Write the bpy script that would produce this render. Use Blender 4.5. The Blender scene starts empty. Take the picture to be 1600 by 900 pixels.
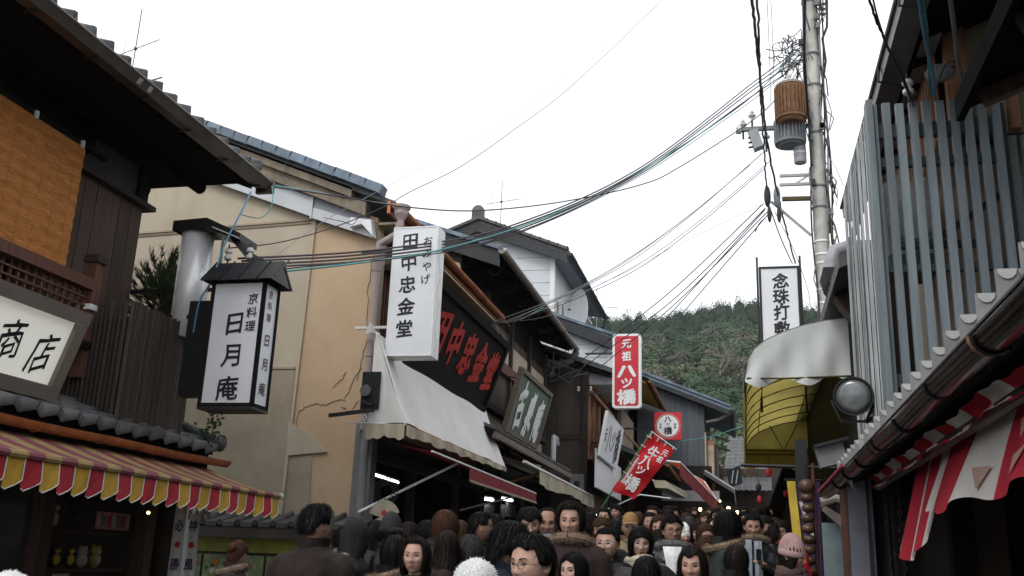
import bpy, bmesh, math, random
import numpy as np
from mathutils import Vector, Matrix, Quaternion, noise as mnoise
random.seed(7); rng = np.random.default_rng(7)
R = math.radians
sc = bpy.context.scene; COL = sc.collection

# ---------------------------------------------------------------- camera
CAMR = ((0.9731438854, 0.0282353798, 0.2284594966), (0.2272622422, -0.2758278720, -0.9339544198), (0.0366449390, 0.9607922504, -0.2748370428))
cam_d = bpy.data.cameras.new('camera'); cam = bpy.data.objects.new('camera', cam_d); COL.objects.link(cam)
cam_d.sensor_width = 36; cam_d.lens = 33.75; cam_d.clip_start = 0.1; cam_d.clip_end = 4000
mw = Matrix(CAMR).to_4x4(); mw.translation = Vector((0, 0, 1.6)); cam.matrix_world = mw
sc.camera = cam
# ---------------------------------------------------------------- sky, sun, exposure
SUN_EL, SUN_AZ = R(48), R(205)          # soft light from behind and to the left of the viewer
w = bpy.data.worlds.new('World'); sc.world = w; w.use_nodes = True
nt = w.node_tree; nt.nodes.clear()
out = nt.nodes.new('ShaderNodeOutputWorld'); bg = nt.nodes.new('ShaderNodeBackground')
sky = nt.nodes.new('ShaderNodeTexSky'); sky.sky_type = 'NISHITA'; sky.sun_disc = False
sky.sun_elevation = SUN_EL; sky.sun_rotation = SUN_AZ; sky.dust_density = 4; sky.air_density = 1.2
hs = nt.nodes.new('ShaderNodeHueSaturation'); hs.inputs['Saturation'].default_value = 0.12
mx = nt.nodes.new('ShaderNodeMix'); mx.data_type = 'RGBA'; mx.inputs[0].default_value = 0.82
mx.inputs[7].default_value = (13.0, 13.4, 13.9, 1)
nt.links.new(sky.outputs[0], hs.inputs['Color']); nt.links.new(hs.outputs[0], mx.inputs[6])
nt.links.new(mx.outputs[2], bg.inputs['Color']); bg.inputs['Strength'].default_value = 0.112
nt.links.new(bg.outputs[0], out.inputs['Surface'])
sd = bpy.data.lights.new('sun', 'SUN'); sd.energy = 1.35; sd.angle = R(22); sd.color = (1, .96, .9)
sun = bpy.data.objects.new('sun', sd); COL.objects.link(sun)
sdir = Vector((math.sin(SUN_AZ) * math.cos(SUN_EL), math.cos(SUN_AZ) * math.cos(SUN_EL), math.sin(SUN_EL)))
sun.rotation_euler = sdir.to_track_quat('Z', 'Y').to_euler(); sun.location = (0, -5, 30)
sc.view_settings.view_transform = 'Standard'; sc.view_settings.look = 'None'
sc.view_settings.gamma = 1; sc.view_settings.exposure = 0.0

# ---------------------------------------------------------------- measuring helpers: a sight line met with a real wall plane
EYE = Vector((0, 0, 1.6))
def ray(px, py): return Matrix(CAMR) @ Vector(((px - 800) / 1500, -(py - 450) / 1500, -1))
def onX(px, py, X): d = ray(px, py); return EYE + d * (X / d.x)
def onY(px, py, Y): d = ray(px, py); return EYE + d * (Y / d.y)
def V(*a): return Vector(a)
def gz(y): return 0.065 * max(0, min(y, 75) - 3) if y > 3 else 0.0     # the street climbs gently

# ---------------------------------------------------------------- materials
MT = {}
def mat(name, col, rough=.75, var=.25, scale=3, bump=.15, bscale=30, metal=0, stretch=(1, 1, 1), col2=None, dirt=0, dirtcol=(.03, .027, .022), trans=0, rnd=0, emit=0, alpha=1, spec=.4, coords='pos'):
    if name in MT: return MT[name]
    m = bpy.data.materials.new(name); m.use_nodes = True; n = m.node_tree; N = n.nodes; L = n.links
    p = N['Principled BSDF']; p.inputs['Roughness'].default_value = rough; p.inputs['Metallic'].default_value = metal
    p.inputs['Specular IOR Level'].default_value = spec
    g = N.new('ShaderNodeNewGeometry'); mp = N.new('ShaderNodeMapping'); mp.inputs['Scale'].default_value = stretch
    L.new(g.outputs['Position'], mp.inputs['Vector'])
    nz = N.new('ShaderNodeTexNoise'); nz.inputs['Scale'].default_value = scale; nz.inputs['Detail'].default_value = 6; nz.inputs['Roughness'].default_value = .62
    L.new(mp.outputs[0], nz.inputs['Vector'])
    rp = N.new('ShaderNodeMapRange'); rp.inputs[1].default_value = .3; rp.inputs[2].default_value = .7
    L.new(nz.outputs['Fac'], rp.inputs[0])
    mixn = N.new('ShaderNodeMix'); mixn.data_type = 'RGBA'
    c2 = col2 or tuple(max(0, c * (1 - var)) for c in col); c1 = col if col2 else tuple(min(1, c * (1 + var * .6)) for c in col)
    mixn.inputs[6].default_value = (*c1, 1); mixn.inputs[7].default_value = (*c2, 1)
    L.new(rp.outputs[0], mixn.inputs[0]); last = mixn.outputs[2]
    if dirt:
        nd = N.new('ShaderNodeTexNoise'); nd.inputs['Scale'].default_value = 1.1; nd.inputs['Detail'].default_value = 8; nd.inputs['Roughness'].default_value = .7
        md = N.new('ShaderNodeMapping'); md.inputs['Scale'].default_value = (1.7, 1.7, .28); L.new(g.outputs['Position'], md.inputs['Vector']); L.new(md.outputs[0], nd.inputs['Vector'])
        rd = N.new('ShaderNodeMapRange'); rd.inputs[1].default_value = .5; rd.inputs[2].default_value = .75; rd.inputs[4].default_value = dirt
        L.new(nd.outputs['Fac'], rd.inputs[0]); m2 = N.new('ShaderNodeMix'); m2.data_type = 'RGBA'; m2.inputs[7].default_value = (*dirtcol, 1)
        L.new(rd.outputs[0], m2.inputs[0]); L.new(last, m2.inputs[6]); last = m2.outputs[2]
    if rnd:
        oi = N.new('ShaderNodeObjectInfo'); rr = N.new('ShaderNodeMapRange'); rr.inputs[3].default_value = 1 - rnd; rr.inputs[4].default_value = 1 + rnd
        L.new(oi.outputs['Random'], rr.inputs[0]); hv = N.new('ShaderNodeHueSaturation'); L.new(rr.outputs[0], hv.inputs['Value']); L.new(last, hv.inputs['Color']); last = hv.outputs[0]
    L.new(last, p.inputs['Base Color'])
    rr2 = N.new('ShaderNodeMapRange'); rr2.inputs[3].default_value = max(.02, rough - .12); rr2.inputs[4].default_value = min(1, rough + .12)
    L.new(nz.outputs['Fac'], rr2.inputs[0]); L.new(rr2.outputs[0], p.inputs['Roughness'])
    if bump:
        nb = N.new('ShaderNodeTexNoise'); nb.inputs['Scale'].default_value = bscale; nb.inputs['Detail'].default_value = 4
        L.new(mp.outputs[0], nb.inputs['Vector']); b = N.new('ShaderNodeBump'); b.inputs['Strength'].default_value = bump; b.inputs['Distance'].default_value = .01
        L.new(nb.outputs['Fac'], b.inputs['Height']); L.new(b.outputs[0], p.inputs['Normal'])
    if trans: # thin cloth that lets light through
        tr = N.new('ShaderNodeBsdfTranslucent'); L.new(last, tr.inputs['Color']); ms = N.new('ShaderNodeMixShader'); ms.inputs[0].default_value = trans
        L.new(p.outputs[0], ms.inputs[1]); L.new(tr.outputs[0], ms.inputs[2]); L.new(ms.outputs[0], N['Material Output'].inputs['Surface'])
    if emit:
        p.inputs['Emission Color'].default_value = (*col, 1); p.inputs['Emission Strength'].default_value = emit
    MT[name] = m; return m
mat('glass', (.05, .06, .065), .06, .1, 2, 0, spec=.9)
WOODST = (6, 6, .35)
mat('dark_wood', (.045, .033, .026), .8, .45, 6, .3, 60, stretch=(8, 8, .5), rnd=.2)
mat('black_wood', (.014, .012, .011), .85, .4, 6, .2, 60, stretch=(8, 8, .5), rnd=.2, spec=.1)
mat('brown_boards', (.075, .045, .032), .7, .4, 4, .3, 50, stretch=(9, 9, .4), rnd=.18, dirt=.3)
mat('old_black_boards', (.04, .035, .031), .85, .5, 4, .4, 50, stretch=(9, 9, .4), rnd=.3, col2=(.085, .07, .058))
mat('light_wood', (.30, .15, .07), .65, .35, 4, .2, 50, stretch=(8, 8, .5), rnd=.1)
mat('orange_wood', (.33, .16, .085), .6, .35, 4, .2, 50, stretch=(8, 8, .5), rnd=.1)
mat('red_brown_wood', (.12, .045, .028), .7, .4, 5, .2, 50, stretch=(8, 8, .5), rnd=.15)
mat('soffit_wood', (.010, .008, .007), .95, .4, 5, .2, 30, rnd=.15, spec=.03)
mat('slat_fence', (.07, .052, .042), .8, .45, 5, .2, 60, stretch=(9, 9, .6), rnd=.35)
mat('slate_blue_slat', (.185, .225, .25), .55, .28, 2, .12, 40, stretch=(5, 5, .5), rnd=.14, dirt=.35)
mat('slat_edge_lit', (.33, .35, .36), .6, .3, 2, .1, 40, rnd=.6, dirt=.3)  # paler slats of varied tone paint in the lit and dark edges
mat('kawara', (.082, .084, .087), .55, .4, 5, .3, 25, rnd=.25, dirt=.35, dirtcol=(.05, .05, .042))
mat('kawara_blue', (.15, .20, .26), .5, .35, 4, .25, 25, rnd=.22, dirt=.2)
mat('kawara_light', (.27, .27, .275), .6, .3, 4, .25, 25, rnd=.2, dirt=.5, dirtcol=(.10, .095, .085))
mat('tile_lit_paint', (.52, .52, .51), .5, .15, 5, .1, 25, rnd=.08)  # pale tone standing for light on the upper edge of the eave tiles
mat('copper', (.42, .15, .06), .42, .4, 5, .1, 20, metal=.35, dirt=.25, dirtcol=(.12, .06, .035))
mat('brown_gutter', (.085, .07, .062), .38, .35, 4, .1, 20, metal=.2, dirt=.3, dirtcol=(.22, .21, .2))
mat('grey_gutter', (.19, .17, .15), .5, .3, 4, .1, 20, metal=.2, dirt=.2)
mat('dark_metal', (.028, .03, .033), .45, .3, 4, .08, 20, metal=.3, rnd=.1)
mat('black_metal', (.012, .013, .014), .4, .3, 4, .05, 20)
mat('plaster_cream', (.50, .43, .335), .92, .12, 1.4, .35, 90, dirt=.6, dirtcol=(.33, .275, .2), col2=(.42, .355, .27))
mat('plaster_orange', (.52, .385, .26), .92, .12, 1.2, .35, 90, dirt=.55, dirtcol=(.38, .28, .2), col2=(.47, .325, .205))
mat('plaster_grey', (.36, .30, .225), .92, .18, 2, .3, 90, dirt=.3, dirtcol=(.25, .21, .16))
mat('plaster_dark', (.07, .075, .08), .9, .2, 2, .2, 60)
mat('mortar_stained', (.33, .27, .195), .95, .4, 4, .6, 30, col2=(.17, .145, .11), dirt=.8, dirtcol=(.05, .045, .04))
mat('crack', (.27, .2, .14), .95, .2, 4, .1, 30)
mat('grey_flashing', (.22, .235, .26), .5, .12, 1.5, .05, 20)
mat('white_flashing', (.52, .54, .57), .5, .1, 1.5, .05, 20, dirt=.2, dirtcol=(.4, .4, .4))
mat('white_siding', (.62, .655, .69), .55, .08, 1.2, .04, 20, dirt=.25, dirtcol=(.42, .44, .46), rnd=.03)
mat('sign_white', (.76, .78, .82), .4, .07, 1.5, .02, 20, dirt=.12, dirtcol=(.5, .5, .5))
mat('sign_cream', (.93, .93, .85), .4, .05, 1.5, .02, 20, emit=.28)  # faint emission added so the face reads as backlit
mat('sign_ink', (.012, .012, .016), .5, .1, 4, 0)
mat('ink_red', (.42, .025, .02), .35, .25, 6, .1, 40)
mat('sign_red', (.56, .018, .035), .38, .1, 2, .02, 20)
mat('banner_red', (.60, .012, .022), .7, .12, 3, .1, 60, trans=.25)
mat('white_cloth', (.62, .62, .6), .8, .1, 3, .15, 20, trans=.2)
mat('white_paint', (.78, .79, .8), .4, .08, 3, .02, 20)
mat('awning_white', (.74, .73, .71), .6, .1, 1.2, .12, 9, dirt=.35, dirtcol=(.38, .36, .33), trans=.08)
mat('awning_red', (.22, .014, .022), .75, .2, 4, .1, 30, trans=.15)
mat('awning_yellow_cloth', (.58, .34, .035), .7, .25, 6, .15, 20, trans=.2, dirt=.25, dirtcol=(.2, .15, .08))
mat('awning_red_cloth', (.44, .02, .035), .7, .25, 6, .15, 20, trans=.2, dirt=.25, dirtcol=(.12, .05, .05))
mat('awning_top_yellow', (.36, .255, .10), .75, .25, 6, .15, 20, trans=.1, dirt=.45, dirtcol=(.2, .17, .12))
mat('awning_top_red', (.23, .06, .08), .75, .25, 6, .15, 20, trans=.1, dirt=.4, dirtcol=(.13, .10, .09))
mat('canopy_yellow', (.46, .385, .11), .6, .18, 2, .15, 12, trans=.5, dirt=.3, dirtcol=(.33, .27, .08))
mat('canopy_white', (.66, .69, .68), .45, .08, 2, .25, 5, trans=.15, dirt=.25, dirtcol=(.45, .45, .4))
mat('frame_olive', (.075, .062, .016), .6, .2, 4, .05, 20)
mat('curtain_red', (.56, .02, .045), .8, .15, 3, .15, 60, trans=.3)
mat('curtain_white', (.82, .78, .74), .8, .08, 3, .15, 60, trans=.35)
mat('bead_wood', (.09, .05, .03), .35, .4, 8, .05, 30, rnd=.15)
mat('steel', (.84, .84, .85), .32, .1, 3, .03, 10, metal=.2)
mat('pvc_grey', (.36, .375, .40), .4, .1, 3, .02, 10)
mat('pvc_taupe', (.33, .265, .25), .45, .12, 3, .02, 10, dirt=.2)
mat('concrete_pole', (.52, .51, .48), .85, .25, 3, .25, 40, dirt=.4, dirtcol=(.17, .16, .14))
mat('concrete_grey', (.19, .195, .2), .85, .25, 3, .3, 40, dirt=.3)
mat('rust', (.27, .13, .055), .75, .5, 7, .3, 30, col2=(.12, .065, .04))
mat('transformer_grey', (.22, .235, .25), .6, .25, 4, .1, 20, dirt=.3)
mat('insulator', (.6, .62, .6), .25, .1, 4, 0)
mat('cable_black', (.02, .018, .02), .5, .2, 4, 0)
mat('cable_purple', (.06, .042, .05), .5, .2, 4, 0)
mat('cable_grey', (.23, .22, .22), .6, .2, 4, 0)
mat('cable_teal', (.08, .30, .31), .5, .2, 4, 0)
mat('cable_blue', (.12, .30, .48), .5, .2, 4, 0)
mat('asphalt', (.05, .05, .05), .9, .3, 3, .3, 60)
mat('stone_paving', (.17, .165, .155), .85, .25, 2, .3, 30)
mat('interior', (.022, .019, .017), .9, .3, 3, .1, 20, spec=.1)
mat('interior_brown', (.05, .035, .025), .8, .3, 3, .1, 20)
mat('bamboo', (.66, .265, .055), .7, .45, 5, .3, 60, stretch=(.6, 1.5, 14), col2=(.30, .105, .022), rnd=.06)
mat('pine_needles', (.06, .125, .045), .8, .4, 8, 0, rnd=.1)
mat('bark', (.07, .05, .035), .9, .4, 8, .4, 30)
mat('lens_glass', (.30, .31, .32), .2, .5, 5, .12, 9, metal=.35, col2=(.09, .10, .10))
mat('poster_green', (.35, .45, .22), .5, .4, 9, 0, col2=(.12, .14, .07))
mat('lamp_white', (1, 1, 1), .5, 0, 1, 0, emit=6)
mat('lamp_warm', (1, .62, .25), .5, 0, 1, 0, emit=12)
M = MT
for nm, c in dict(c_red=(.5, .03, .04), c_blue=(.05, .1, .3), c_yellow=(.6, .42, .05), c_green=(.05, .22, .1), c_pink=(.5, .2, .25), c_cream=(.45, .4, .3), c_white=(.6, .6, .58), c_purple=(.06, .03, .10), c_orange=(.6, .16, .03), c_olive=(.36, .34, .06), c_black=(.02, .02, .02), c_tan=(.35, .22, .12)).items(): mat(nm, c, .6, .25, 6, .05, 30)
mat('green_sign_board', (.05, .10, .075), .7, .5, 6, .3, 40, stretch=(6, 6, .5), col2=(.13, .17, .13))
mat('driftwood', (.16, .13, .10), .85, .4, 5, .4, 50, stretch=(1, 1, 4))
mat('orange_tarp', (.62, .10, .02), .6, .2, 4, .1, 20, trans=.3)
mat('cream_tarp', (.42, .37, .27), .75, .3, 3, .2, 20, dirt=.4, dirtcol=(.15, .13, .1))

# ---------------------------------------------------------------- mesh builder
WL = {}                                                   # world location of every object that may be a parent
def basis(d):
    d = d.normalized(); u = Vector((0, 0, 1)) if abs(d.z) < .92 else Vector((0, 1, 0))
    a = d.cross(u).normalized(); return a, a.cross(d).normalized()
class MB:
    def __init__(s): s.v = []; s.f = []; s.m = []
    def add(s, vs, fs, mi=0):
        o = len(s.v); s.v += [tuple(v) for v in vs]; s.f += [tuple(i + o for i in f) for f in fs]; s.m += [mi] * len(fs) if not isinstance(mi, list) else mi; return s
    def quad(s, a, b, c, d, mi=0): return s.add([a, b, c, d], [(0, 1, 2, 3)], mi)
    def box(s, lo, hi, mi=0):
        x0, y0, z0 = lo; x1, y1, z1 = hi
        return s.add([(x0, y0, z0), (x1, y0, z0), (x1, y1, z0), (x0, y1, z0), (x0, y0, z1), (x1, y0, z1), (x1, y1, z1), (x0, y1, z1)],
                     [(0, 3, 2, 1), (4, 5, 6, 7), (0, 1, 5, 4), (1, 2, 6, 5), (2, 3, 7, 6), (3, 0, 4, 7)], mi)
    def obox(s, c, a, b, n, mi=0):                        # centre and three half-axis vectors
        vs = [c + a * i + b * j + n * k for k in (-1, 1) for i, j in ((-1, -1), (1, -1), (1, 1), (-1, 1))]
        return s.add(vs, [(0, 3, 2, 1), (4, 5, 6, 7), (0, 1, 5, 4), (1, 2, 6, 5), (2, 3, 7, 6), (3, 0, 4, 7)], mi)
    def bar(s, p, q, w, h=None, mi=0, up=None):
        p = Vector(p); q = Vector(q); h = h or w; d = (q - p)
        a, b = basis(d)
        if up is not None: a = d.cross(Vector(up)).normalized(); b = a.cross(d).normalized()
        return s.obox((p + q) / 2, d / 2, a * w / 2, b * h / 2, mi)
    def prism(s, poly, n, mi=0):                          # planar polygon pushed along n
        k = len(poly); n = Vector(n); A = [Vector(p) for p in poly]; B = [p + n for p in A]
        return s.add(A + B, [tuple(range(k))[::-1], tuple(range(k, 2 * k))] + [(i, (i + 1) % k, k + (i + 1) % k, k + i) for i in range(k)], mi)
    def tube(s, pts, r, seg=6, mi=0, cap=True):
        pts = [Vector(p) for p in pts]; k = len(pts); rs = r if isinstance(r, (list, tuple)) else [r] * k; vs = []
        a0 = None
        for i, p in enumerate(pts):
            d = (pts[min(i + 1, k - 1)] - pts[max(i - 1, 0)])
            if a0 is None: a, b = basis(d)
            else: a = (a0 - d.normalized() * a0.dot(d.normalized())).normalized(); b = a.cross(d).normalized()
            a0 = a
            for j in range(seg):
                t = 2 * math.pi * j / seg; vs.append(p + (a * math.cos(t) + b * math.sin(t)) * rs[i])
        fs = [(i * seg + j, i * seg + (j + 1) % seg, (i + 1) * seg + (j + 1) % seg, (i + 1) * seg + j) for i in range(k - 1) for j in range(seg)]
        if cap: fs += [tuple(range(seg))[::-1], tuple((k - 1) * seg + j for j in range(seg))]
        return s.add(vs, fs, mi)
    def lathe(s, c, prof, seg=16, axis='z', mi=0):
        c = Vector(c); vs = []
        ax = {'z': (V(1, 0, 0), V(0, 1, 0), V(0, 0, 1)), 'y': (V(1, 0, 0), V(0, 0, 1), V(0, 1, 0)), 'x': (V(0, 1, 0), V(0, 0, 1), V(1, 0, 0))}[axis] if isinstance(axis, str) else axis
        for r, h in prof:
            for j in range(seg):
                t = 2 * math.pi * j / seg; vs.append(c + ax[0] * r * math.cos(t) + ax[1] * r * math.sin(t) + ax[2] * h)
        k = len(prof)
        fs = [(i * seg + j, i * seg + (j + 1) % seg, (i + 1) * seg + (j + 1) % seg, (i + 1) * seg + j) for i in range(k - 1) for j in range(seg)]
        fs += [tuple(range(seg))[::-1], tuple((k - 1) * seg + j for j in range(seg))]
        return s.add(vs, fs, mi)
    def ell(s, c, r, seg=12, rings=8, mi=0):
        prof = [(max(.001, math.sin(math.pi * i / rings)), -math.cos(math.pi * i / rings)) for i in range(rings + 1)]
        o = len(s.v); s.lathe((0, 0, 0), prof, seg, mi=mi)
        for i in range(o, len(s.v)): x, y, z = s.v[i]; s.v[i] = (c[0] + x * r[0], c[1] + y * r[1], c[2] + z * r[2])
        return s
    def grid(s, fn, nu, nv, mi=0, mfn=None):
        vs = [fn(i / nu, j / nv) for j in range(nv + 1) for i in range(nu + 1)]
        fs = [(j * (nu + 1) + i, j * (nu + 1) + i + 1, (j + 1) * (nu + 1) + i + 1, (j + 1) * (nu + 1) + i) for j in range(nv) for i in range(nu)]
        return s.add(vs, fs, [mfn(i, j) for j in range(nv) for i in range(nu)] if mfn else mi)
    def bend(s, fn): s.v = [tuple(fn(Vector(v))) for v in s.v]; return s
    def build(s, name, mats, parent=None, smooth=False, label=None, cat=None, group=None, kind=None, origin=None):
        a = np.array(s.v); lo, hi = a.min(0), a.max(0)
        o = Vector(origin) if origin else Vector(((lo[0] + hi[0]) / 2, (lo[1] + hi[1]) / 2, lo[2]))
        me = bpy.data.meshes.new(name); me.from_pydata([tuple(x) for x in a - np.array(o)], [], s.f)
        mats = mats if isinstance(mats, (list, tuple)) else [mats]
        for m in mats: me.materials.append(M[m] if isinstance(m, str) else m)
        if len(mats) > 1: me.polygons.foreach_set('material_index', s.m)
        if smooth:
            me.polygons.foreach_set('use_smooth', [True] * len(me.polygons))
            if smooth != 'all':
                try: me.set_sharp_from_angle(angle=R(40))
                except Exception: pass
        me.update(); return place(name, me, o, parent, label, cat, group, kind)
def tag(o, label=None, cat=None, group=None, kind=None):
    for k, v in (('label', label), ('category', cat), ('group', group), ('kind', kind)):
        if v: o[k] = v
    return o
def place(name, data, loc, parent=None, label=None, cat=None, group=None, kind=None, rot=None):
    o = bpy.data.objects.new(name, data); COL.objects.link(o)
    WL[o.name] = Vector(loc); pl = WL[parent.name] if parent else Vector((0, 0, 0))
    if rot is not None:
        mm = rot.to_4x4(); mm.translation = Vector(loc) - pl; 
        if parent: o.parent = parent
        o.matrix_basis = mm
    else:
        if parent: o.parent = parent
        o.location = Vector(loc) - pl
    return tag(o, label, cat, group, kind)
def thing(name, label, cat, loc, group=None, kind=None): return place(name, None, loc, None, label, cat, group, kind)
def box(name, m, lo, hi, parent=None, **k):
    lo, hi = [min(a, b) for a, b in zip(lo, hi)], [max(a, b) for a, b in zip(lo, hi)]
    return MB().box(lo, hi).build(name, m, parent, **k)
_pc = {}
def piece(name, key, mk, m, mtx, parent, smooth=False):    # alike pieces share one mesh
    if key not in _pc:
        b = mk(); me = bpy.data.meshes.new(name); me.from_pydata(b.v, [], b.f)
        mm = m if isinstance(m, (list, tuple)) else [m]
        for q in mm: me.materials.append(M[q] if isinstance(q, str) else q)
        if len(mm) > 1: me.polygons.foreach_set('material_index', b.m)
        if smooth: me.polygons.foreach_set('use_smooth', [True] * len(me.polygons))
        _pc[key] = me
    o = bpy.data.objects.new(name, _pc[key]); COL.objects.link(o); WL[o.name] = mtx.to_translation()
    if parent: o.parent = parent; mtx = Matrix.Translation(-WL[parent.name]) @ mtx
    o.matrix_basis = mtx; return o
def frame_m(o, a, b, n):
    m = Matrix((a, b, n)).transposed().to_4x4(); m.translation = o; return m
def mboard(w, d, h): return lambda: MB().box((-w / 2, -d / 2, 0), (w / 2, d / 2, h))

# lettering: outlines turned to mesh, laid in a plane
_tx = {}
def glyph(ch, bold):
    if (ch, bold) not in _tx:
        cu = bpy.data.curves.new('t', 'FONT'); cu.body = ch; cu.align_x = 'CENTER'; cu.align_y = 'CENTER'; cu.resolution_u = 4
        ob = bpy.data.objects.new('t', cu); COL.objects.link(ob); dg = bpy.context.evaluated_depsgraph_get()
        me = bpy.data.meshes.new_from_object(ob.evaluated_get(dg)); vs = [v.co.copy() for v in me.vertices]; fs = [tuple(p.vertices) for p in me.polygons]
        xs = [v.x for v in vs] or [0]; ys = [v.y for v in vs] or [0]; cx, cy = (max(xs) + min(xs)) / 2, (max(ys) + min(ys)) / 2
        vs = [V(v.x - cx, v.y - cy, 0) for v in vs]
        bpy.data.objects.remove(ob); bpy.data.curves.remove(cu); bpy.data.meshes.remove(me); _tx[(ch, bold)] = (vs, fs)
    return _tx[(ch, bold)]
def write(chars, mb, brush=.05, depth=.004, mi=0):
    """chars: (char, centre, right, up, width, height, bold)"""
    for ch, c, r, u, wd, ht, bold in chars:
        vs, fs = glyph(ch, 0); n = r.cross(u); k = ord(ch[0]) * .37
        offs = [(0, 0)] if bold < .005 else [(math.cos(a) * bold * .85, math.sin(a) * bold) for a in (0, 1.05, 2.1, 3.14, 4.2, 5.24)] + [(0, 0)]
        for q, (ox, oy) in enumerate(offs):
            P = []
            for v in vs:
                x = v.x + brush * .35 * math.sin(v.y * 6 + k); y = v.y + brush * v.x * 1.6 + brush * .3 * math.sin(v.x * 7 + k * 2)
                w_ = 1 + .35 * math.sin(v.x * 9 + k) * math.sin(v.y * 8 - k)
                P.append(c + r * ((x + ox * w_) * wd) + u * ((y + oy * w_) * ht) + n * (depth + q * .0002 * ht))
            mb.add(P, fs, mi)
    return mb
def vtext(s, c_top, r, u, size, step, bold=.02, w=1., h=1.):
    return [(ch, c_top - u * step * i, r, u, size * w, size * h, bold) for i, ch in enumerate(s) if ch != ' ']
def gutter(pts0, pts1, r, m, parent, name='gutter', half=True, sag=.0):
    """half-round channel along a straight eave"""
    p, q = Vector(pts0), Vector(pts1); mb = MB(); d = (q - p).normalized(); a = V(d.y, -d.x, 0).normalized(); n = 12; L = (q - p).length
    def fn(u, v):
        t = math.pi * (1 + v); o = p.lerp(q, u); o = o + V(0, 0, -sag * math.sin(u * math.pi) + .006 * math.sin(u * L * 3))
        return o + a * r * math.cos(t) + V(0, 0, r * math.sin(t))
    mb.grid(fn, n, 8); mb.grid(lambda u, v: fn(u, v) * 1 + (p.lerp(q, u) - fn(u, v)) * .12, n, 8)
    for e in (0, 1): mb.add([fn(e, j / 8) for j in range(9)], [tuple(range(9))])
    for i in range(1, int(L / .9)):
        t = i * .9 / L; mb.tube([fn(t, j / 8) + (fn(t, j / 8) - p.lerp(q, t)) * .06 for j in range(9)], .008, 4)
    return mb.build(name, m, parent, smooth=True)
def tile_mesh(w=.28, l=.32, amp=.028, lip=.05):
    def mk():
        b = MB(); n = 8; f = lambda x: amp * (math.cos(2 * math.pi * (x / w) + .9) + .35 * math.cos(4 * math.pi * x / w))
        T = [(w * i / n, 0, f(w * i / n) + .03) for i in range(n + 1)]; U = [(w * i / n, l, f(w * i / n)) for i in range(n + 1)]
        D = [(w * i / n, 0, f(w * i / n) + .03 - lip) for i in range(n + 1)]
        k = n + 1
        b.add(T + U + D, [(i, i + 1, k + i + 1, k + i) for i in range(n)] + [(2 * k + i, 2 * k + i + 1, i + 1, i) for i in range(n)]
              + [(0, k, 2 * k), (n, 2 * k + n, k + n)])
        return b
    return mk
def tiles(parent, o, a, b, nc, nr, w=.28, l=.26, m='kawara', name='roof_tile', amp=.028, lip=.05, jit=.006):
    a = a.normalized(); b = b.normalized(); n = a.cross(b)
    if n.z < 0: o = o + a * (w * nc); a = -a; n = a.cross(b)
    for j in range(nr):
        for i in range(nc):
            p = o + a * (w * i) + b * (l * j) + n * random.uniform(-jit, jit)
            piece(name, ('tile', w, l, m, amp, lip), tile_mesh(w, l * 1.22, amp, lip), m, frame_m(p, a, b, n) @ Matrix.Rotation(random.uniform(-.02, .02), 4, 'Z'), parent, True)
# ================================================================= ground, street, hill
def hill_z(x, y):
    if y < 75: return gz(y)
    base = gz(75) + (y - 75) * .055
    t = max(0, min(1, (y - 150) / 185)); ridge = 79 - max(0, -x - 52) * .55 - max(0, x + 5) * .10 + 3 * math.sin(x * .07 + 1)
    h = base * (1 - t) + ridge * (t ** .9) if t > 0 else base
    return h - (max(0, y - 335) * .35)
g = MB()
xs = [-500, -250, -160, -120, -90, -70, -50, -35, -20, -10, -6.2, 1.2, 8, 20, 40, 70, 110, 200, 500]; ys = [-60, -10, 3, 10, 20, 35, 50, 75, 110, 150, 170, 190, 215, 240, 265, 290, 315, 335, 380, 480, 1500]
xs = sorted(set(xs + list(range(-130, 60, 12)))); g.grid(lambda u, v: V(xs[round(u * (len(xs) - 1))], ys[round(v * (len(ys) - 1))], max(-30, hill_z(xs[round(u * (len(xs) - 1))], ys[round(v * (len(ys) - 1))]))), len(xs) - 1, len(ys) - 1)
mat('hill_earth', (.06, .065, .035), .95, .4, .2, .3, 2)
g.build('ground', 'hill_earth', None, smooth=True, kind='structure')
st = MB(); st.grid(lambda u, v: V(-6.6 + 8.2 * u - (2 if v > .9 else 0), -8 + 83 * v, gz(-8 + 83 * v) + .02), 8, 60); st.build('street', 'asphalt', None, kind='structure')
for x0, x1 in ((-6.5, -5.9), (.75, 1.3)):
    k = MB(); k.grid(lambda u, v: V(x0 + (x1 - x0) * u, -8 + 60 * v, gz(-8 + 60 * v) + .026), 2, 50); k.build('paving_edge', 'stone_paving', None, kind='structure')

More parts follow.
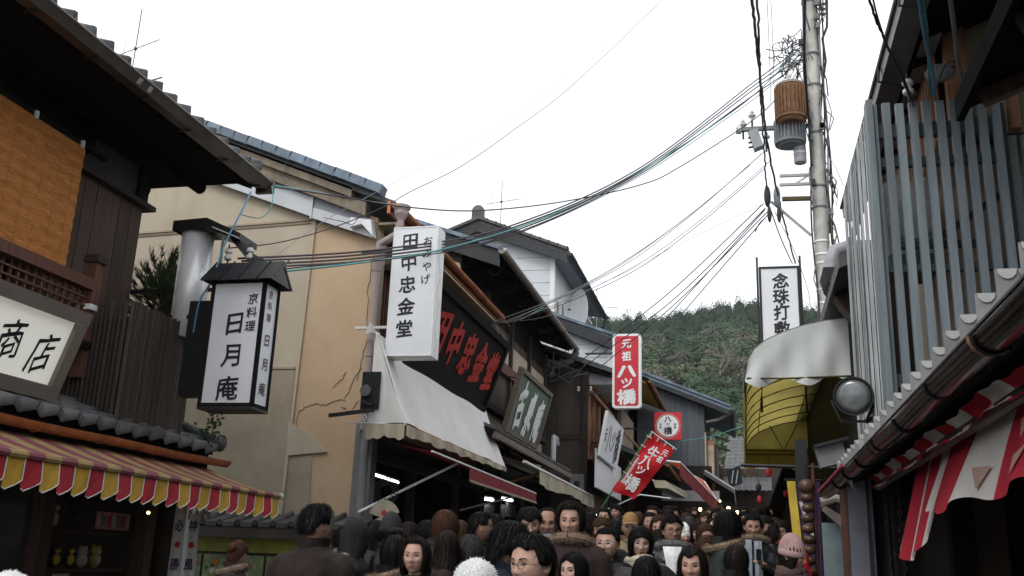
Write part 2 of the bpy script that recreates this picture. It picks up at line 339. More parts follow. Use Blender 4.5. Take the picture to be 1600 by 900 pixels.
def crown_cards(C, RAD, n, size, colf, flat=.8):
    """n small leaf clumps per crown, spread through the outer shell; returns verts, quads, colours"""
    C = np.asarray(C, float); k = len(C); u = rng.normal(size=(k, n, 3)); u /= np.linalg.norm(u, axis=2, keepdims=True)
    u[:, :, 2] = np.where(u[:, :, 2] < -.25, -u[:, :, 2], u[:, :, 2])
    az = np.arctan2(u[:, :, 1], u[:, :, 0]); ph = rng.uniform(0, 6, (k, 1))
    lump = 1 + .16 * np.sin(az * 3 + ph) + .12 * np.sin(u[:, :, 2] * 7 + ph * 2 + az * 2)
    rr = rng.uniform(.72, 1.04, (k, n)) * lump
    P = C[:, None] + u * (rr[..., None]) * np.asarray(RAD)[:, None]
    d = u + rng.normal(scale=.55 if flat > .5 else .32, size=u.shape); d[:, :, 2] += .3; d /= np.linalg.norm(d, axis=2, keepdims=True)
    t = np.cross(d, rng.normal(size=u.shape)); t /= np.linalg.norm(t, axis=2, keepdims=True); b = np.cross(d, t)
    s = (np.asarray(size)[:, None] * rng.uniform(.6, 1.3, (k, n)))[..., None]
    q = np.stack([P - t * s - b * s * .7, P + t * s - b * s * .6, P + t * s * .8 + b * s, P - t * s * .9 + b * s * .8], 2)
    col = np.repeat(colf(k, n)[:, :, None, :], 4, 2)
    return q.reshape(-1, 3), col.reshape(-1, 4)
def card_mesh(name, q, col, m):
    nf = len(q) // 4; me = bpy.data.meshes.new(name); me.vertices.add(len(q)); me.vertices.foreach_set('co', q.astype(np.float32).ravel())
    me.loops.add(len(q)); me.loops.foreach_set('vertex_index', np.arange(len(q), dtype=np.int32)); me.polygons.add(nf)
    me.polygons.foreach_set('loop_start', np.arange(0, len(q), 4, dtype=np.int32)); me.polygons.foreach_set('loop_total', np.full(nf, 4, dtype=np.int32))
    ca = me.color_attributes.new('leaf', 'FLOAT_COLOR', 'POINT'); ca.data.foreach_set('color', col.astype(np.float32).ravel())
    me.materials.append(m); me.update(); me.validate(); return me
lm = bpy.data.materials.new('leaves'); lm.use_nodes = True; _p = lm.node_tree.nodes['Principled BSDF']; _p.inputs['Roughness'].default_value = .7; _p.inputs['Specular IOR Level'].default_value = .2
_a = lm.node_tree.nodes.new('ShaderNodeVertexColor'); _a.layer_name = 'leaf'; lm.node_tree.links.new(_a.outputs[0], _p.inputs['Base Color']); M['leaves'] = lm
# the far wood: broad crowns on the slope, pointed cedars along the top
C, RAD, KIND = [], [], []
for i in range(2300):
    x = random.uniform(-120, 62); y = random.uniform(150, 352)
    if y > 325 and random.random() < .5: y = random.uniform(322, 338)
    r = random.uniform(2.4, 4.6) * (.75 + .25 * (y / 300))
    ced = (y > 300 and random.random() < .75) or (x < -48 and random.random() < .9) or mnoise.noise(V(x * .02, y * .02, 3)) > .22
    C.append((x, y, hill_z(x, y) + (r * (1.5 if ced else .9)))); RAD.append((r * .62, r * .62, r * 1.55) if ced else (r, r, r * .85)); KIND.append(ced)
KIND = np.array(KIND)
def hillcol(k, n):
    base = np.zeros((k, 3)); p = rng.random(k)
    green = np.array([.034, .072, .032]); olive = np.array([.075, .098, .045]); brown = np.array([.10, .090, .066]); ced = np.array([.020, .046, .024]); lime = np.array([.058, .088, .042])
    for i in range(k):
        nn = mnoise.noise(V(C[i][0] * .035, C[i][1] * .035, 0))
        c = green
        if p[i] < .22 + nn * .9: c = olive
        elif p[i] < .34 + nn: c = brown
        elif p[i] > .93: c = lime
        if KIND[i]: c = ced if p[i] < .8 else green
        base[i] = c * rng.uniform(.7, 1.4)
    cc = base[:, None] * rng.uniform(.85, 1.18, (k, n, 1)); return np.concatenate([cc, np.ones((k, n, 1))], 2)
q, col = crown_cards(C, RAD, 520, np.array(RAD)[:, 0] * .05 + .05, hillcol, .3)
place('hillside_wood', card_mesh('hillside_wood', q, col, lm), (0, 0, 0), kind='stuff', label='dense mixed wood of dark cedars and olive crowns on the far hill', cat='wood')
mat('crown_shade', (.032, .052, .028), .95, .3, .5, 0)  # dull green cores put shade into the gaps of the crowns
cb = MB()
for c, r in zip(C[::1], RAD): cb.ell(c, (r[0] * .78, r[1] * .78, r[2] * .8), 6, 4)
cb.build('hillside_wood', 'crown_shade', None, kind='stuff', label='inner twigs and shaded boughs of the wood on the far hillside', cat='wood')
# the bare tree that stands out pale against the hill
bt = thing('bare_tree', 'pale leafless tree standing out on the wooded hillside below the ridge', 'tree', (-4.5, 215, hill_z(-4.5, 215)))
mat('pale_bark', (.30, .27, .21), .9, .2, 3, 0)
tb = MB(); random.seed(5)
def branch(p, d, L, r, dep):
    q = p + d * L; tb.tube([p, (p + q) / 2 + V(random.uniform(-.1, .1), 0, .1) * L * .3, q], [r, r * .8, r * .5], 4)
    if dep:
        for _ in range(3): branch(p.lerp(q, random.uniform(.5, 1)), (d + V(random.uniform(-.9, .9), random.uniform(-.6, .6), random.uniform(-.1, .7))).normalized(), L * .68, r * .55, dep - 1)
branch(V(-4.5, 215, hill_z(-4.5, 215)), V(.05, 0, 1), 6, .12, 4); tb.build('trunk', 'pale_bark', bt)

# ================================================================= HOUSE A: wooden two-storey house at the left edge
A = thing('wooden_townhouse', 'dark two-storey wooden townhouse at the left edge with bamboo blinds under its deep eave', 'house', (-8.5, 7.5, 0))
box('core_wall', 'interior', (-12, 2.8, 3.2), (-7.45, 9.85, 6.4), A)
box('plaster_wall', 'plaster_dark', (-7.45, 2.8, 5.66), (-7.22, 9.78, 6.6), A)
for i in range(9):                                          # upright boards right of the blind
    y = 8.02 + i * .215
    piece('wall_board', ('ab', i % 3), mboard(.035 + .006 * (i % 3), .208, 2.78), 'brown_boards', frame_m(V(-7.2, y, 2.9), V(1, 0, 0), V(0, 1, 0), V(0, 0, 1)), A)
box('board_backing', 'black_wood', (-7.4, 2.8, 2.9), (-7.235, 9.86, 5.62), A)
for i in range(8): piece('wall_board', 'abe', mboard(.2, .03, 2.75), 'brown_boards', frame_m(V(-7.34 - i * .21, 9.88, 2.9), V(1, 0, 0), V(0, 1, 0), V(0, 0, 1)), A)
box('ledge', 'dark_wood', (-7.3, 8.0, 5.66), (-7.08, 9.98, 5.72), A)
box('corner_post', 'black_wood', (-7.32, 9.72, 5.72), (-7.16, 9.9, 6.55), A)
# bamboo blinds
for k, (y0, y1, X) in enumerate(((4.6, 6.98, -6.95), (7.0, 8.36, -6.93))):
    mb = MB(); n = 96; z0, z1 = 4.3, 5.8
    for i in range(n):
        z = z0 + (z1 - z0) * i / n; wv = .012 * math.sin(i * .7 + k); 
        mb.box((X + wv * .4, y0 + .004 * math.sin(i * 5.1), z), (X + .012 + wv * .4, y1 - .006 * abs(math.sin(i * 2.3)), z + (z1 - z0) / n * .8))
    bl = mb.build('bamboo_blind', 'bamboo', None, label=('bamboo blind hanging at the left edge of the upper window', 'bamboo blind nearest the brown board wall, right of the other blind')[k], cat='blind', group='bamboo blinds')
    for i in range(6 if k else 10):
        yy = y0 + .12 + i * .22; MB().box((X + .016, yy, z0), (X + .020, yy + .004, z1)).build('cord', 'bamboo', bl)
mb = MB().box((-7.0, 4.4, 5.82), (-6.93, 8.75, 5.87)); mb.build('blind_rail', 'black_wood', A)
for y in (6.9, 7.55, 8.28): box('blind_clip', 'white_paint', (-6.93, y, 5.78), (-6.90, y + .035, 5.86), A)
# lattice balustrade
box('top_rail', 'red_brown_wood', (-6.86, 4.4, 4.24), (-6.72, 8.62, 4.36), A)
box('lower_rail', 'red_brown_wood', (-6.84, 4.4, 3.86), (-6.76, 8.6, 3.92), A)
for i in range(37): box('lattice_bar', 'red_brown_wood', (-6.82, 4.6 + i * .11, 3.9), (-6.79, 4.625 + i * .11, 4.24), A)
for i in range(3): box('lattice_rail', 'red_brown_wood', (-6.79, 4.4, 3.97 + i * .09), (-6.775, 8.6, 3.99 + i * .09), A)
pst = box('newel_post', 'red_brown_wood', (-6.85, 8.6, 3.3), (-6.73, 8.72, 4.62), A); box('post_cap', 'dark_wood', (-6.88, 8.57, 4.56), (-6.70, 8.75, 4.64), pst); box('tape_band', 'white_paint', (-6.87, 8.58, 4.03), (-6.71, 8.74, 4.09), pst)
box('balcony_floor', 'black_wood', (-7.3, 3, 3.6), (-6.7, 8.7, 3.68), A)
box('soffit_board', 'soffit_wood', (-8.4, 3.4, 6.17), (-6.10, 10.40, 6.20), A); box('header_shadow', 'soffit_wood', (-7.15, 3.4, 5.86), (-7.0, 8.6, 6.17), A)  # black strip added above the blinds where only shadow lies
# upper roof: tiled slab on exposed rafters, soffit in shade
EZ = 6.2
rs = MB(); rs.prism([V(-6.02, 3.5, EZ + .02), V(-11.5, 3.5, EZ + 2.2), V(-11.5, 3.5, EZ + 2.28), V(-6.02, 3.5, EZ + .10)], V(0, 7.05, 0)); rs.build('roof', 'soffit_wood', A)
for i in range(18): 
    y = 3.7 + i * .4; p, q = V(-6.1, y, EZ - .02), V(-8.2, y, EZ + .815); MB().bar(p, q, .06, .08).build('rafter', 'soffit_wood', A)
for x, z in ((-6.80, 6.16), (-7.62, 6.17)): MB().lathe((x, 3.4, z), [(.085, 0), (.085, 7.05)], 10, 'y').build('purlin', 'soffit_wood', A)
box('verge_board', 'black_wood', (-6.1, 10.42, 0), (-6.05, 10.45, .1), A) if False else None
MB().prism([V(-6.05, 10.42, EZ - .06), V(-11.5, 10.42, EZ + 2.1), V(-11.5, 10.42, EZ + 2.24), V(-6.05, 10.42, EZ + .1)], V(0, .05, 0)).build('verge_board', 'black_wood', A)
tiles(A, V(-5.93, 4.2, EZ + .10), V(0, 1, 0), V(-1, 0, .4), 22, 2, amp=.05, lip=.085)
for j in range(12):
    piece('verge_tile', 'vt', lambda: MB().lathe((0, 0, 0), [(.085, 0), (.08, .3)], 8, (V(1, 0, 0), V(0, 0, 1), V(0, 1, 0))), 'kawara', frame_m(V(-5.98, 10.42, EZ + .2) + V(-.26, 0, .104) * j, V(0, 1, 0), V(-.928, 0, .371), V(0, 1, 0).cross(V(-.928, 0, .371))), A, True)
# box gutter with a bright lip
gt = MB()
gt.prism([V(-6.08, 3.6, EZ + .07), V(-6.06, 3.6, EZ - .045), V(-5.92, 3.6, EZ - .055), V(-5.86, 3.6, EZ + .04), V(-5.875, 3.6, EZ + .04), V(-5.93, 3.6, EZ - .04), V(-6.05, 3.6, EZ - .03), V(-6.065, 3.6, EZ + .07)], V(0, 7.0, 0)); g_ = gt.build('gutter', 'brown_gutter', A)
MB().tube([V(-5.865, 3.6, EZ + .045), V(-5.865, 10.6, EZ + .045)], .014, 6).build('gutter_lip', 'grey_gutter', g_)
MB().box((-6.09, 10.6, EZ - .09), (-5.85, 10.66, EZ + .07)).build('gutter_cap', 'brown_gutter', g_)
for y in (7.72, 7.9): MB().obox(V(-5.886, y, EZ - .01), V(0, .03, .004), V(.018, 0, .028), V(.003, 0, -.002)).build('bird_dropping', mat('dropping', (.42, .40, .34), .8, .4, 30, 0), g_)
for i in range(9): MB().bar(V(-6.1, 3.8 + i * .83, EZ - .06), V(-5.93, 3.8 + i * .83, EZ - .06), .02, .012).build('gutter_bracket', 'dark_metal', g_)
# lower roof over the shop
LZ = 2.74
MB().prism([V(-6.1, 3.5, LZ - .05), V(-7.4, 3.5, LZ + .42), V(-7.4, 3.5, LZ + .48), V(-6.1, 3.5, LZ + .02)], V(0, 6.85, 0)).build('lower_roof', 'black_wood', A)
tiles(A, V(-6.02, 5.0, LZ + .02), V(0, 1, 0), V(-1, 0, .36), 19, 5, amp=.024, lip=.085)
for j in range(5):
    piece('verge_tile', 'vt', None, 'kawara', frame_m(V(-6.0, 10.38, LZ + .07) + V(-.26, 0, .094) * j, V(0, 1, 0), V(-.94, 0, .34), V(0, 1, 0).cross(V(-.94, 0, .34))), A, True)
gutter((-6.0, 3.6, 2.66), (-6.0, 10.5, 2.63), .075, 'copper', A, sag=.015)
box('fascia', 'black_wood', (-6.2, 3.6, 2.50), (-6.12, 10.3, 2.70), A)
# slatted equipment screen standing on the lower roof
S = thing('slatted_screen', 'dark box screen of upright slats standing on the lower tiled roof beside the lantern sign', 'screen', (-6.7, 9.2, 2.95))
zt0 = 4.05
for i in range(26): piece('slat', 'ssl', mboard(.03, .028, 1.30), 'slat_fence', frame_m(V(-6.30, 8.72 + i * .0475, 2.84 + .04 * math.sin(i * 2.7) * .3), V(1, 0, 0), V(0, 1, 0), V(0, 0, 1)), S)
for i in range(15): piece('slat', 'ssl', None, 'slat_fence', frame_m(V(-6.34 - i * .055, 8.68, 2.84 + .02 * math.sin(i * 1.9)), V(0, 1, 0), V(-1, 0, 0), V(0, 0, 1)), S)
for z in (3.0, 3.9):
    box('rail', 'black_wood', (-6.36, 8.7, z), (-6.32, 9.96, z + .06), S); box('rail', 'black_wood', (-7.2, 8.71, z), (-6.36, 8.75, z + .06), S)
box('backing', 'black_wood', (-7.15, 8.80, 2.9), (-6.42, 9.93, 3.95), S)
# framed shop sign leaning out over the eave
def sign_quad(name, label, TL, TR, BL, th, face, framem, fw=.05, fd=.02, cat='sign', group=None, backm=None):
    TL, TR, BL = Vector(TL), Vector(TR), Vector(BL); r = (TR - TL); u = (TL - BL); W, H = r.length, u.length; r.normalize(); u = (u - r * u.dot(r)).normalized(); n = r.cross(u)
    c = (TR + BL) / 2; t = thing(name, label, cat, c - u * H / 2, group)
    MB().obox(c - n * th / 2, r * (W / 2), u * (H / 2), n * th / 2).build('panel', face, t)
    if fw:
        for s in (-1, 1):
            MB().obox(c + u * s * (H / 2 - fw / 2 + .002) - n * (th / 2 - fd / 2), r * (W / 2 + .002), u * fw / 2, n * (th + fd) / 2).build('frame_rail', framem, t)
            MB().obox(c + r * s * (W / 2 - fw / 2 + .002) - n * (th / 2 - fd / 2), r * fw / 2, u * (H / 2 - fw), n * (th + fd - .004) / 2).build('frame_stile', framem, t)
    return t, c, r, u, n, W, H
mat('taupe_frame', (.17, .145, .125), .6, .15, 3, .05, 20)
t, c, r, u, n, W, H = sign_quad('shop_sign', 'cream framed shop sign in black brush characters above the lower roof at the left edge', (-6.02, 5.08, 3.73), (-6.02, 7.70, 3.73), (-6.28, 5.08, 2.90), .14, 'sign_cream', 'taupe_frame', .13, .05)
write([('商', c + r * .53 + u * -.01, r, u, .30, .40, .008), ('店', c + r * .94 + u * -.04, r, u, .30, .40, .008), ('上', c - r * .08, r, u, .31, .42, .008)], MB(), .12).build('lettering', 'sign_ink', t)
MB().bar(c + r * 1.25 - n * .12 + u * .3, V(-6.85, 8.05, 3.9), .04).build('stay', 'dark_wood', t)

# striped awning over the shop
W_ = thing('striped_awning', 'yellow and crimson striped awning with a pointed valance over the left shop front', 'awning', (-5.7, 8.1, 2.2))
yA, yB, sp = 4.12, 10.34, .1885; ns = int(round((yB - yA) / sp)); top = MB(); val = MB(); pip = MB()
def tp(y, s): return V(-6.12 + .92 * s, y, 2.53 - .28 * s - .03 * math.sin(math.pi * s))
for i in range(ns):
    a, b = yA + i * sp, yA + (i + 1) * sp; rd = i % 2
    for k in range(4): top.quad(tp(a, k / 4), tp(b, k / 4), tp(b, (k + 1) / 4), tp(a, (k + 1) / 4), rd)
    top.lathe((-5.19, a, 2.235), [(.032, 0), (.032, sp)], 8, 'y', rd)
    z1 = 2.02; zj = lambda y: .012 * math.sin(y * 7)
    pts = [V(-5.19, a, 2.22), V(-5.19, b, 2.22), V(-5.185 + zj(b), b, z1 + .035), V(-5.18 + zj(b), b - sp * .12, z1 + .02), V(-5.18 + zj(a), (a + b) / 2 + .03, z1 - .005), V(-5.18 + zj(a), a + sp * .12, z1 - .045), V(-5.185 + zj(a), a, z1 - .03)]
    val.prism(pts, V(.004, 0, 0), rd)
    pip.tube([pts[1] + V(.008, 0, 0), pts[2] + V(.008, 0, 0)], .006, 4)
    pip.tube([p + V(.008, 0, 0) for p in pts[2:]], .005, 4)
top.build('canopy', ['awning_top_yellow', 'awning_top_red'], W_); val.build('valance', ['awning_yellow_cloth', 'awning_red_cloth'], W_); pip.build('piping', 'c_white', W_)
MB().tube([V(-5.19, yB, 2.235), V(-5.19, yB + .06, 2.235)], .036, 8).build('roller_end', 'c_white', W_)
MB().prism([V(-5.2, yB + .002, 2.21), V(-5.2, yB + .002, 2.02), V(-5.34, yB + .002, 2.06), V(-6.05, yB + .002, 2.48)], V(0, .004, 0)).build('side_flap', 'awning_red_cloth', W_)
for y in (5.2, 7.6, 10.0): MB().tube([V(-6.4, y, 2.15), V(-5.8, y + .3, 2.2), V(-5.22, y, 2.2)], .018, 6).build('folding_arm', 'dark_metal', W_)

# open shop front of house A
ORD = 'first second third fourth fifth sixth seventh eighth ninth tenth eleventh twelfth thirteenth fourteenth fifteenth'.split()
P = thing('souvenir_shop', 'dark open souvenir shop under the striped awning with shelves of plush toys', 'shop', (-7.6, 7.2, .2))
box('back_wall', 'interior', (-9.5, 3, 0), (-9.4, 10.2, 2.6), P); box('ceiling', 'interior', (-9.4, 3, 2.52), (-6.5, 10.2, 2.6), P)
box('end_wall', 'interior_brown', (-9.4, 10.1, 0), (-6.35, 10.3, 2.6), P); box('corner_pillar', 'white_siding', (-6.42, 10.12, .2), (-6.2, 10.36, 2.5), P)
for y in (8.05, 9.75): box('post', 'brown_boards', (-6.6, y, .1), (-6.44, y + .16, 2.55), P)
box('lintel', 'dark_wood', (-6.62, 3, 2.4), (-6.42, 10.1, 2.56), P)
for z in (.95, 1.35, 1.72, 2.1):
    box('shelf', 'interior_brown', (-7.15, 8.3, z), (-6.62, 9.7, z + .03), P); box('shelf', 'interior_brown', (-7.3, 4.2, z), (-6.7, 7.9, z + .03), P)
box('sliding_glass_door', 'glass', (-6.56, 7.1, .3), (-6.54, 8.0, 2.35), P)
def plush(loc, sc_, body, belly, label, grp='plush toys on the souvenir shelf', name='plush_toy'):
    x, y, z = loc; t = thing(name, label, 'toy', loc, grp); k = sc_
    MB().ell((x, y, z + .09 * k), (.07 * k, .07 * k, .09 * k), 12, 8).ell((x, y, z + .2 * k), (.062 * k, .062 * k, .058 * k), 12, 8).ell((x, y - .05 * k, z + .25 * k), (.02 * k,) * 3, 8, 6).ell((x, y + .05 * k, z + .25 * k), (.02 * k,) * 3, 8, 6).build('body', body, t, smooth='all')
    MB().ell((x + .035 * k, y - .01 * k, z + .09 * k), (.045 * k, .05 * k, .065 * k), 10, 8).ell((x + .03 * k, y, z + .19 * k), (.04 * k, .045 * k, .035 * k), 10, 8).build('belly', belly, t, smooth='all')
    MB().ell((x + .066 * k, y - .02 * k, z + .205 * k), (.008 * k,) * 3, 6, 4).ell((x + .066 * k, y + .02 * k, z + .205 * k), (.008 * k,) * 3, 6, 4).build('eyes', 'c_black', t)
for i, (y, z, s, b, bl, lb) in enumerate([(8.62, 1.75, 1.15, 'c_black', 'c_cream', 'black plush toy with cream belly on the upper shelf, left one'), (8.95, 1.75, 1.2, 'interior_brown', 'interior_brown', 'dark brown plush toy on the upper shelf beside the black one'),
        (8.55, 1.38, .8, 'interior_brown', 'c_olive', 'small dark plush toy at the left of the lower shelf'), (8.76, 1.38, .9, 'c_black', 'c_yellow', 'black plush toy with yellow front, left of its pair'), (8.98, 1.38, .9, 'c_black', 'c_yellow', 'black plush toy with yellow front, right of its pair'), (9.2, 1.38, .85, 'c_cream', 'c_cream', 'pale plush toy lying on the lower shelf'),
        (9.42, 1.38, .9, 'c_olive', 'c_cream', 'olive plush toy at the right of the lower shelf'), (6.55, 1.75, 1.9, 'c_pink', 'c_tan', 'large dusky pink plush toy at the left edge of the shop')]):
    plush((-6.8, y, z), s, b, bl, lb)
for i in range(14):
    y = 4.5 + i * .24; z = (1.38, .98, 1.75, 2.13)[i % 4]; c = ('c_blue', 'c_green', 'c_cream', 'c_red', 'interior_brown', 'c_black')[i % 6]
    t = thing('gift_box', ('%s small wrapped gift box from the left on the dim shop shelves' % ORD[i]), 'box', (-6.9, y, z), 'gift boxes on the dim shelves')
    MB().box((-6.98, y, z), (-6.8, y + .14, z + .1 + .03 * (i % 3))).build('carton', c, t); MB().box((-6.798, y + .05, z), (-6.794, y + .07, z + .1)).build('ribbon', 'c_cream', t)
for i in range(7):
    t = thing('charm_card', ('%s pink charm card from the left in the row on the shop shelf' % ORD[i]), 'card', (-6.62, 9.1 + i * .085, 1.78), 'charm cards on the rail')
    MB().box((-6.63, 9.1 + i * .085, 1.78), (-6.62, 9.17 + i * .085, 1.96)).build('card', 'c_pink', t); MB().box((-6.618, 9.112 + i * .085, 1.81), (-6.616, 9.158 + i * .085, 1.93)).build('charm', ('c_cream', 'c_green', 'c_red')[i % 3], t)
tl = thing('price_card', 'small pale price card standing on the lower souvenir shelf', 'card', (-6.66, 8.62, 1.28)); box('card', 'c_cream', (-6.62, 8.55, 1.27), (-6.61, 8.78, 1.33), tl); box('foot', 'c_black', (-6.64, 8.6, 1.26), (-6.62, 8.72, 1.28), tl)
sp_ = thing('spot_lamp', 'tiny amber spot lamp glowing beside the wooden shop post', 'lamp', (-6.4, 9.62, 1.98)); MB().lathe((-6.4, 9.62, 1.98), [(.012, -.03), (.03, .0), (.03, .03)], 10, 'x').build('housing', 'black_metal', sp_); MB().ell((-6.365, 9.62, 1.98), (.008, .03, .016)).build('bulb', 'lamp_warm', sp_)
# headband banners and small goods hanging at the shop corner
for i, (x, s, lb) in enumerate(((-5.86, '神●風', 'white printed towel with red disc hanging right of its twin at the shop corner'), (-6.03, '必●勝', 'white printed towel with red disc hanging left of its twin at the shop corner'))):
    t = thing('printed_towel', lb, 'towel', (x, 9.75, 1.3), 'printed towels at the shop corner')
    MB().grid(lambda u, v: V(x - .062 + .124 * u, 9.75 + .012 * math.sin(u * 9 + i) + .01 * math.sin(v * 6), 1.25 + .72 * v), 8, 10).build('cloth', 'white_cloth', t, smooth='all')
    m1 = MB(); write([(s[0], V(x, 9.725, 1.86), V(1, 0, 0), V(0, 0, 1), .11, .13, .03), (s[2], V(x, 9.725, 1.45), V(1, 0, 0), V(0, 0, 1), .11, .13, .03)], m1, .05); m1.build('print', 'c_purple', t)
    MB().lathe((x, 9.728, 1.655), [(.001, 0), (.034, 0), (.034, .004)], 16, 'y').build('red_disc', 'c_red', t)
    MB().tube([V(x - .07, 9.75, 1.98), V(x + .07, 9.75, 1.98)], .008, 5).tube([V(x, 9.75, 1.98), V(x, 9.75, 2.1)], .004, 4).build('hanger', 'c_white', t)
for i in range(6):
    x = -6.14 + i * .075; t = thing('folded_fan', ('%s pale folded fan from the left at the shop corner' % ORD[i]), 'fan', (x, 9.85, 1.98), 'folded fans at the shop corner')
    MB().prism([V(x - .012, 9.85, 2.12), V(x + .012, 9.85, 2.12), V(x + .024, 9.85, 1.93), V(x - .024, 9.85, 1.93)], V(0, .012, 0)).build('leaf', 'c_cream', t); MB().tube([V(x, 9.85, 2.12), V(x, 9.85, 2.2)], .003, 4).build('thread', 'c_white', t)
hr = thing('hanging_rail', 'thin metal rail under the awning holding towels and fans', 'rail', (-5.95, 9.8, 2.18)); MB().tube([V(-6.25, 9.8, 2.2), V(-5.7, 9.8, 2.2)], .01, 6).build('bar', 'steel', hr); MB().tube([V(-6.25, 9.8, 2.2), V(-6.3, 10.12, 2.2)], .008, 5).build('bracket', 'steel', hr)
# ================================================================= lantern sign, steel duct, bush in the gap beside house A
L_ = thing('lantern_sign', 'white box lantern sign reading 日月庵 under a small black pitched roof', 'sign', (-5.3, 9.45, 3.08))
x0, x1, ya, yb, z0, z1 = -5.71, -5.09, 9.3, 9.62, 3.10, 4.50
for a in (x0, x1):
    for b in (ya, yb): box('post', 'black_wood', (a - .02, b - .02, z0), (a + .02, b + .02, z1), L_)
for z in (z0, z1 - .02):
    for b in (ya, yb): box('rail', 'black_wood', (x0 + .02, b - .018, z), (x1 - .02, b + .018, z + .04), L_)
    for a in (x0, x1): box('rail', 'black_wood', (a - .018, ya + .02, z), (a + .018, yb - .02, z + .04), L_)
box('pane', 'sign_white', (x0 + .02, ya - .004, z0 + .04), (x1 - .02, ya + .006, z1 - .02), L_); box('pane', 'sign_white', (x1 - .006, ya + .02, z0 + .04), (x1 + .004, yb - .02, z1 - .02), L_)
box('pane', 'sign_white', (x0 + .02, yb - .006, z0 + .04), (x1 - .02, yb + .004, z1 - .02), L_); box('pane', 'sign_white', (x0 - .004, ya + .02, z0 + .04), (x0 + .006, yb - .02, z1 - .02), L_)
box('floor_board', 'dark_metal', (x0 - .02, ya - .02, z0 - .03), (x1 + .02, yb + .02, z0 - .002), L_)
ca = V(-5.40, ya - .006, 4.12); ex, ez, ey = V(1, 0, 0), V(0, 0, 1), V(0, 1, 0)
m1 = MB(); write(vtext('日月庵', ca + V(.0, 0, -.10), ex, ez, .27, .36, .02), m1, .06); m1.build('lettering', 'sign_ink', L_)
m1 = MB(); write(vtext('京料理', V(-5.21, ya - .006, 4.30), ex, ez, .13, .155, .012), m1, .06); m1.build('lettering', 'sign_ink', L_)
m1 = MB(); write(vtext('日月庵', V(x1 + .006, 9.47, 3.86), ey, ez, .15, .27, .014), m1, .06); write(vtext('京料理', V(x1 + .006, 9.45, 4.38), ey, ez, .10, .13, .01), m1, .06); m1.build('lettering', 'cable_purple', L_)
zr = 4.50; rp = MB()                                           # small roof with standing seams
rp.prism([V(x0 - .12, ya - .12, zr), V(x0 - .12, (ya + yb) / 2, zr + .28), V(x0 - .12, yb + .12, zr), V(x0 - .12, yb + .08, zr), V(x0 - .12, (ya + yb) / 2, zr + .24), V(x0 - .12, ya - .08, zr)], V(x1 - x0 + .24, 0, 0)).build('roof', 'dark_metal', L_)
MB().prism([V(x1 + .1, ya - .09, zr + .005), V(x1 + .1, (ya + yb) / 2, zr + .245), V(x1 + .1, yb + .09, zr + .005)], V(.012, 0, 0)).build('gable', 'black_metal', L_)
MB().prism([V(x0 - .1, ya - .09, zr + .005), V(x0 - .1, (ya + yb) / 2, zr + .245), V(x0 - .1, yb + .09, zr + .005)], V(-.012, 0, 0)).build('gable', 'black_metal', L_)
for i in range(5):
    x = x0 - .1 + i * .225; MB().bar(V(x, ya - .12, zr + .012), V(x, (ya + yb) / 2, zr + .292), .012, .014).build('seam', 'black_metal', L_)
box('bracket_box', 'black_metal', (-6.12, 9.5, 3.25), (-5.73, 9.66, 4.35), L_); MB().bar(V(-7.3, 9.66, 4.2), V(-6.12, 9.66, 4.2), .05).build('arm', 'black_metal', L_)
D_ = thing('steel_duct', 'shiny cylindrical steel cover with a black cap standing behind the slatted screen', 'duct', (-6.05, 9.45, 2.95))
MB().lathe((-6.32, 9.80, 3.98), [(.19, 0), (.19, 1.29)], 28).build('cylinder', 'steel', D_, smooth='all')
MB().prism([V(-6.54, 9.58, 5.38), V(-6.1, 9.58, 5.40), V(-5.66, 9.62, 5.20), V(-5.66, 9.62, 5.12), V(-6.1, 9.58, 5.26), V(-6.54, 9.58, 5.26)], V(0, .42, 0)).build('cap', 'black_metal', D_)
MB().bar(V(-6.0, 9.575, 5.27), V(-5.66, 9.60, 5.13), .05, .012).build('cap_lip', 'c_white', D_); MB().tube([V(-5.86, 9.6, 5.15), V(-5.88, 9.64, 4.4), V(-5.9, 9.64, 4.3)], .02, 6).build('conduit', 'transformer_grey', D_)
MB().bar(V(-6.06, 9.9, 4.6), V(-7.3, 9.9, 4.6), .04).build('bracket', 'black_metal', D_)
def insul(x, y, z, lab, grp='porcelain insulators'):
    t = thing('insulator', lab, 'insulator', (x, y, z), grp); MB().lathe((x, y, z), [(.02, 0), (.045, .02), (.045, .05), (.025, .065), (.025, .085), (.045, .1), (.045, .13), (.02, .15)], 12).build('spool', 'insulator', t, smooth=True)
    MB().lathe((x, y, z - .05), [(.01, 0), (.01, .25)], 6).build('pin', 'dark_metal', t)
insul(-5.5, 9.62, 4.86, 'white spool insulator just above the lantern roof'); insul(-5.78, 9.62, 4.86, 'white spool insulator left of the lantern roof against the steel duct')
for i in range(6):
    p = [V(-5.80 + i * .014, 9.66, 5.16), V(-5.62 + i * .03, 9.64, 4.98 - i * .01), V(-5.5 + i * .035, 9.6, 4.86), V(-5.42 + i * .04, 9.55, 4.78)]
    MB().tube(p, .012, 5).build('power_cable', 'cable_black', None, label='%s black service cable from the left bending down from the duct cap' % ORD[i], cat='cable', group='service cables at the duct cap')
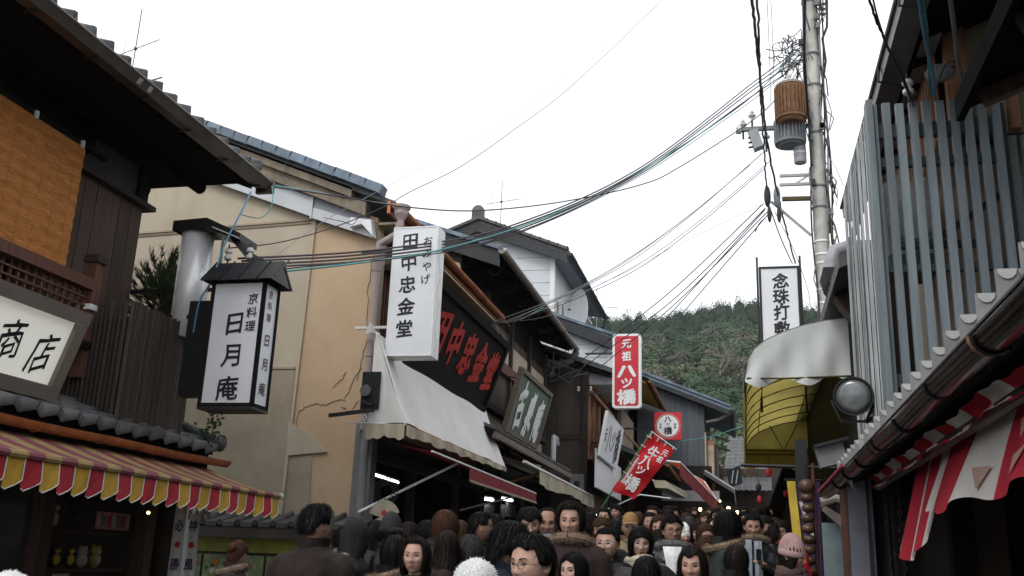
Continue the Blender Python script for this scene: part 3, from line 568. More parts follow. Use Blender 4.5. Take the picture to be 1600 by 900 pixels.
def shrub(name, label, c, rad, n, size, colr, stem=True, cat='bush'):
    t = thing(name, label, cat, (c[0], c[1], c[2] - rad[2]))
    def cf(k, nn): cc = np.array(colr)[None, None] * rng.uniform(.5, 1.6, (k, nn, 1)); return np.concatenate([cc, np.ones((k, nn, 1))], 2)
    q, co = crown_cards([c], [rad], n, [size], cf); o = Vector((c[0], c[1], c[2] - rad[2])); place('foliage', card_mesh('foliage', q - np.array(o), co, lm), o, t)
    mb = MB()
    for i in range(7): mb.tube([V(c[0], c[1], c[2] - rad[2] - .3), V(c[0] + random.uniform(-.5, .5) * rad[0], c[1] + random.uniform(-.5, .5) * rad[1], c[2] + random.uniform(-.1, .6) * rad[2])], [.02, .005], 5)
    mb.build('stem', 'bark', t)
    return t
# needle bush: many thin blades in sprays
nb = thing('pine_bush', 'bushy green pine with fine needles between the brown boards and the steel duct', 'bush', (-6.9, 10.6, 3.4))
mb = MB(); mg = MB(); random.seed(11)
for i in range(190):
    d = V(random.gauss(0, .55), random.gauss(0, .5), random.uniform(-.15, 1)).normalized(); rr = random.uniform(.45, 1)
    p = V(-7.15, 10.4, 4.42) + V(d.x * .60 * rr, d.y * .35 * rr, d.z * .95 * rr); mb.tube([V(-6.75, 10.6, 3.9), (p + V(-6.75, 10.6, 3.9)) / 2 + V(0, 0, .05), p], [.014, .008, .004], 4)
    for k in range(26):
        e = (d + V(random.gauss(0, .5), random.gauss(0, .5), random.gauss(.25, .4))).normalized() * random.uniform(.08, .15); s = e.cross(V(random.random(), random.random(), random.random())).normalized() * .009; b0 = p - d * random.uniform(0, .16)
        mg.add([b0 - s, b0 + s, b0 + e], [(0, 1, 2)])
mb.build('twigs', 'bark', nb); mg.build('needles', 'pine_needles', nb); MB().tube([V(-6.75, 10.6, 2.6), V(-6.75, 10.6, 4.3)], [.06, .03], 8).build('trunk', 'bark', nb)
random.seed(12); mg = MB(); sb_ = thing('small_shrub', 'small leafy shrub poking out below the slatted screen by the beige wall', 'bush', (-6.0, 10.3, 2.8))
for i in range(90):
    p = V(-6.12 + random.gauss(0, .07), 10.3 + random.gauss(0, .1), 2.98 + random.gauss(0, .13)); e = V(random.gauss(0, 1), random.gauss(0, 1), random.gauss(.3, 1)).normalized() * .06; s = e.cross(V(0, 1, .3)).normalized() * .018; mg.add([p, p + e * .5 + s, p + e, p + e * .5 - s], [(0, 1, 2, 3)])
mg.build('leaves', 'pine_needles', sb_); MB().tube([V(-6.15, 10.32, 2.7), V(-6.1, 10.3, 3.05)], [.012, .005], 5).build('stem', 'bark', sb_)

# TV antennas
def antenna(base, h, hd, label, k=1., second=True, m='cable_purple'):
    t = thing('tv_antenna', label, 'antenna', base); b = Vector(base); top = b + V(.0, 0, h)
    MB().tube([b, top], .018 * k, 5).build('mast', m, t); hd = Vector(hd).normalized(); sd = V(-hd.y, hd.x, 0)
    bp = b + V(0, 0, h * .62); e = MB().tube([bp - hd * .75 * k, bp + hd * .95 * k], .014 * k, 5).build('boom', m, t)
    for i in range(7):
        q = bp + hd * (-.65 + i * .24) * k; MB().tube([q - sd * .12 * k, q + sd * .12 * k], .007 * k, 4).build('element', m, t)
    q = bp - hd * .45 * k; MB().tube([q - V(0, 0, .4 * k), q + V(0, 0, .4 * k)], .009 * k, 4).build('reflector', m, t); box('clamp', 'black_metal', bp - V(.04, .04, .04) * k, bp + V(.04, .04, .04) * k, t)
    return t
p = onY(203, 130, 12.5); antenna((p.x, p.y, p.z - .6), 2.0, (1, 0, 0.30), 'thin TV antenna standing above the roof of the left wooden house', .48)
q = MB().tube([onY(150, 150, 12.3), onY(253, 121, 11.6)], .012, 5).build('antenna_element', 'cable_purple', None, label='loose thin rod slanting above the left tiled roof under the antenna', cat='rod')
p = onY(782, 350, 32); antenna((p.x, p.y, p.z - .5), 2.2, (1, -.2, 0.03), 'small TV antenna on the ridge of the white gabled house', .85, m='cable_grey')
p = onY(932, 520, 45); antenna((p.x, p.y, p.z - .3), 2.6, (1, .1, -.05), 'faint TV antenna behind the downpipe of the white house', 1.1, m='cable_grey')

# ================================================================= BUILDING B: beige plastered gable
B = thing('plastered_building', 'two-storey building with cracked beige plaster gable wall and orange copper gutter', 'building', (-9, 17, 0))
GY = 13.6
roofz = lambda x, o=0: 7.06 + .412 * (-5.4 - x) + o
gw = MB().prism([V(-14, GY, 0), V(-6.70, GY, 0), V(-6.70, GY, roofz(-6.70, -.3)), V(-14, GY, roofz(-14, -.3))], V(0, .3, 0)).build('gable_wall', 'plaster_cream', B)
MB().prism([V(-6.70, GY, 0), V(-5.58, GY, 0), V(-5.58, GY, roofz(-5.58, -.3)), V(-6.70, GY, roofz(-6.70, -.3))], V(0, .3, 0)).build('gable_wall', 'plaster_orange', B)
MB().prism([V(-10.6, GY - .012, 0), V(-6.78, GY - .012, 0), V(-6.76, GY - .012, 4.38), V(-10.6, GY - .012, 4.38)], V(0, .01, 0)).build('plaster_patch', 'plaster_grey', B)
MB().bar(V(-6.76, GY - .02, 1.9), V(-6.66, GY - .02, 7.1), .045, .03).build('seam_batten', 'plaster_cream', B)
for a, b_ in (((-12, 6.70), (-6.75, 6.86)), ((-10.6, 4.40), (-6.76, 4.40))): MB().bar(V(a[0], GY - .015, a[1]), V(b_[0], GY - .015, b_[1]), .02, .035).build('joint_strip', 'plaster_grey', B)
MB().bar(V(-12, GY - .012, 6.64), V(-6.75, GY - .012, 6.80), .01, .012).build('joint_strip', 'crack', B)
MB().prism([V(-6.74, GY - .04, 3.04), V(-6.10, GY - .04, 3.10), V(-6.35, GY - .04, 3.36), V(-6.78, GY - .04, 3.55)], V(0, .045, 0)).build('plaster_patch', 'plaster_cream', B)
MB().prism([V(-6.76, GY - .012, 1.9), V(-6.30, GY - .012, 1.9), V(-6.34, GY - .012, 3.05), V(-6.72, GY - .012, 3.02)], V(0, .01, 0)).build('plaster_patch', 'plaster_grey', B)
random.seed(3)
def crack(pts, wd=.006):
    P = [V(x, GY - .006, z) for x, z in pts]; out_ = []
    for a, b_ in zip(P, P[1:]):
        for k in range(6): out_.append(a.lerp(b_, k / 6) + V(random.uniform(-.02, .02), 0, random.uniform(-.02, .02)))
    MB().tube(out_ + [P[-1]], wd, 4).build('crack', 'crack', B)
crack([(-6.62, 3.72), (-6.45, 3.83), (-6.2, 3.83), (-5.9, 3.90), (-5.75, 4.25), (-5.66, 4.4)]); crack([(-5.95, 3.80), (-5.8, 3.72), (-5.66, 3.88)], .005); crack([(-6.66, 3.3), (-6.62, 3.72)], .005); crack([(-5.62, 6.2), (-5.66, 5.6), (-5.60, 4.9), (-5.68, 4.4), (-5.72, 4.2)], .007); crack([(-6.1, 4.1), (-5.95, 4.25), (-5.92, 4.33)], .005)
# concrete corner strip at the foot of the wall
box('corner_strip', 'concrete_grey', (-5.62, GY - .12, 0), (-5.34, GY + .1, 3.55), B)
box('corner_bead', 'plaster_grey', (-5.585, GY - .03, 3.55), (-5.53, GY + .3, 6.6), B)
# moulding under the verge: two stained courses, then grey and white flashing
def band(x0, x1, za, zb, y0, y1, m, nm): MB().prism([V(x0, y0, roofz(x0, zb)), V(x1, y0, roofz(x1, zb)), V(x1, y0, roofz(x1, za)), V(x0, y0, roofz(x0, za))], V(0, y1 - y0, 0)).build(nm, m, B)
band(-14, -5.72, -.38, -.16, GY - .22, GY, 'mortar_stained', 'verge_moulding'); band(-14, -5.95, -.18, -.02, GY - .30, GY - .02, 'mortar_stained', 'verge_moulding')
for i in range(6): x = -13.5 + i * 1.27; MB().bar(V(x, GY - .305, roofz(x, -.03)), V(x, GY - .305, roofz(x, -.17)), .012, .01).build('moulding_joint', 'crack', B)
MB().prism([V(-14, GY - .10, roofz(-14, -.37)), V(-5.75, GY - .10, roofz(-5.75, -.37)), V(-5.75, GY - .10, roofz(-5.75, -.5)), V(-7.2, GY - .1, roofz(-7.2, -.5)), V(-14, GY - .10, roofz(-14, -.7))], V(0, .09, 0)).build('flashing', 'grey_flashing', B)
MB().prism([V(-9.5, GY - .13, roofz(-9.5, -.50)), V(-6.70, GY - .13, roofz(-6.7, -.39)), V(-6.70, GY - .13, roofz(-6.7, -.72)), V(-9.5, GY - .13, roofz(-9.5, -.80))], V(0, .03, 0)).build('flashing', 'white_flashing', B)
MB().prism([V(-6.67, GY - .12, roofz(-6.67, -.38)), V(-5.60, GY - .12, roofz(-5.60, -.38)), V(-5.60, GY - .12, roofz(-5.60, -.60)), V(-6.67, GY - .12, roofz(-6.67, -.72))], V(0, .03, 0)).build('flashing', 'grey_flashing', B)
MB().prism([V(-6.67, GY - .135, roofz(-6.67, -.56)), V(-5.58, GY - .135, roofz(-5.58, -.47)), V(-5.58, GY - .135, roofz(-5.58, -.68)), V(-6.67, GY - .135, roofz(-6.67, -.74))], V(0, .012, 0)).build('flashing', 'white_flashing', B)
MB().bar(V(-6.69, GY - .14, roofz(-6.69, -.38)), V(-6.69, GY - .14, roofz(-6.69, -.76)), .03, .02).build('flashing_batten', 'white_flashing', B)
MB().prism([V(-5.95, GY - .25, 6.78), V(-5.60, GY - .25, 6.72), V(-5.55, GY - .25, 6.45), V(-5.75, GY - .25, 6.66), V(-5.95, GY - .25, 6.62)], V(0, .16, 0)).build('flashing_end', 'white_paint', B)
# roof with blue-grey verge tiles
MB().prism([V(-5.2, GY - .3, roofz(-5.2, -.06)), V(-14, GY - .3, roofz(-14, -.06)), V(-14, GY - .3, roofz(-14, .02)), V(-5.2, GY - .3, roofz(-5.2, .02))], V(0, 7.0, 0)).build('roof', 'kawara', B)
sl = V(-.9246, 0, .381)
for i in range(31):
    piece('verge_tile', 'vtb', lambda: MB().box((0, -.12, -.10), (.31, .12, .045)).box((-.008, -.125, -.02), (.012, .125, .055)), 'kawara_blue', frame_m(V(-5.42, GY - .30, roofz(-5.42, .08)) + sl * (.29 * i) + V(0, 0, .004 * (i % 3)), sl, V(0, 1, 0), sl.cross(V(0, 1, 0)) * 1.0), B)
box('facade', 'red_brown_wood', (-5.9, GY + .32, 3.5), (-5.60, 20.3, 6.55), B); box('core', 'interior', (-13.9, GY + .32, 3.6), (-5.95, 20.3, 6.3), B)
for i in range(12): box('window_bar', 'red_brown_wood', (-5.58, 14.0 + i * .11, 4.3), (-5.53, 14.04 + i * .11, 6.1), B)
box('window_hood', 'dark_metal', (-5.6, 13.9, 6.05), (-5.2, 15.2, 6.15), B); box('soffit', 'cream_tarp', (-5.6, GY, 6.72), (-5.25, 20.3, 6.76), B)
gutter((-5.17, 13.25, 6.94), (-5.17, 20.35, 6.9), .075, 'copper', B)
box('eave_fascia', 'copper', (-5.30, 13.25, 6.78), (-5.25, 20.3, 6.98), B)
hp = MB().lathe((-5.08, 13.3, 6.56), [(.05, 0), (.055, .1), (.11, .2), (.11, .26), (.145, .3), (.145, .34)], 10).build('rain_hopper', 'pvc_taupe', B)
dp = MB().tube([V(-5.1, 13.3, 6.62), V(-5.1, 13.3, 6.46), V(-5.25, 13.3, 6.36), V(-5.40, 13.32, 6.3), V(-5.42, 13.32, 6.1), V(-5.42, 13.32, 3.4)], .062, 12).build('downpipe', 'pvc_taupe', B, smooth=True)
for z in (5.85, 4.5): MB().lathe((-5.42, 13.32, z), [(.072, 0), (.072, .04)], 12).build('pipe_clip', 'pvc_taupe', dp)
MB().tube([V(-5.30, 13.3, 3.75), V(-5.36, 13.25, 3.72), V(-5.36, 13.25, 1.0)], .06, 10).build('lower_pipe', 'concrete_grey', B, smooth=True)
# pent roof and food display at its foot
PR = thing('pent_roof', 'small grey tiled pent roof running along the foot of the beige wall', 'roof', (-7.2, 13.2, 1.9))
MB().prism([V(-8.6, 12.95, 1.95), V(-8.6, GY - .02, 2.14), V(-8.6, GY - .02, 2.08), V(-8.6, 12.95, 1.88)], V(3.0, 0, 0)).build('deck', 'brown_gutter', PR)
for i in range(11): MB().lathe((-8.5 + i * .28, 12.93, 2.01), [(.045, 0), (.045, .6)], 8, (V(1, 0, 0), V(0, -.2, 1).normalized(), V(0, .96, .28))).build('roll_tile', 'kawara', PR, smooth=True); MB().box((-8.45 + i * .28, 12.93, 1.955), (-8.27 + i * .28, GY - .05, 2.02)).bend(lambda v: V(v.x, v.y, v.z + (v.y - 12.93) * .24)).build('flat_tile', 'kawara', PR)
box('fascia', 'brown_gutter', (-8.6, 12.88, 1.80), (-5.62, 12.95, 1.93), PR)
FD = thing('food_display', 'lit display of food photographs under the small tiled pent roof', 'display', (-7.2, 13.2, .6))
box('head_band', 'c_olive', (-8.5, 13.15, 1.60), (-5.75, 13.25, 1.82), FD); box('case', 'dark_metal', (-8.5, 13.2, .7), (-5.75, 13.5, 1.6), FD)
for i in range(5):
    x = -8.2 + i * .5; f_ = box('photo_panel', 'poster_green', (x, 13.16, 1.0), (x + .46, 13.19, 1.56), FD)
    for k in range(9):
        a, b_ = x + .06 + random.random() * .34, 1.06 + random.random() * .42; r_ = random.uniform(.03, .06)
        MB().lathe((a, 13.155, b_), [(r_, 0), (r_ * .9, -.006), (r_ * .5, -.004)], 10, 'y').build('dish', ('c_white', 'c_orange', 'c_black', 'c_cream', 'c_tan', 'c_green')[k % 6], f_)

# ================================================================= SHOP of building B: signs and awnings
T1, c, r, u, n, W, H = sign_quad('box_sign', 'tall white box sign reading 田中忠金堂 in front of the copper gutter', (-5.02, 12.9, 6.40), (-4.32, 12.9, 6.40), (-5.02, 12.9, 4.42), .34, 'sign_white', 'white_paint', .022, .006)
m1 = MB(); write(vtext('田中忠金堂', c + r * -.08 + u * .76, r, u, .27, .335, .025), m1, .07); m1.build('lettering', 'sign_ink', T1)
m1 = MB(); write(vtext('おみやげ', c + r * .20 + u * .76, r, u, .155, .20, .012), m1, .08); m1.build('lettering', 'sign_ink', T1)
MB().bar(V(-5.6, 13.1, 4.9), V(-5.0, 13.1, 4.9), .04).build('bracket', 'c_white', T1); MB().bar(V(-5.6, 13.1, 6.1), V(-5.0, 13.1, 6.1), .04).build('bracket', 'dark_metal', T1)
for i, z in enumerate((4.5, 5.1, 5.7)):                        # worn grain lines on the side panel
    pts = [V(-4.318, 13.05 + .05 * math.sin(k * .7 + i), z + k * .055) for k in range(11)]; MB().tube(pts, .003, 4).build('grain_line', 'cable_grey', T1)
BB, c, r, u, n, W, H = sign_quad('carved_board', 'large black wooden signboard with red carved characters leaning over the white awning', (-4.60, 13.7, 5.90), (-4.60, 18.7, 5.90), (-5.10, 13.7, 4.50), .08, 'black_wood', 'black_wood', .12, .06)
m1 = MB(); m2 = write([(ch, c + r * (-1.38 + i * .84) + u * .05, r, u, .68, .80, .045) for i, ch in enumerate('田中忠金堂')], MB(), .10, .02)
m2.build('lettering', 'ink_red', BB)
o_ = BB; 
for x in (-1.9, 1.9): MB().bar(c + r * x + u * .7 - n * .05, V(-5.6, (c + r * x).y, 6.1), .03).build('stay', 'dark_metal', BB)
rag = MB().grid(lambda a, b_: V(-5.2 + .02 * math.sin(a * 9), 15.15 + .55 * a, 6.45 - .75 * b_ * (1 - .3 * abs(math.sin(a * 7)))), 10, 8).build('torn_poster', 'c_cream', None, label='torn weathered poster remnant above the black carved signboard', cat='poster')
# upper white awning, folded over a frame
WA = thing('white_awning', 'large stained off-white canvas awning below the black carved signboard', 'awning', (-4.9, 15.8, 3.4))
ax, ay0, ay1 = -4.60, 12.80, 18.85
def wa(u_, v_): y = ay0 + (ay1 - ay0) * u_; return V(-5.12 + .52 * v_ + .018 * math.sin(y * 4) * v_, y, 4.72 + .02 * math.sin(y * 3) - 1.30 * v_ - .04 * math.sin(math.pi * v_))
mb = MB(); mb.grid(lambda a, b_: wa(a, b_), 40, 10); mb.build('canvas', 'awning_white', WA, smooth='all')
mb = MB(); mb.grid(lambda a, b_: V(-5.16 + (wa(0, b_).x + 5.16) * a, ay0 - .01 + .02 * math.sin(a * 8 + b_ * 5), 4.80 - (4.80 - wa(0, b_).z) * (1 if b_ > .02 else .6) - .10 * (1 - a) * b_ * 0), 8, 8)
mb.build('side_panel', 'awning_white', WA, smooth='all')
mb = MB(); mb.grid(lambda a, b_: V(-5.18 + .58 * a, ay0 - .02 + .02 * math.sin(a * 19) * b_, 3.42 - (.2 + .02 * math.sin(a * 9) + .015 * math.sin(a * 23)) * b_), 24, 4); mb.build('side_skirt', 'cream_tarp', WA, smooth='all')
mb = MB(); mb.grid(lambda a, b_: V(-4.58 + .02 * math.sin(a * 50) * b_, ay0 + (ay1 - ay0) * a, 3.41 - (.15 + .015 * math.sin(a * 31) + .015 * math.sin(a * 57)) * b_ * (1 - .5 * a)), 70, 4); mb.build('front_skirt', 'cream_tarp', WA, smooth='all')
MB().tube([V(ax, ay0, 3.41), V(ax, ay1, 3.41)], .018, 6).build('front_bar', 'awning_red', WA); MB().tube([V(-5.1, ay0, 4.74), V(ax, ay0, 3.41), V(-5.5, ay0 - .02, 3.44)], .012, 5).build('frame_bar', 'white_paint', WA)
box('window', 'black_metal', (-5.28, ay0 - .05, 3.62), (-5.0, ay0 - .03, 4.16), WA); 
mb = MB(); mb.grid(lambda a, b_: V(-5.3 + .25 * a, ay0 - .05 + .05 * math.sin(a * 9 + 1), 4.78 + .12 * math.sin(a * 5) * (1 - b_) - .05 * b_), 8, 3); mb.build('crumpled_edge', 'white_cloth', WA)
SB = thing('security_mirror', 'small dark lamp housing with a greenish lens set in the side of the white awning', 'lamp', (-5.3, 12.7, 3.7)); MB().lathe((-5.20, 12.72, 3.88), [(.075, 0), (.085, -.02), (.08, -.03)], 14, 'y').build('lens', 'lens_glass', SB, smooth=True); MB().bar(V(-5.24, 12.72, 3.72), V(-5.08, 12.72, 3.68), .04).build('housing', 'dark_metal', SB)
bt_ = thing('bracket_arm', 'dark horizontal metal arm fixed to the pipe beside the beige wall corner', 'bracket', (-5.3, 12.7, 3.55)); MB().bar(V(-5.72, 12.7, 3.52), V(-5.05, 12.7, 3.6), .05, .05).build('arm', 'dark_metal', bt_); MB().tube([V(-5.18, 12.7, 3.55), V(-5.15, 12.7, 3.49), V(-5.18, 12.7, 3.44), V(-5.21, 12.7, 3.49), V(-5.18, 12.7, 3.55)], .006, 4).build('ring', 'steel', bt_)
# red retractable awning below it
RA = thing('red_awning', 'dark red retractable awning with scalloped white-edged valance under the white awning', 'awning', (-4.6, 17, 3.0))
mb = MB(); mb.grid(lambda a, b_: V(-5.55 + 1.17 * b_, 13.2 + 7.5 * a, 3.42 - .32 * b_ - .03 * math.sin(b_ * 3.1)), 20, 6); mb.build('canvas', 'awning_red', RA, smooth='all')
MB().tube([V(-4.38, 13.4, 3.11), V(-4.38, 20.8, 3.06)], .016, 8).build('front_bar', 'white_paint', RA)
vb = MB(); nn = 60
for i in range(nn):
    a, b_ = 15.4 + i * .09, 15.4 + (i + 1) * .09; vb.add([(-4.37, a, 3.07), (-4.37, b_, 3.07), (-4.37, b_, 2.89), (-4.365, (a + b_) / 2, 2.845), (-4.37, a, 2.89)], [(0, 1, 2, 3, 4)])
vb.build('valance', 'awning_red', RA)
vb = MB()
for i in range(nn): a = 15.4 + i * .09; vb.tube([V(-4.362, a, 2.885), V(-4.357, a + .045, 2.84), V(-4.362, a + .09, 2.885)], .006, 4)
vb.build('valance_trim', 'c_cream', RA)
for (a, b_) in ((onX(560, 800, -5.3), V(-4.42, 15.0, 3.12)), (V(-5.4, 18.5, 2.55), V(-4.4, 20.4, 3.05))): MB().tube([a, b_], .02, 6).build('folding_arm', 'steel', RA)
# open shop interior
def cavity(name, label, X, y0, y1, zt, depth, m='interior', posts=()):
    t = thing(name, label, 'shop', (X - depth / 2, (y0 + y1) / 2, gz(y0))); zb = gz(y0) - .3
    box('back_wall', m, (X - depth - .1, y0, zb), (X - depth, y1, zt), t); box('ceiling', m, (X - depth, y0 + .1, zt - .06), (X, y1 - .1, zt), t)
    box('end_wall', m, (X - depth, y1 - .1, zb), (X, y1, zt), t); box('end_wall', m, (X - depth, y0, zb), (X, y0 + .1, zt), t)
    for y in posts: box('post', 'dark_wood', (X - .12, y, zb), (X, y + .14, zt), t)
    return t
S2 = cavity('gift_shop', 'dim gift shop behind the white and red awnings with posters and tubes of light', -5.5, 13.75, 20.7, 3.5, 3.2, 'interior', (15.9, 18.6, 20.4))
for z in (1.5, 2.0, 2.5): box('shelf', 'interior_brown', (-8.6, 14, z), (-8.1, 20.4, z + .04), S2)
box('beam', 'dark_wood', (-5.62, 13.85, 3.05), (-5.48, 20.6, 3.2), S2)
def tube_lamp(a, b_, lab, r=.02):
    t = thing('tube_lamp', lab, 'lamp', tuple(a), 'fluorescent tubes'); a, b_ = Vector(a), Vector(b_); MB().tube([a, b_], r, 8).build('tube', 'lamp_white', t); MB().bar(a + V(0, 0, r * 1.9), b_ + V(0, 0, r * 1.9), .06, .03).build('housing', 'c_white', t)
tube_lamp(onX(583, 741, -6.3), onX(622, 754, -6.3), 'bright violet-white tube lamp under the white awning near the beige wall')
tube_lamp(onX(753, 779, -6.4), onX(770, 781, -6.4) , 'tube lamp above the picture posters, left of its pair', .035); tube_lamp(onX(782, 779, -6.4), onX(800, 782, -6.4), 'tube lamp above the picture posters, right of its pair', .035)
mat('poster_print', (.45, .42, .3), .5, .5, 7, 0, col2=(.06, .09, .2))
for i in range(4):
    a = onX(755 + i * 18, 783, -6.5); b_ = onX(771 + i * 18, 810, -6.5); t = box('picture_poster', 'poster_print', (-6.52, a.y, b_.z), (-6.5, b_.y - .05, a.z - .03), None, label=('first', 'second', 'third', 'fourth')[i] + ' picture poster from the left below the twin tube lamps', cat='poster', group='picture posters in the gift shop')
random.seed(21)
gf = thing('hair_ornament', 'round dark lacy fan ornament with two red discs hanging at the shop entrance', 'ornament', (-5.2, 13.3, 2.1)); cc = onY(603, 768, 13.3)
m1 = MB()
for k in range(22): t_ = 2 * math.pi * k / 22; m1.tube([cc + V(.09 * math.cos(t_), 0, .09 * math.sin(t_)), cc + V(.2 * math.cos(t_ + .1), 0, .2 * math.sin(t_ + .1)), cc + V(.17 * math.cos(t_ + .28), 0, .17 * math.sin(t_ + .28))], .008, 4)
m1.build('lace_ring', 'c_black', gf); c2 = cc - V(0, 0, .30)
fan = [c2 + V(0, -.01, -.08)] + [c2 + V(.24 * math.cos(R(d)), -.01, -.08 + .26 * math.sin(R(d))) for d in range(20, 165, 12)]
MB().prism(fan, V(0, .006, 0)).build('upper_fan', 'c_cream', gf); c3 = c2 - V(0, 0, .16)
MB().prism([c3 + V(0, -.012, .12)] + [c3 + V(.22 * math.cos(R(d)), -.012, .12 + .24 * math.sin(R(d))) for d in range(200, 345, 12)], V(0, .006, 0)).build('lower_fan', 'c_cream', gf)
for c_ in (c2, c3): MB().lathe(c_ + V(0, -.02, 0), [(.04, 0), (.04, .006)], 14, 'y').build('red_disc', 'c_red', gf)
MB().tube([cc, cc + V(0, 0, .5)], .004, 4).build('string', 'c_black', gf)

# ================================================================= BUILDING C: long dark eave
C_ = thing('dark_eaved_house', 'old wooden house with a long dark overhanging eave and brown upper wall', 'house', (-7.5, 23, .8))
eh = 7.86; sl_ = .36; cz = lambda x, o=0: eh + sl_ * (-4.9 - x) + o
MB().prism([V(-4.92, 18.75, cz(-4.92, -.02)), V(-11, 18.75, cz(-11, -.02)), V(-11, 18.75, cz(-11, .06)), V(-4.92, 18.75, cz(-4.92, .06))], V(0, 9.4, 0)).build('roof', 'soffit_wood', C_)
for i in range(19): MB().bar(V(-4.98, 18.95 + i * .5, cz(-4.98, -.06)), V(-6.3, 18.95 + i * .5, cz(-6.3, -.06)), .07, .08).build('rafter', 'soffit_wood', C_)
MB().prism([V(-4.88, 18.70, cz(-4.88, .10)), V(-8.6, 18.70, cz(-8.6, .10)), V(-8.6, 18.70, cz(-8.6, -.26)), V(-4.88, 18.70, cz(-4.88, -.26))], V(0, .06, 0)).build('verge_board', 'dark_metal', C_)
s_ = V(-.941, 0, .339)
for i in range(13): piece('verge_tile', 'vtc', lambda: MB().box((0, -.13, -.03), (.3, .13, .05)).box((-.01, -.13, 0), (.015, .13, .065)), 'kawara_blue', frame_m(V(-4.86, 18.75, cz(-4.86, .15)) + s_ * (.285 * i), s_, V(0, 1, 0), s_.cross(V(0, 1, 0))), C_)
tiles(C_, V(-4.84, 18.9, eh + .07), V(0, 1, 0), V(-1, 0, .36), 33, 1, amp=.03, lip=.07)
gutter((-4.80, 18.6, 7.92), (-4.80, 28.2, 7.90), .085, 'grey_gutter', C_)
MB().tube([V(-4.73, 18.6, 7.93), V(-4.73, 28.2, 7.91)], .02, 5).build('gutter_lip', 'steel', C_)
for i in range(7): MB().tube([V(-4.95, 19.3 + i * 1.35, 7.75), V(-5.05, 19.35 + i * 1.35, 7.62), V(-5.2, 19.4 + i * 1.35, 7.62), V(-5.28, 19.4 + i * 1.35, 7.72)], .014, 5).build('gutter_hook', 'dark_metal', C_)
MB().tube([V(-4.8, 28.15, 7.82), V(-4.95, 28.25, 7.55), V(-5.6, 28.25, 7.38)], .11, 10).build('end_pipe', 'concrete_grey', C_, smooth=True)
box('core', 'interior', (-10.8, 20.8, 3.95), (-5.8, 28.1, 8.0), C_)
MB().prism([V(-5.78, 18.9, 3.9), V(-9, 18.9, 3.9), V(-9, 18.9, cz(-9, -.1)), V(-5.78, 18.9, cz(-5.78, -.1))], V(0, .15, 0)).build('side_wall', 'dark_wood', C_)
MB().prism([V(-5.50, 18.86, 6.7), V(-6.6, 18.86, 6.7), V(-6.6, 18.86, 7.9), V(-5.8, 18.86, 7.75)], V(0, .03, 0)).build('plaster_panel', 'plaster_cream', C_)
for i in range(24): piece('wall_board', 'cwb', mboard(.05, .375, 3.0), 'brown_boards', frame_m(V(-5.78 + .008 * (i % 2), 19.2 + i * .385, 4.2), V(1, 0, 0), V(0, 1, 0), V(0, 0, 1)), C_)
for y in (20.9, 23.4, 25.6, 27.9): box('post', 'dark_wood', (-5.78, y, 4.0), (-5.66, y + .16, 7.7), C_)
for i, (a, b_) in enumerate(((21.1, 23.3), (23.6, 25.5), (25.8, 27.8))): box('plaster_panel', 'plaster_cream', (-5.75, a, 6.35), (-5.72, b_, 6.95), C_); box('plaster_panel', 'plaster_cream', (-5.75, a, 4.3), (-5.72, b_, 4.95), C_)
box('long_beam', 'red_brown_wood', (-5.74, 18.95, 6.05), (-5.62, 28.1, 6.32), C_); box('long_beam', 'dark_wood', (-5.74, 18.95, 5.0), (-5.62, 28.1, 5.15), C_)
box('upper_front', 'interior', (-5.85, 20.8, 3.9), (-5.75, 28.1, 4.2), C_)
# lower tiled eave and the rolled cream awning below
MB().prism([V(-4.72, 18.2, 4.08), V(-5.75, 18.2, 4.46), V(-5.75, 18.2, 4.34), V(-4.72, 18.2, 3.98)], V(0, 8.9, 0)).build('lower_eave', 'black_wood', C_)
for i in range(31): piece('eave_roll', 'er', lambda: MB().lathe((0, 0, 0), [(.06, 0), (.06, 1.0)], 6, (V(0, 1, 0), V(.34, 0, .94), V(-.94, 0, .34))), 'kawara', frame_m(V(-4.68, 18.35 + i * .285, 4.10), V(1, 0, 0), V(0, 1, 0), V(0, 0, 1)), C_)
box('eave_edge', 'driftwood', (-4.74, 18.2, 3.93), (-4.66, 27.1, 4.05), C_)
CA = thing('cream_awning', 'weathered cream canvas awning with a loose valance on thin bars beyond the red awning', 'awning', (-4.6, 25, 3.4))
mb = MB(); mb.grid(lambda a, b_: V(-5.7 + 1.3 * b_, 19.6 + 9.6 * a, 3.95 - .35 * b_), 24, 5); mb.build('canvas', 'cream_tarp', CA, smooth='all')
mb = MB(); mb.grid(lambda a, b_: V(-4.39 + .03 * math.sin(a * 40) * b_, 21.2 + 8.1 * a, 3.60 - (.30 + .05 * math.sin(a * 9)) * b_), 60, 4); mb.build('valance', 'cream_tarp', CA, smooth='all')
MB().tube([V(-4.4, 19.6, 3.62), V(-4.4, 29.3, 3.60)], .035, 8).build('front_bar', 'white_paint', CA)
MB().tube([V(-5.5, 20.6, 3.1), V(-4.42, 21.6, 3.58)], .035, 6).build('support_bar', 'orange_wood', CA)
S3 = cavity('second_shop', 'dark open shop front below the cream awning', -5.6, 20.8, 28.2, 3.9, 3, 'interior', (22.5, 25.2))
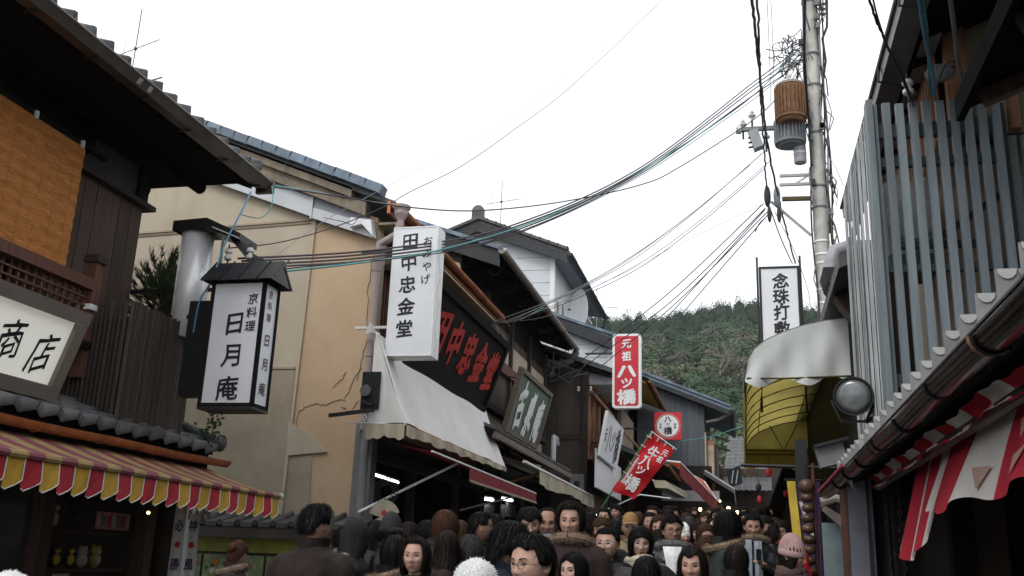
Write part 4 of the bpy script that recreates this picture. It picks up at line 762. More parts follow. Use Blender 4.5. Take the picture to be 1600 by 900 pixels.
# framed green sign leaning outward
GS, c, r, u, n, W, H = sign_quad('carved_board', 'weathered green carved signboard in a dark frame reading 古泉庵', (-4.78, 20.8, 5.85), (-4.78, 24.3, 5.85), (-5.15, 20.8, 4.42), .08, 'green_sign_board', 'driftwood', .10, .05)
m1 = MB(); write([(ch, c + r * (-.95 + i * .98) + u * (-.02 - .05 * i), r, u, .72, 1.08, .05) for i, ch in enumerate('古泉庵')], m1, .12, .02); m1.build('lettering', 'white_paint', GS)
MB().bar(c + u * .72 - n * .06, V(-5.7, 22.5, 6.0), .03).build('stay', 'dark_metal', GS)
pp = thing('bent_pipe', 'twin grey bent vent pipes standing beside the green carved signboard', 'pipe', (-4.9, 25.2, 4.2))
for dy in (0, .22): MB().tube([V(-4.85, 25.0 + dy, 4.1), V(-4.85, 25.0 + dy, 4.75), V(-4.85, 25.1 + dy, 4.86), V(-4.85, 25.4 + dy, 4.86), V(-4.85, 25.5 + dy, 4.7)], .05, 8).build('pipe', 'pvc_grey', pp, smooth=True)

# ================================================================= HOUSE D: tall white gabled house behind
D = thing('white_gabled_house', 'tall white clad house with grey tiled gable roof and round sign on its street side', 'house', (-8, 32, 1))
dx, dy = -8.1, 28.5; rz = lambda x: 12.15 - .40 * abs(x - dx)
for i in range(12):                                            # horizontal siding courses, sky side clipped to the gable
    za = 7.2 + i * .42; zb = za + .405
    def xl(z): return min(2.42, (12.15 - .12 - z) / .40)
    if xl(za) <= .05: continue
    a = xl(za); b_ = max(.02, xl(zb)); MB().prism([V(dx - a, dy, za), V(dx + a, dy, za), V(dx + b_, dy, zb), V(dx - b_, dy, zb)], V(0, .05 + .003 * (i % 2), 0)).build('siding_board', 'white_siding', D)
MB().prism([V(dx - 2.4, dy + .06, 4), V(dx + 2.38, dy + .06, 4), V(dx + 2.38, dy + .06, rz(dx + 2.38) - .2), V(dx, dy + .06, 11.9), V(dx - 2.4, dy + .06, rz(dx - 2.38) - .2)], V(0, 7.6, 0)).build('walls', 'white_siding', D)
box('corner_trim', 'white_paint', (dx + 2.36, dy - .03, 4), (dx + 2.50, dy + .12, 11.1), D)
for s in (-1, 1):
    e = 2.95; MB().prism([V(dx, dy - .35, 12.12), V(dx + s * e, dy - .35, 12.12 - .4 * e), V(dx + s * e, dy - .35, 12.24 - .4 * e), V(dx, dy - .35, 12.24)], V(0, 8.3, 0)).build('roof', 'kawara', D)
    MB().prism([V(dx, dy - .38, 12.10), V(dx + s * e, dy - .38, 12.10 - .4 * e), V(dx + s * e, dy - .38, 11.85 - .4 * e), V(dx, dy - .38, 11.82)], V(0, .05, 0)).build('bargeboard', 'dark_metal', D)
    dd = V(s * .928, 0, -.371)
    for i in range(10): piece('verge_tile', 'vtd', lambda: MB().box((0, -.16, -.03), (.34, .16, .06)).box((.32, -.16, 0), (.345, .16, .085)), 'kawara', frame_m(V(dx, dy - .3, 12.27) + dd * (.315 * i), dd, V(0, 1, 0), dd.cross(V(0, 1, 0)) * (1 if s < 0 else 1)), D)
tiles(D, V(dx + 2.98, dy - .35, 11.06), V(0, 1, 0), V(-1, 0, .4), 29, 1, amp=.03, lip=.07)
MB().box((dx - .14, dy - .4, 12.2), (dx + .14, dy + 8, 12.42)).build('ridge', 'kawara', D)
MB().lathe((dx, dy - .46, 12.5), [(.05, -.0), (.2, .02), (.2, .12), (.1, .14)], 12, 'y').box((dx - .2, dy - .44, 12.2), (dx + .2, dy - .3, 12.55)).build('ridge_end_tile', 'kawara', D)
gutter((dx + 3.03, dy - .4, 10.96), (dx + 3.03, dy + 8, 11.0), .09, 'dark_metal', D); MB().tube([V(dx + 3.0, dy + 7.9, 10.9), V(dx + 2.95, dy + 7.9, 10.6), V(dx + 2.45, dy + 7.8, 10.45), V(dx + 2.42, dy + 7.8, 8.3)], .06, 8).build('downpipe', 'dark_metal', D, smooth=True)
box('soffit', 'grey_flashing', (dx + 2.4, dy, 10.98), (dx + 2.95, dy + 7.7, 11.02), D)
for a, b_, z0_, z1_ in ((29.1, 29.6, 8.3, 9.8), (30.0, 30.5, 8.3, 9.9), (32.6, 33.6, 8.6, 10.5), (34.3, 35.4, 8.6, 10.3)):
    w_ = box('window', 'white_paint', (dx + 2.38, a, z0_), (dx + 2.46, b_, z1_), D); box('pane', 'glass', (dx + 2.461, a + .08, z0_ + .08), (dx + 2.47, b_ - .08, z1_ - .08), w_); box('mullion', 'c_cream', (dx + 2.47, (a + b_) / 2 - .03, z0_ + .05), (dx + 2.49, (a + b_) / 2 + .03, z1_ - .05), w_)
box('window_hood', 'white_paint', (dx + 2.4, 32.4, 10.5), (dx + 2.62, 35.6, 10.58), D)
ds = thing('round_sign', 'blank white oval sign standing out from the white house', 'sign', (-5.2, 31.5, 9.3)); MB().lathe((-5.30, 31.5, 10.05), [(.72, -.02), (.72, .02)], 28, (V(1, 0, 0) * .42, V(0, 0, 1), V(0, 1, 0))).build('disc', 'white_paint', ds); MB().bar(V(-5.6, 31.55, 10.05), V(-5.7, 31.55, 10.05), .05).build('bracket', 'dark_metal', ds)
# ================================================================= HOUSE E: lower white gable with slate roof edge, and dark plank house F
E_ = thing('white_clad_annexe', 'low white clad gable with blue-grey roof edge beside the tall red sign', 'house', (-5.5, 30, 4))
ze = lambda x, o=0: 8.20 + .415 * (-3.6 - x) + o
Ye = 28.65
for i in range(6):
    za = 6.9 + i * .42; xr = -3.85; zb = za + .405
    xa = min(xr, -3.6 - (za + .3 - 8.2) / .415); xb = min(xr, -3.6 - (zb + .3 - 8.2) / .415)
    if xa > -6.2: MB().prism([V(-6.4, Ye, za), V(xa, Ye, za), V(max(xb, -6.38), Ye, zb), V(-6.4, Ye, zb)], V(0, .05 + .003 * (i % 2), 0)).build('siding_board', 'white_siding', E_)
MB().prism([V(-7.6, Ye + .06, 7.05), V(-3.87, Ye + .06, 7.05), V(-3.87, Ye + .06, ze(-3.87, -.3)), V(-7.6, Ye + .06, ze(-7.6, -.3))], V(0, 4.2, 0)).build('walls', 'white_siding', E_)
box('corner_trim', 'white_paint', (-3.92, Ye - .03, 6.9), (-3.78, Ye + .1, 8.0), E_)
MB().prism([V(-3.5, Ye - .3, ze(-3.5)), V(-7.4, Ye - .3, ze(-7.4)), V(-7.4, Ye - .3, ze(-7.4, .12)), V(-3.5, Ye - .3, ze(-3.5, .12))], V(0, 4.6, 0)).build('roof', 'kawara_blue', E_)
MB().prism([V(-3.5, Ye - .33, ze(-3.5, .0)), V(-7.4, Ye - .33, ze(-7.4, .0)), V(-7.4, Ye - .33, ze(-7.4, -.33)), V(-3.5, Ye - .33, ze(-3.5, -.33))], V(0, .05, 0)).build('bargeboard', 'dark_metal', E_)
for i in range(13): piece('verge_tile', 'vtc', None, 'kawara_blue', frame_m(V(-3.48, Ye - .25, ze(-3.48, .16)) + s_ * (.285 * i), s_, V(0, 1, 0), s_.cross(V(0, 1, 0))), E_)
F_ = thing('dark_plank_house', 'old house with dark weathered plank side wall and open timber window frames', 'house', (-5.5, 31, 1))
for i in range(8): piece('wall_board', 'fb', mboard(.158, .04, 2.1), 'old_black_boards', frame_m(V(-5.77 + i * .162, 28.38 + .006 * (i % 3), 5.3), V(1, 0, 0), V(0, 1, 0), V(0, 0, 1)), F_); piece('wall_board', 'fb2', mboard(.158, .04, 4.2), 'old_black_boards', frame_m(V(-5.77 + i * .162, 28.36 + .006 * (i % 2), 1.0), V(1, 0, 0), V(0, 1, 0), V(0, 0, 1)), F_)
box('rail', 'dark_wood', (-5.86, 28.30, 5.18), (-4.52, 28.36, 5.34), F_); box('post', 'dark_wood', (-4.62, 28.28, .8), (-4.46, 28.44, 7.6), F_); box('post', 'dark_wood', (-5.95, 28.3, .8), (-5.85, 28.44, 7.4), F_)
box('core', 'interior', (-8, 28.5, .8), (-5.1, 37, 7.3), F_)
MB().prism([V(-3.55, 28.2, 7.16), V(-6.0, 28.2, 8.02), V(-6.0, 28.2, 7.70), V(-3.55, 28.2, 7.02)], V(0, 6, 0)).build('roof', 'soffit_wood', F_)
MB().prism([V(-3.5, 28.12, 7.22), V(-6.0, 28.12, 8.12), V(-6.0, 28.12, 7.95), V(-3.5, 28.12, 7.08)], V(0, .1, 0)).build('verge_board', 'kawara', F_)
box('wall_head', 'light_wood', (-4.6, 28.45, 6.95), (-4.48, 36, 7.1), F_); box('window_sill', 'orange_wood', (-4.62, 28.42, 4.62), (-4.30, 34, 4.74), F_); box('window_head', 'orange_wood', (-4.62, 28.42, 6.55), (-4.30, 34, 6.66), F_)
for y in (28.5, 29.5, 30.6, 32.2, 34): box('window_post', 'orange_wood', (-4.55, y, 4.74), (-4.42, y + .12, 6.55), F_)
MB().bar(V(-4.5, 28.6, 4.74), V(-4.5, 29.6, 6.5), .07).build('brace', 'orange_wood', F_)
box('lower_wall', 'dark_metal', (-4.62, 28.45, 1), (-4.52, 36.6, 4.6), F_); box('upper_back', 'interior', (-4.9, 28.45, 4.6), (-4.8, 36.6, 7), F_)
box('blank_panel', 'sign_white', (-4.12, 27.6, 3.75), (-4.06, 33.4, 4.85), F_); box('meter_cabinet', 'concrete_grey', (-4.9, 28.05, 3.45), (-4.5, 28.2, 4.15), F_); box('meter_window', 'black_metal', (-4.78, 28.03, 3.7), (-4.62, 28.05, 3.95), F_)
for dx_ in (-4.72, -4.35): insul(dx_, 28.15, 6.6, 'white spool insulator on the dark plank wall, ' + ('left' if dx_ < -4.6 else 'right') + ' of the pair')
SS, c, r, u, n, W, H = sign_quad('street_sign', 'white signboard with black brush characters below the open timber window', (-3.72, 27.4, 5.90), (-3.72, 31.2, 5.88), (-3.95, 27.4, 4.62), .08, 'sign_white', 'white_paint', .03, .01)
m1 = MB(); write([(ch, c + r * x_ , r, u, w_, h_, .02) for ch, x_, w_, h_ in (('元', -1.45, .4, .45), ('八', -.72, .85, .95), ('ツ', .12, .75, .8), ('橋', 1.05, .95, 1.15))], m1, .1); m1.build('lettering', 'sign_ink', SS)
MB().bar(c - n * .05, V(-4.5, 29.3, 5.2), .04).build('stay', 'dark_metal', SS)
# red hanging signs
def rounded(cx_, cz_, w_, h_, rad, y, n_=5):
    P = []
    for sx, sz, a0 in ((1, 1, 0), (-1, 1, 90), (-1, -1, 180), (1, -1, 270)):
        for k in range(n_ + 1): t = R(a0 + 90 * k / n_); P.append(V(cx_ + sx * (w_ / 2 - rad) + rad * math.cos(t), y, cz_ + sz * (h_ / 2 - rad) + rad * math.sin(t)))
    return P
RS = thing('hanging_sign', 'tall red rounded hanging sign reading 元祖八ツ橋 with a white rim', 'sign', (-3.38, 28.0, 6.05)); yy = 27.8; cx_, cz_ = -3.24, 7.15
MB().prism(rounded(cx_, cz_, .84, 2.22, .10, yy), V(0, .26, 0)).build('rim', 'white_paint', RS); MB().prism(rounded(cx_, cz_, .70, 2.08, .07, yy - .008), V(0, .01, 0)).build('face', 'sign_red', RS)
m1 = MB(); write([('元', V(cx_, yy - .012, 8.0 - .05), ex, ez, .30, .30, .03), ('祖', V(cx_, yy - .012, 7.58), ex, ez, .30, .30, .03), ('ハ', V(cx_, yy - .012, 7.12), ex, ez, .62, .48, .05), ('ツ', V(cx_, yy - .012, 6.77), ex, ez, .38, .34, .045), ('橋', V(cx_, yy - .012, 6.37), ex, ez, .56, .46, .04)], m1, .06); m1.build('lettering', 'white_paint', RS)
for z in (6.5, 7.7): MB().bar(V(-4.5, 27.95, z), V(-3.6, 27.95, z), .05).build('bracket', 'dark_metal', RS)
RD = thing('hanging_sign', 'square red hanging sign with a white disc reading 八ツ橋 beyond the tall red sign', 'sign', (-2.6, 34, 5.9)); yy = 33.9; cx_, cz_ = -2.50, 6.39
box('panel', 'sign_red', (cx_ - .47, yy, cz_ - .48), (cx_ + .47, yy + .2, cz_ + .48), RD); MB().lathe((cx_, yy - .004, cz_), [(.43, 0), (.43, .01)], 32, 'y').build('ring', 'c_cream', RD); MB().lathe((cx_, yy - .008, cz_), [(.405, 0), (.405, .01)], 32, 'y').build('ring', 'c_red', RD); MB().lathe((cx_, yy - .012, cz_), [(.375, 0), (.375, .01)], 32, 'y').build('disc', 'white_paint', RD)
m1 = MB(); write([('八', V(cx_, yy - .014, cz_ + .23), ex, ez, .26, .22, .04), ('ツ', V(cx_, yy - .014, cz_ + .05), ex, ez, .16, .14, .03), ('橋', V(cx_, yy - .014, cz_ - .17), ex, ez, .30, .28, .03)] + vtext('本家', V(cx_ - .25, yy - .014, cz_ + .05), ex, ez, .09, .1, .02) + vtext('西尾', V(cx_ + .25, yy - .014, cz_ + .05), ex, ez, .09, .1, .02), m1, .05); m1.build('lettering', 'sign_ink', RD)
MB().bar(V(-4.3, 34, 6.3), V(-2.9, 34, 6.3), .05).build('bracket', 'dark_metal', RD)
# red banner on a slanting green pole
BN = thing('red_banner', 'red cloth banner with white brush characters slanting on a green pole', 'banner', (-3.2, 26, 3.2)); Yb = 26.
TLb, TRb, BRb, BLb = onY(1014, 677, Yb), onY(1054, 704, Yb), onY(991, 781, Yb), onY(957, 765, Yb)
def bn(a, b_): p = TLb.lerp(TRb, a).lerp(BLb.lerp(BRb, a), b_); return p + V(.0, .07 * math.sin(a * 5 + b_ * 4) + .05 * math.sin(b_ * 11), -.03 * math.sin(a * 6) * b_)
MB().grid(bn, 14, 24).build('cloth', 'banner_red', BN, smooth='all')
rb = (TRb - TLb).normalized(); ub = (TLb - BLb).normalized(); ub = (ub - rb * ub.dot(rb) * .0).normalized()
m1 = MB(); mid = lambda a, b_: bn(a, b_) + V(0, -.05, 0)
write([('生', mid(.5, .22), rb, ub, .34, .40, .03), ('八', mid(.5, .40), rb, ub, .34, .34, .03), ('ツ', mid(.5, .55), rb, ub, .26, .28, .03), ('橋', mid(.5, .78), rb, ub, .40, .44, .025), ('元', mid(.82, .12), rb, ub, .17, .2, .02), ('祖', mid(.82, .25), rb, ub, .17, .2, .02)] + [(ch, mid(.16, .42 + .055 * i), rb, ub, .09, .12, .01) for i, ch in enumerate('京都名産銘菓本舗')], m1, .05)
m1.build('lettering', 'white_paint', BN)
pl0, pl1 = onY(934, 803, Yb), onY(1018, 674, Yb); MB().tube([pl0, pl1], .022, 6).build('pole', 'c_green', BN)
MB().tube([pl1, TRb + V(.05, 0, .03)], .014, 5).build('cross_rod', 'c_white', BN)
for i in range(7): p = pl0.lerp(pl1, .28 + i * .11); MB().bar(p - rb * .05, p + rb * .10, .045, .02).build('loop', 'c_white', BN)
for i in range(4): p = TLb.lerp(TRb, .08 + i * .28); MB().bar(p - ub * .06, p + ub * .08, .05, .02).build('loop', 'c_white', BN)
MB().lathe(pl0, [(.03, 0), (.03, -.9)], 8).build('holder', 'dark_metal', BN)
hl = thing('stall_lamps', 'cluster of bright white bulbs at the foot of the green banner pole', 'lamp', tuple(pl0 + V(.1, .1, -.1))); 
for i in range(3): MB().ell(pl0 + V(-.03 + i * .09, .15, -.02 - .03 * (i % 2)), (.035, .035, .03)).build('bulb', 'lamp_white', hl)
MB().bar(pl0 + V(-.15, .17, .03), pl0 + V(.25, .17, .03), .02).build('rail', 'dark_metal', hl)
# timber balcony shop behind the red signs
H_ = thing('timber_shop', 'narrow timber shop with a pale soffit and balcony behind the red square sign', 'shop', (-4, 36, 2))
box('core', 'interior', (-7.0, 36.8, 1.6), (-4.2, 40.2, 8.4), H_); MB().prism([V(-3.1, 33.2, 7.95), V(-5.6, 33.2, 8.95), V(-5.6, 33.2, 8.8), V(-3.1, 33.2, 7.83)], V(0, 6.5, 0)).build('roof', 'soffit_wood', H_)
MB().prism([V(-3.2, 33.3, 7.86), V(-4.6, 33.3, 8.42), V(-4.6, 33.3, 8.36), V(-3.2, 33.3, 7.78)], V(0, 5.5, 0)).build('soffit', 'c_yellow', H_); gutter((-3.05, 33.1, 7.85), (-3.05, 39.6, 7.85), .08, 'rust', H_)
for i in range(7): box('baluster', 'c_cream', (-4.15, 34 + i * .55, 5.4), (-4.08, 34.1 + i * .55, 7.0), H_)
box('upper_wall', 'dark_wood', (-4.3, 33.4, 4.4), (-4.2, 39.8, 8.0), H_); box('rail', 'orange_wood', (-4.16, 33.5, 6.2), (-4.06, 39.6, 6.3), H_)
MB().prism([V(-2.5, 33.4, 5.05), V(-4.3, 33.4, 5.75), V(-4.3, 33.4, 5.55), V(-2.5, 33.4, 4.95)], V(0, 6.2, 0)).build('lower_eave', 'kawara', H_); gutter((-2.48, 33.3, 5.0), (-2.48, 39.7, 5.0), .07, 'copper', H_)
# ================================================================= GREY HOUSE G and what follows up the street
G_ = thing('grey_plank_house', 'grey upright-plank gable house with a small bay window at the bend of the street', 'house', (-3, 42, 3))
gzr = lambda x, o=0: 7.85 + .40 * (-.45 - x) + o
for i in range(17):
    x = -5.3 + i * .232; piece('wall_board', ('gb', i), mboard(.222, .05, gzr(x, -.22) - 2.4), 'transformer_dark' if 'transformer_dark' in M else mat('plank_grey', (.085, .095, .11), .7, .3, 3, .1, 20, stretch=(6, 6, .5), rnd=.12), frame_m(V(x, 40, 2.4), V(1, 0, 0), V(0, 1, 0), V(0, 0, 1)), G_)
MB().prism([V(-7.5, 40.04, 2), V(-1.48, 40.04, 2), V(-1.48, 40.04, gzr(-1.48, -.15)), V(-7.5, 40.04, gzr(-7.5, -.15))], V(0, 7, 0)).build('walls', 'dark_metal', G_)
MB().prism([V(-.45, 39.6, gzr(-.45)), V(-7.6, 39.6, gzr(-7.6)), V(-7.6, 39.6, gzr(-7.6, .16)), V(-.45, 39.6, gzr(-.45, .16))], V(0, 8, 0)).build('roof', 'kawara_blue', G_)
MB().prism([V(-.45, 39.56, gzr(-.45, .0)), V(-7.6, 39.56, gzr(-7.6, .0)), V(-7.6, 39.56, gzr(-7.6, -.2)), V(-.45, 39.56, gzr(-.45, -.2))], V(0, .04, 0)).build('bargeboard', 'dark_metal', G_)
sg = V(-.928, 0, .371)
for i in range(18): piece('verge_tile', 'vtc', None, 'kawara_blue', frame_m(V(-.4, 39.65, gzr(-.4, .2)) + sg * (.285 * i), sg, V(0, 1, 0), sg.cross(V(0, 1, 0))), G_)
gutter((-.35, 39.5, 7.85), (-.35, 47.5, 7.85), .1, 'dark_metal', G_); MB().tube([V(-.4, 39.7, 7.75), V(-.9, 39.9, 7.5), V(-1.4, 39.95, 7.4)], .06, 6).build('downpipe', 'grey_gutter', G_)
for z in (7.0, 6.6): MB().bar(V(-1.45, 40.4, z), V(-.5, 41.2, z - .2), .08).build('eave_brace', 'dark_wood', G_)
bay = box('bay_window', 'orange_wood', (-1.46, 40.3, 4.5), (-1.1, 42.6, 6.7), G_); box('pane', 'cream_tarp', (-1.36, 40.29, 4.7), (-1.14, 40.30, 6.5), bay); box('side_shutter', 'dark_metal', (-1.10, 40.5, 4.4), (-1.02, 44, 6.6), bay)
box('light_strip', 'c_cream', (-1.50, 40.02, 3.6), (-1.42, 40.12, 7.0), G_)
OT = thing('orange_awning', 'orange and red shop awning sloping down in front of the grey plank house', 'awning', (-2.3, 36, 3.6))
def oz(px, py, Y): return onY(px, py, Y)
a, b_, c, d = oz(1040, 720, 31), oz(1062, 722, 31), oz(1121, 783, 37), oz(1100, 752, 37.5)
MB().grid(lambda s, t_: a.lerp(d, t_).lerp(b_.lerp(c, t_), s) + V(0, 0, .04 * math.sin(t_ * 9)), 6, 16).build('canvas', 'orange_tarp', OT, smooth='all'); MB().grid(lambda s, t_: b_.lerp(c, t_) + V(.01 * math.sin(t_ * 30), 0, -.45 * s), 3, 20).build('valance', 'awning_red', OT)
MB().tube([a, b_, c, d, a], .03, 5).build('frame', 'steel', OT)
box_ = thing('far_shop', 'dark shop front under the orange awning with a pale header board and warm lamps', 'shop', (-3.4, 38, 2)); box('back_wall', 'interior', (-4.6, 39.6, 1.6), (-1.2, 39.8, 5.6), box_); box('header_board', 'grey_flashing', (-3.1, 38.6, 4.15), (-.9, 38.7, 4.55), box_); box('side_wall', 'interior', (-4.7, 33.4, 1.5), (-4.5, 39.6, 5.3), box_)
for i, (px, py, s_i) in enumerate(((1094, 796, 1), (1115, 797, 1), (1138, 795, 1.2), (1142, 800, 1.2), (1147, 802, 1.2), (1152, 801, 1.1), (1125, 783, .6))):
    p = onY(px, py, 38); t = thing('hanging_bulb', ('leftmost warm bulb under the far header board', 'second warm bulb under the far header board', 'upper left bulb of the yellow lamp cluster up the street', 'lower left bulb of the yellow lamp cluster up the street', 'lower right bulb of the yellow lamp cluster up the street', 'rightmost bulb of the yellow lamp cluster up the street', 'tiny faint bulb above the header board up the street')[i], 'lamp', p, 'warm bulbs up the street'); MB().ell(p, (.06 * s_i, .06 * s_i, .07 * s_i), 10, 8).build('bulb', 'lamp_warm', t); MB().tube([p + V(0, 0, .06), p + V(0, 0, .35)], .01, 4).build('cord', 'c_black', t)
K_ = thing('tiled_roof_house', 'house up the street whose steep grey tiled roof shows beside the yellow canopy', 'house', (-.6, 52, 4))
mb = MB(); A1, A2, A3, A4 = onY(1146, 756, 49), onY(1166, 756, 49), onY(1172, 690, 56), onY(1150, 690, 56)
mb.grid(lambda s, t_: (A1 + V(-.6, 0, -.4)).lerp(A4 + V(-.4, 0, .2), t_).lerp((A2 + V(1.2, 0, -.4)).lerp(A3 + V(1.2, 0, .2), t_), s) + V(0, 0, .05 * abs(math.sin(s * 28)) + .07 * (1 - ((t_ * 14) % 1))), 56, 42); mb.build('roof_tiles', 'kawara', K_, kind='stuff')
box('walls', 'interior_brown', (-1.2, 50.5, 2.5), (2.6, 56.5, 6.6), K_); box('upper_gable', 'white_siding', (-.6, 57, 3), (1.8, 60, 8.6), K_); MB().prism([V(-1, 56.6, 8.5), V(2.2, 56.6, 8.5), V(2.2, 56.6, 8.65), V(-1, 56.6, 8.65)], V(0, 4, 0)).build('roof', 'kawara_light', K_)
N_ = thing('lean_to_shop', 'low dark lean-to shop with a slanting tiled eave past the grey plank house', 'shop', (-1, 43, 2))
MB().prism([V(-.35, 38.9, 4.62), V(-1.5, 38.9, 5.35), V(-1.5, 38.9, 5.2), V(-.35, 38.9, 4.5)], V(0, 9, 0)).build('eave', 'kawara', N_); box('front', 'interior', (-1.5, 40.1, 2), (-1.44, 48, 5.2), N_)
for i in range(16): piece('eave_roll', 'er2', lambda: MB().lathe((0, 0, 0), [(.07, 0), (.07, 1.3)], 6, (V(0, 1, 0), V(.53, 0, .85), V(-.85, 0, .53))), 'kawara_light', frame_m(V(-.36, 39.1 + i * .55, 4.66), V(1, 0, 0), V(0, 1, 0), V(0, 0, 1)), N_)
EB = thing('end_house', 'dark house closing the view where the street bends', 'house', (1, 60, 3)); box('walls', 'interior_brown', (-4, 48.5, 2.8), (-1.6, 60, 6.8), EB); box('eave', 'soffit_wood', (-4.2, 48.3, 6.8), (-1.2, 60.2, 7.0), EB); box('far_wall', 'interior_brown', (-2, 61, 2.8), (6, 62, 6.4), EB)
sf = thing('leaning_sign', 'small dark board with white strokes standing at the end of the street', 'sign', (-.9, 47, 4)); p = onY(1148, 745, 46); MB().obox(p, V(.3, 0, .12), V(0, .03, 0), V(-.05, 0, .4)).build('board', 'black_metal', sf)
for i in (-1, 1): MB().bar(p + V(i * .1 - .05, -.04, -.3), p + V(i * .1 + .05, -.04, .3), .04, .01).build('stroke', 'white_paint', sf)
wb = thing('awning_frame', 'thin white tube frame of a stall beside the red banner', 'frame', (-3, 27, 3)); MB().tube([onY(940, 800, 27), onY(1000, 773, 27), onY(1048, 779, 27.5)], .02, 5).build('tube', 'steel', wb); MB().tube([onY(968, 790, 27), onY(968, 820, 27)], .015, 5).build('upright', 'steel', wb)
cp = thing('cream_shelter', 'small cream folded shelter hanging beside the red banner', 'awning', (-2.6, 29, 3.6)); a, b_, c, d = oz(1020, 750, 29), oz(1024, 762, 29), oz(1056, 778, 32), oz(1056, 768, 32); MB().prism([a, b_, c, d], V(.35, .1, 0)).build('canvas', 'cream_tarp', cp); MB().tube([a, d], .02, 5).build('bar', 'steel', cp)
# ================================================================= RIGHT HOUSE with tiled eave, slat screen and striped curtain
Rh = thing('tiled_eave_house', 'shop house on the right with sawtooth tiled eave, glossy dark gutter and upper lattice window', 'house', (2, 6, 0))
# sawtooth eave tiles: each end face looks down the street, with a pale crescent painting in its lit upper part
def saw():
    b = MB(); P = [(0, 0), (.085, 0), (.085, .283), (.078, .283)]
    b.prism([V(x, y, 0) for x, y in P], V(0, 0, .165)); return b
def cres():
    b = MB(); pts = [V(.004, -.006, .165), V(.068, -.006, .165)] + [V(.036 + .030 * math.cos(R(a)), -.006, .165 - .034 * math.sin(R(a))) for a in (0, 30, 60, 90, 120, 150, 180)]
    b.prism(pts, V(0, .012, 0)); return b
for i in range(24):
    y = 2.35 + i * .283; t = piece('eave_tile', 'saw', saw, 'kawara_light', Matrix.Translation((.80, y, 2.39 + .003 * math.sin(i * 2.3))), Rh)
    c_ = piece('tile_lit_crescent', 'cres', cres, 'tile_lit_paint', Matrix.Translation((.80, y, 2.39 + .003 * math.sin(i * 2.3))), None); c_.parent = t; c_.matrix_basis = Matrix.Identity(4)
    for j in range(3): piece('roof_tile', ('tile', .283, .26, 'kawara_light', .03, .05), tile_mesh(.283, .26 * 1.22, .03, .05), 'kawara_light', frame_m(V(.885 + j * .25, y + .283, 2.50 + j * .09), V(0, -1, 0), V(.94, 0, .34), V(0, -1, 0).cross(V(.94, 0, .34))), Rh, True)
MB().prism([V(.89, 1.5, 2.34), V(1.9, 1.5, 2.72), V(1.9, 1.5, 2.82), V(.89, 1.5, 2.48)], V(0, 7.6, 0)).build('eave_deck', 'black_wood', Rh)
mat('gutter_gloss', (.010, .007, .0065), .2, .4, 3, .05, 12, metal=.1, dirt=.18, dirtcol=(.07, .055, .05), spec=.6)
gutter((.80, 1.5, 2.375), (.80, 10.2, 2.375), .06, 'gutter_gloss', Rh, sag=.01)
for y in (3.35, 6.2): MB().tube([V(.80 + .064 * math.cos(t), y, 2.375 + .064 * math.sin(t)) for t in [math.pi * (1 + k / 8) for k in range(9)]], .008, 4).build('gutter_band', 'rust' if y < 4 else 'dark_metal', Rh)
MB().tube([V(.742, 1.5, 2.378), V(.742, 10.2, 2.378)], .007, 5).build('gutter_lip', 'dark_metal', Rh)
mat('trim_red', (.32, .03, .05), .5, .3, 4, .1, 20)
MB().bar(V(.725, 7.6, 2.385), V(.725, 10.2, 2.385), .02, .02).build('red_trim', 'trim_red', Rh)
# upper storey
box('upper_wall', 'plaster_grey', (1.75, 9.0, 2.9), (4.5, 12.5, 7.6), Rh); box('upper_wall', 'plaster_dark', (2.0, 8.14, 5.50), (4.5, 8.99, 7.6), Rh); box('upper_wall', 'plaster_dark', (3.3, -2, 2.9), (4.5, 7.7, 7.6), Rh); box('screen_back', 'plaster_grey', (2.35, 8.8, 2.9), (3.6, 8.85, 5.5), Rh)
box('upper_face', 'plaster_grey', (1.72, 8.92, 2.9), (2.34, 8.99, 5.05), Rh)
MB().prism([V(1.32, -2, 5.86), V(2.6, -2, 6.42), V(2.6, -2, 6.52), V(1.32, -2, 5.98)], V(0, 13, 0)).build('roof', 'soffit_wood', Rh) if False else None
# high eave: flat grey fascia gutter running up the street
MB().prism([V(1.26, 4.9, 5.86), V(1.27, 4.9, 5.74), V(1.45, 4.9, 5.72), V(1.46, 4.9, 5.90)], V(0, 6.6, 0)).build('gutter', 'brown_gutter', Rh)
MB().tube([V(1.25, 4.9, 5.87), V(1.25, 11.5, 5.87)], .018, 6).build('gutter_lip', 'grey_gutter', Rh)
for i in range(5): MB().tube([V(1.25, 5.6 + i * 1.2, 5.88), V(1.24, 5.6 + i * 1.2, 5.72), V(1.4, 5.6 + i * 1.2, 5.68)], .012, 4).build('gutter_strap', 'dark_metal', Rh)
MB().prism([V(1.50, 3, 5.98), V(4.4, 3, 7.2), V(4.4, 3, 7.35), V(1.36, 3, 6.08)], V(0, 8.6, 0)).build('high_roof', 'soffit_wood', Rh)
for i in range(12): MB().bar(V(1.56, 5.2 + i * .5, 5.96), V(2.9, 5.2 + i * .5, 6.5), .05, .06).build('rafter', 'soffit_wood', Rh)
mat('fascia_black', (.005, .005, .005), .95, .3, 4, .1, 20, spec=.03); mat('soffit_pale', (.30, .26, .23), .8, .2, 3, .1, 20)
box('soffit_panel', 'soffit_pale', (1.52, 7.72, 6.02), (1.74, 11.4, 6.05), Rh)
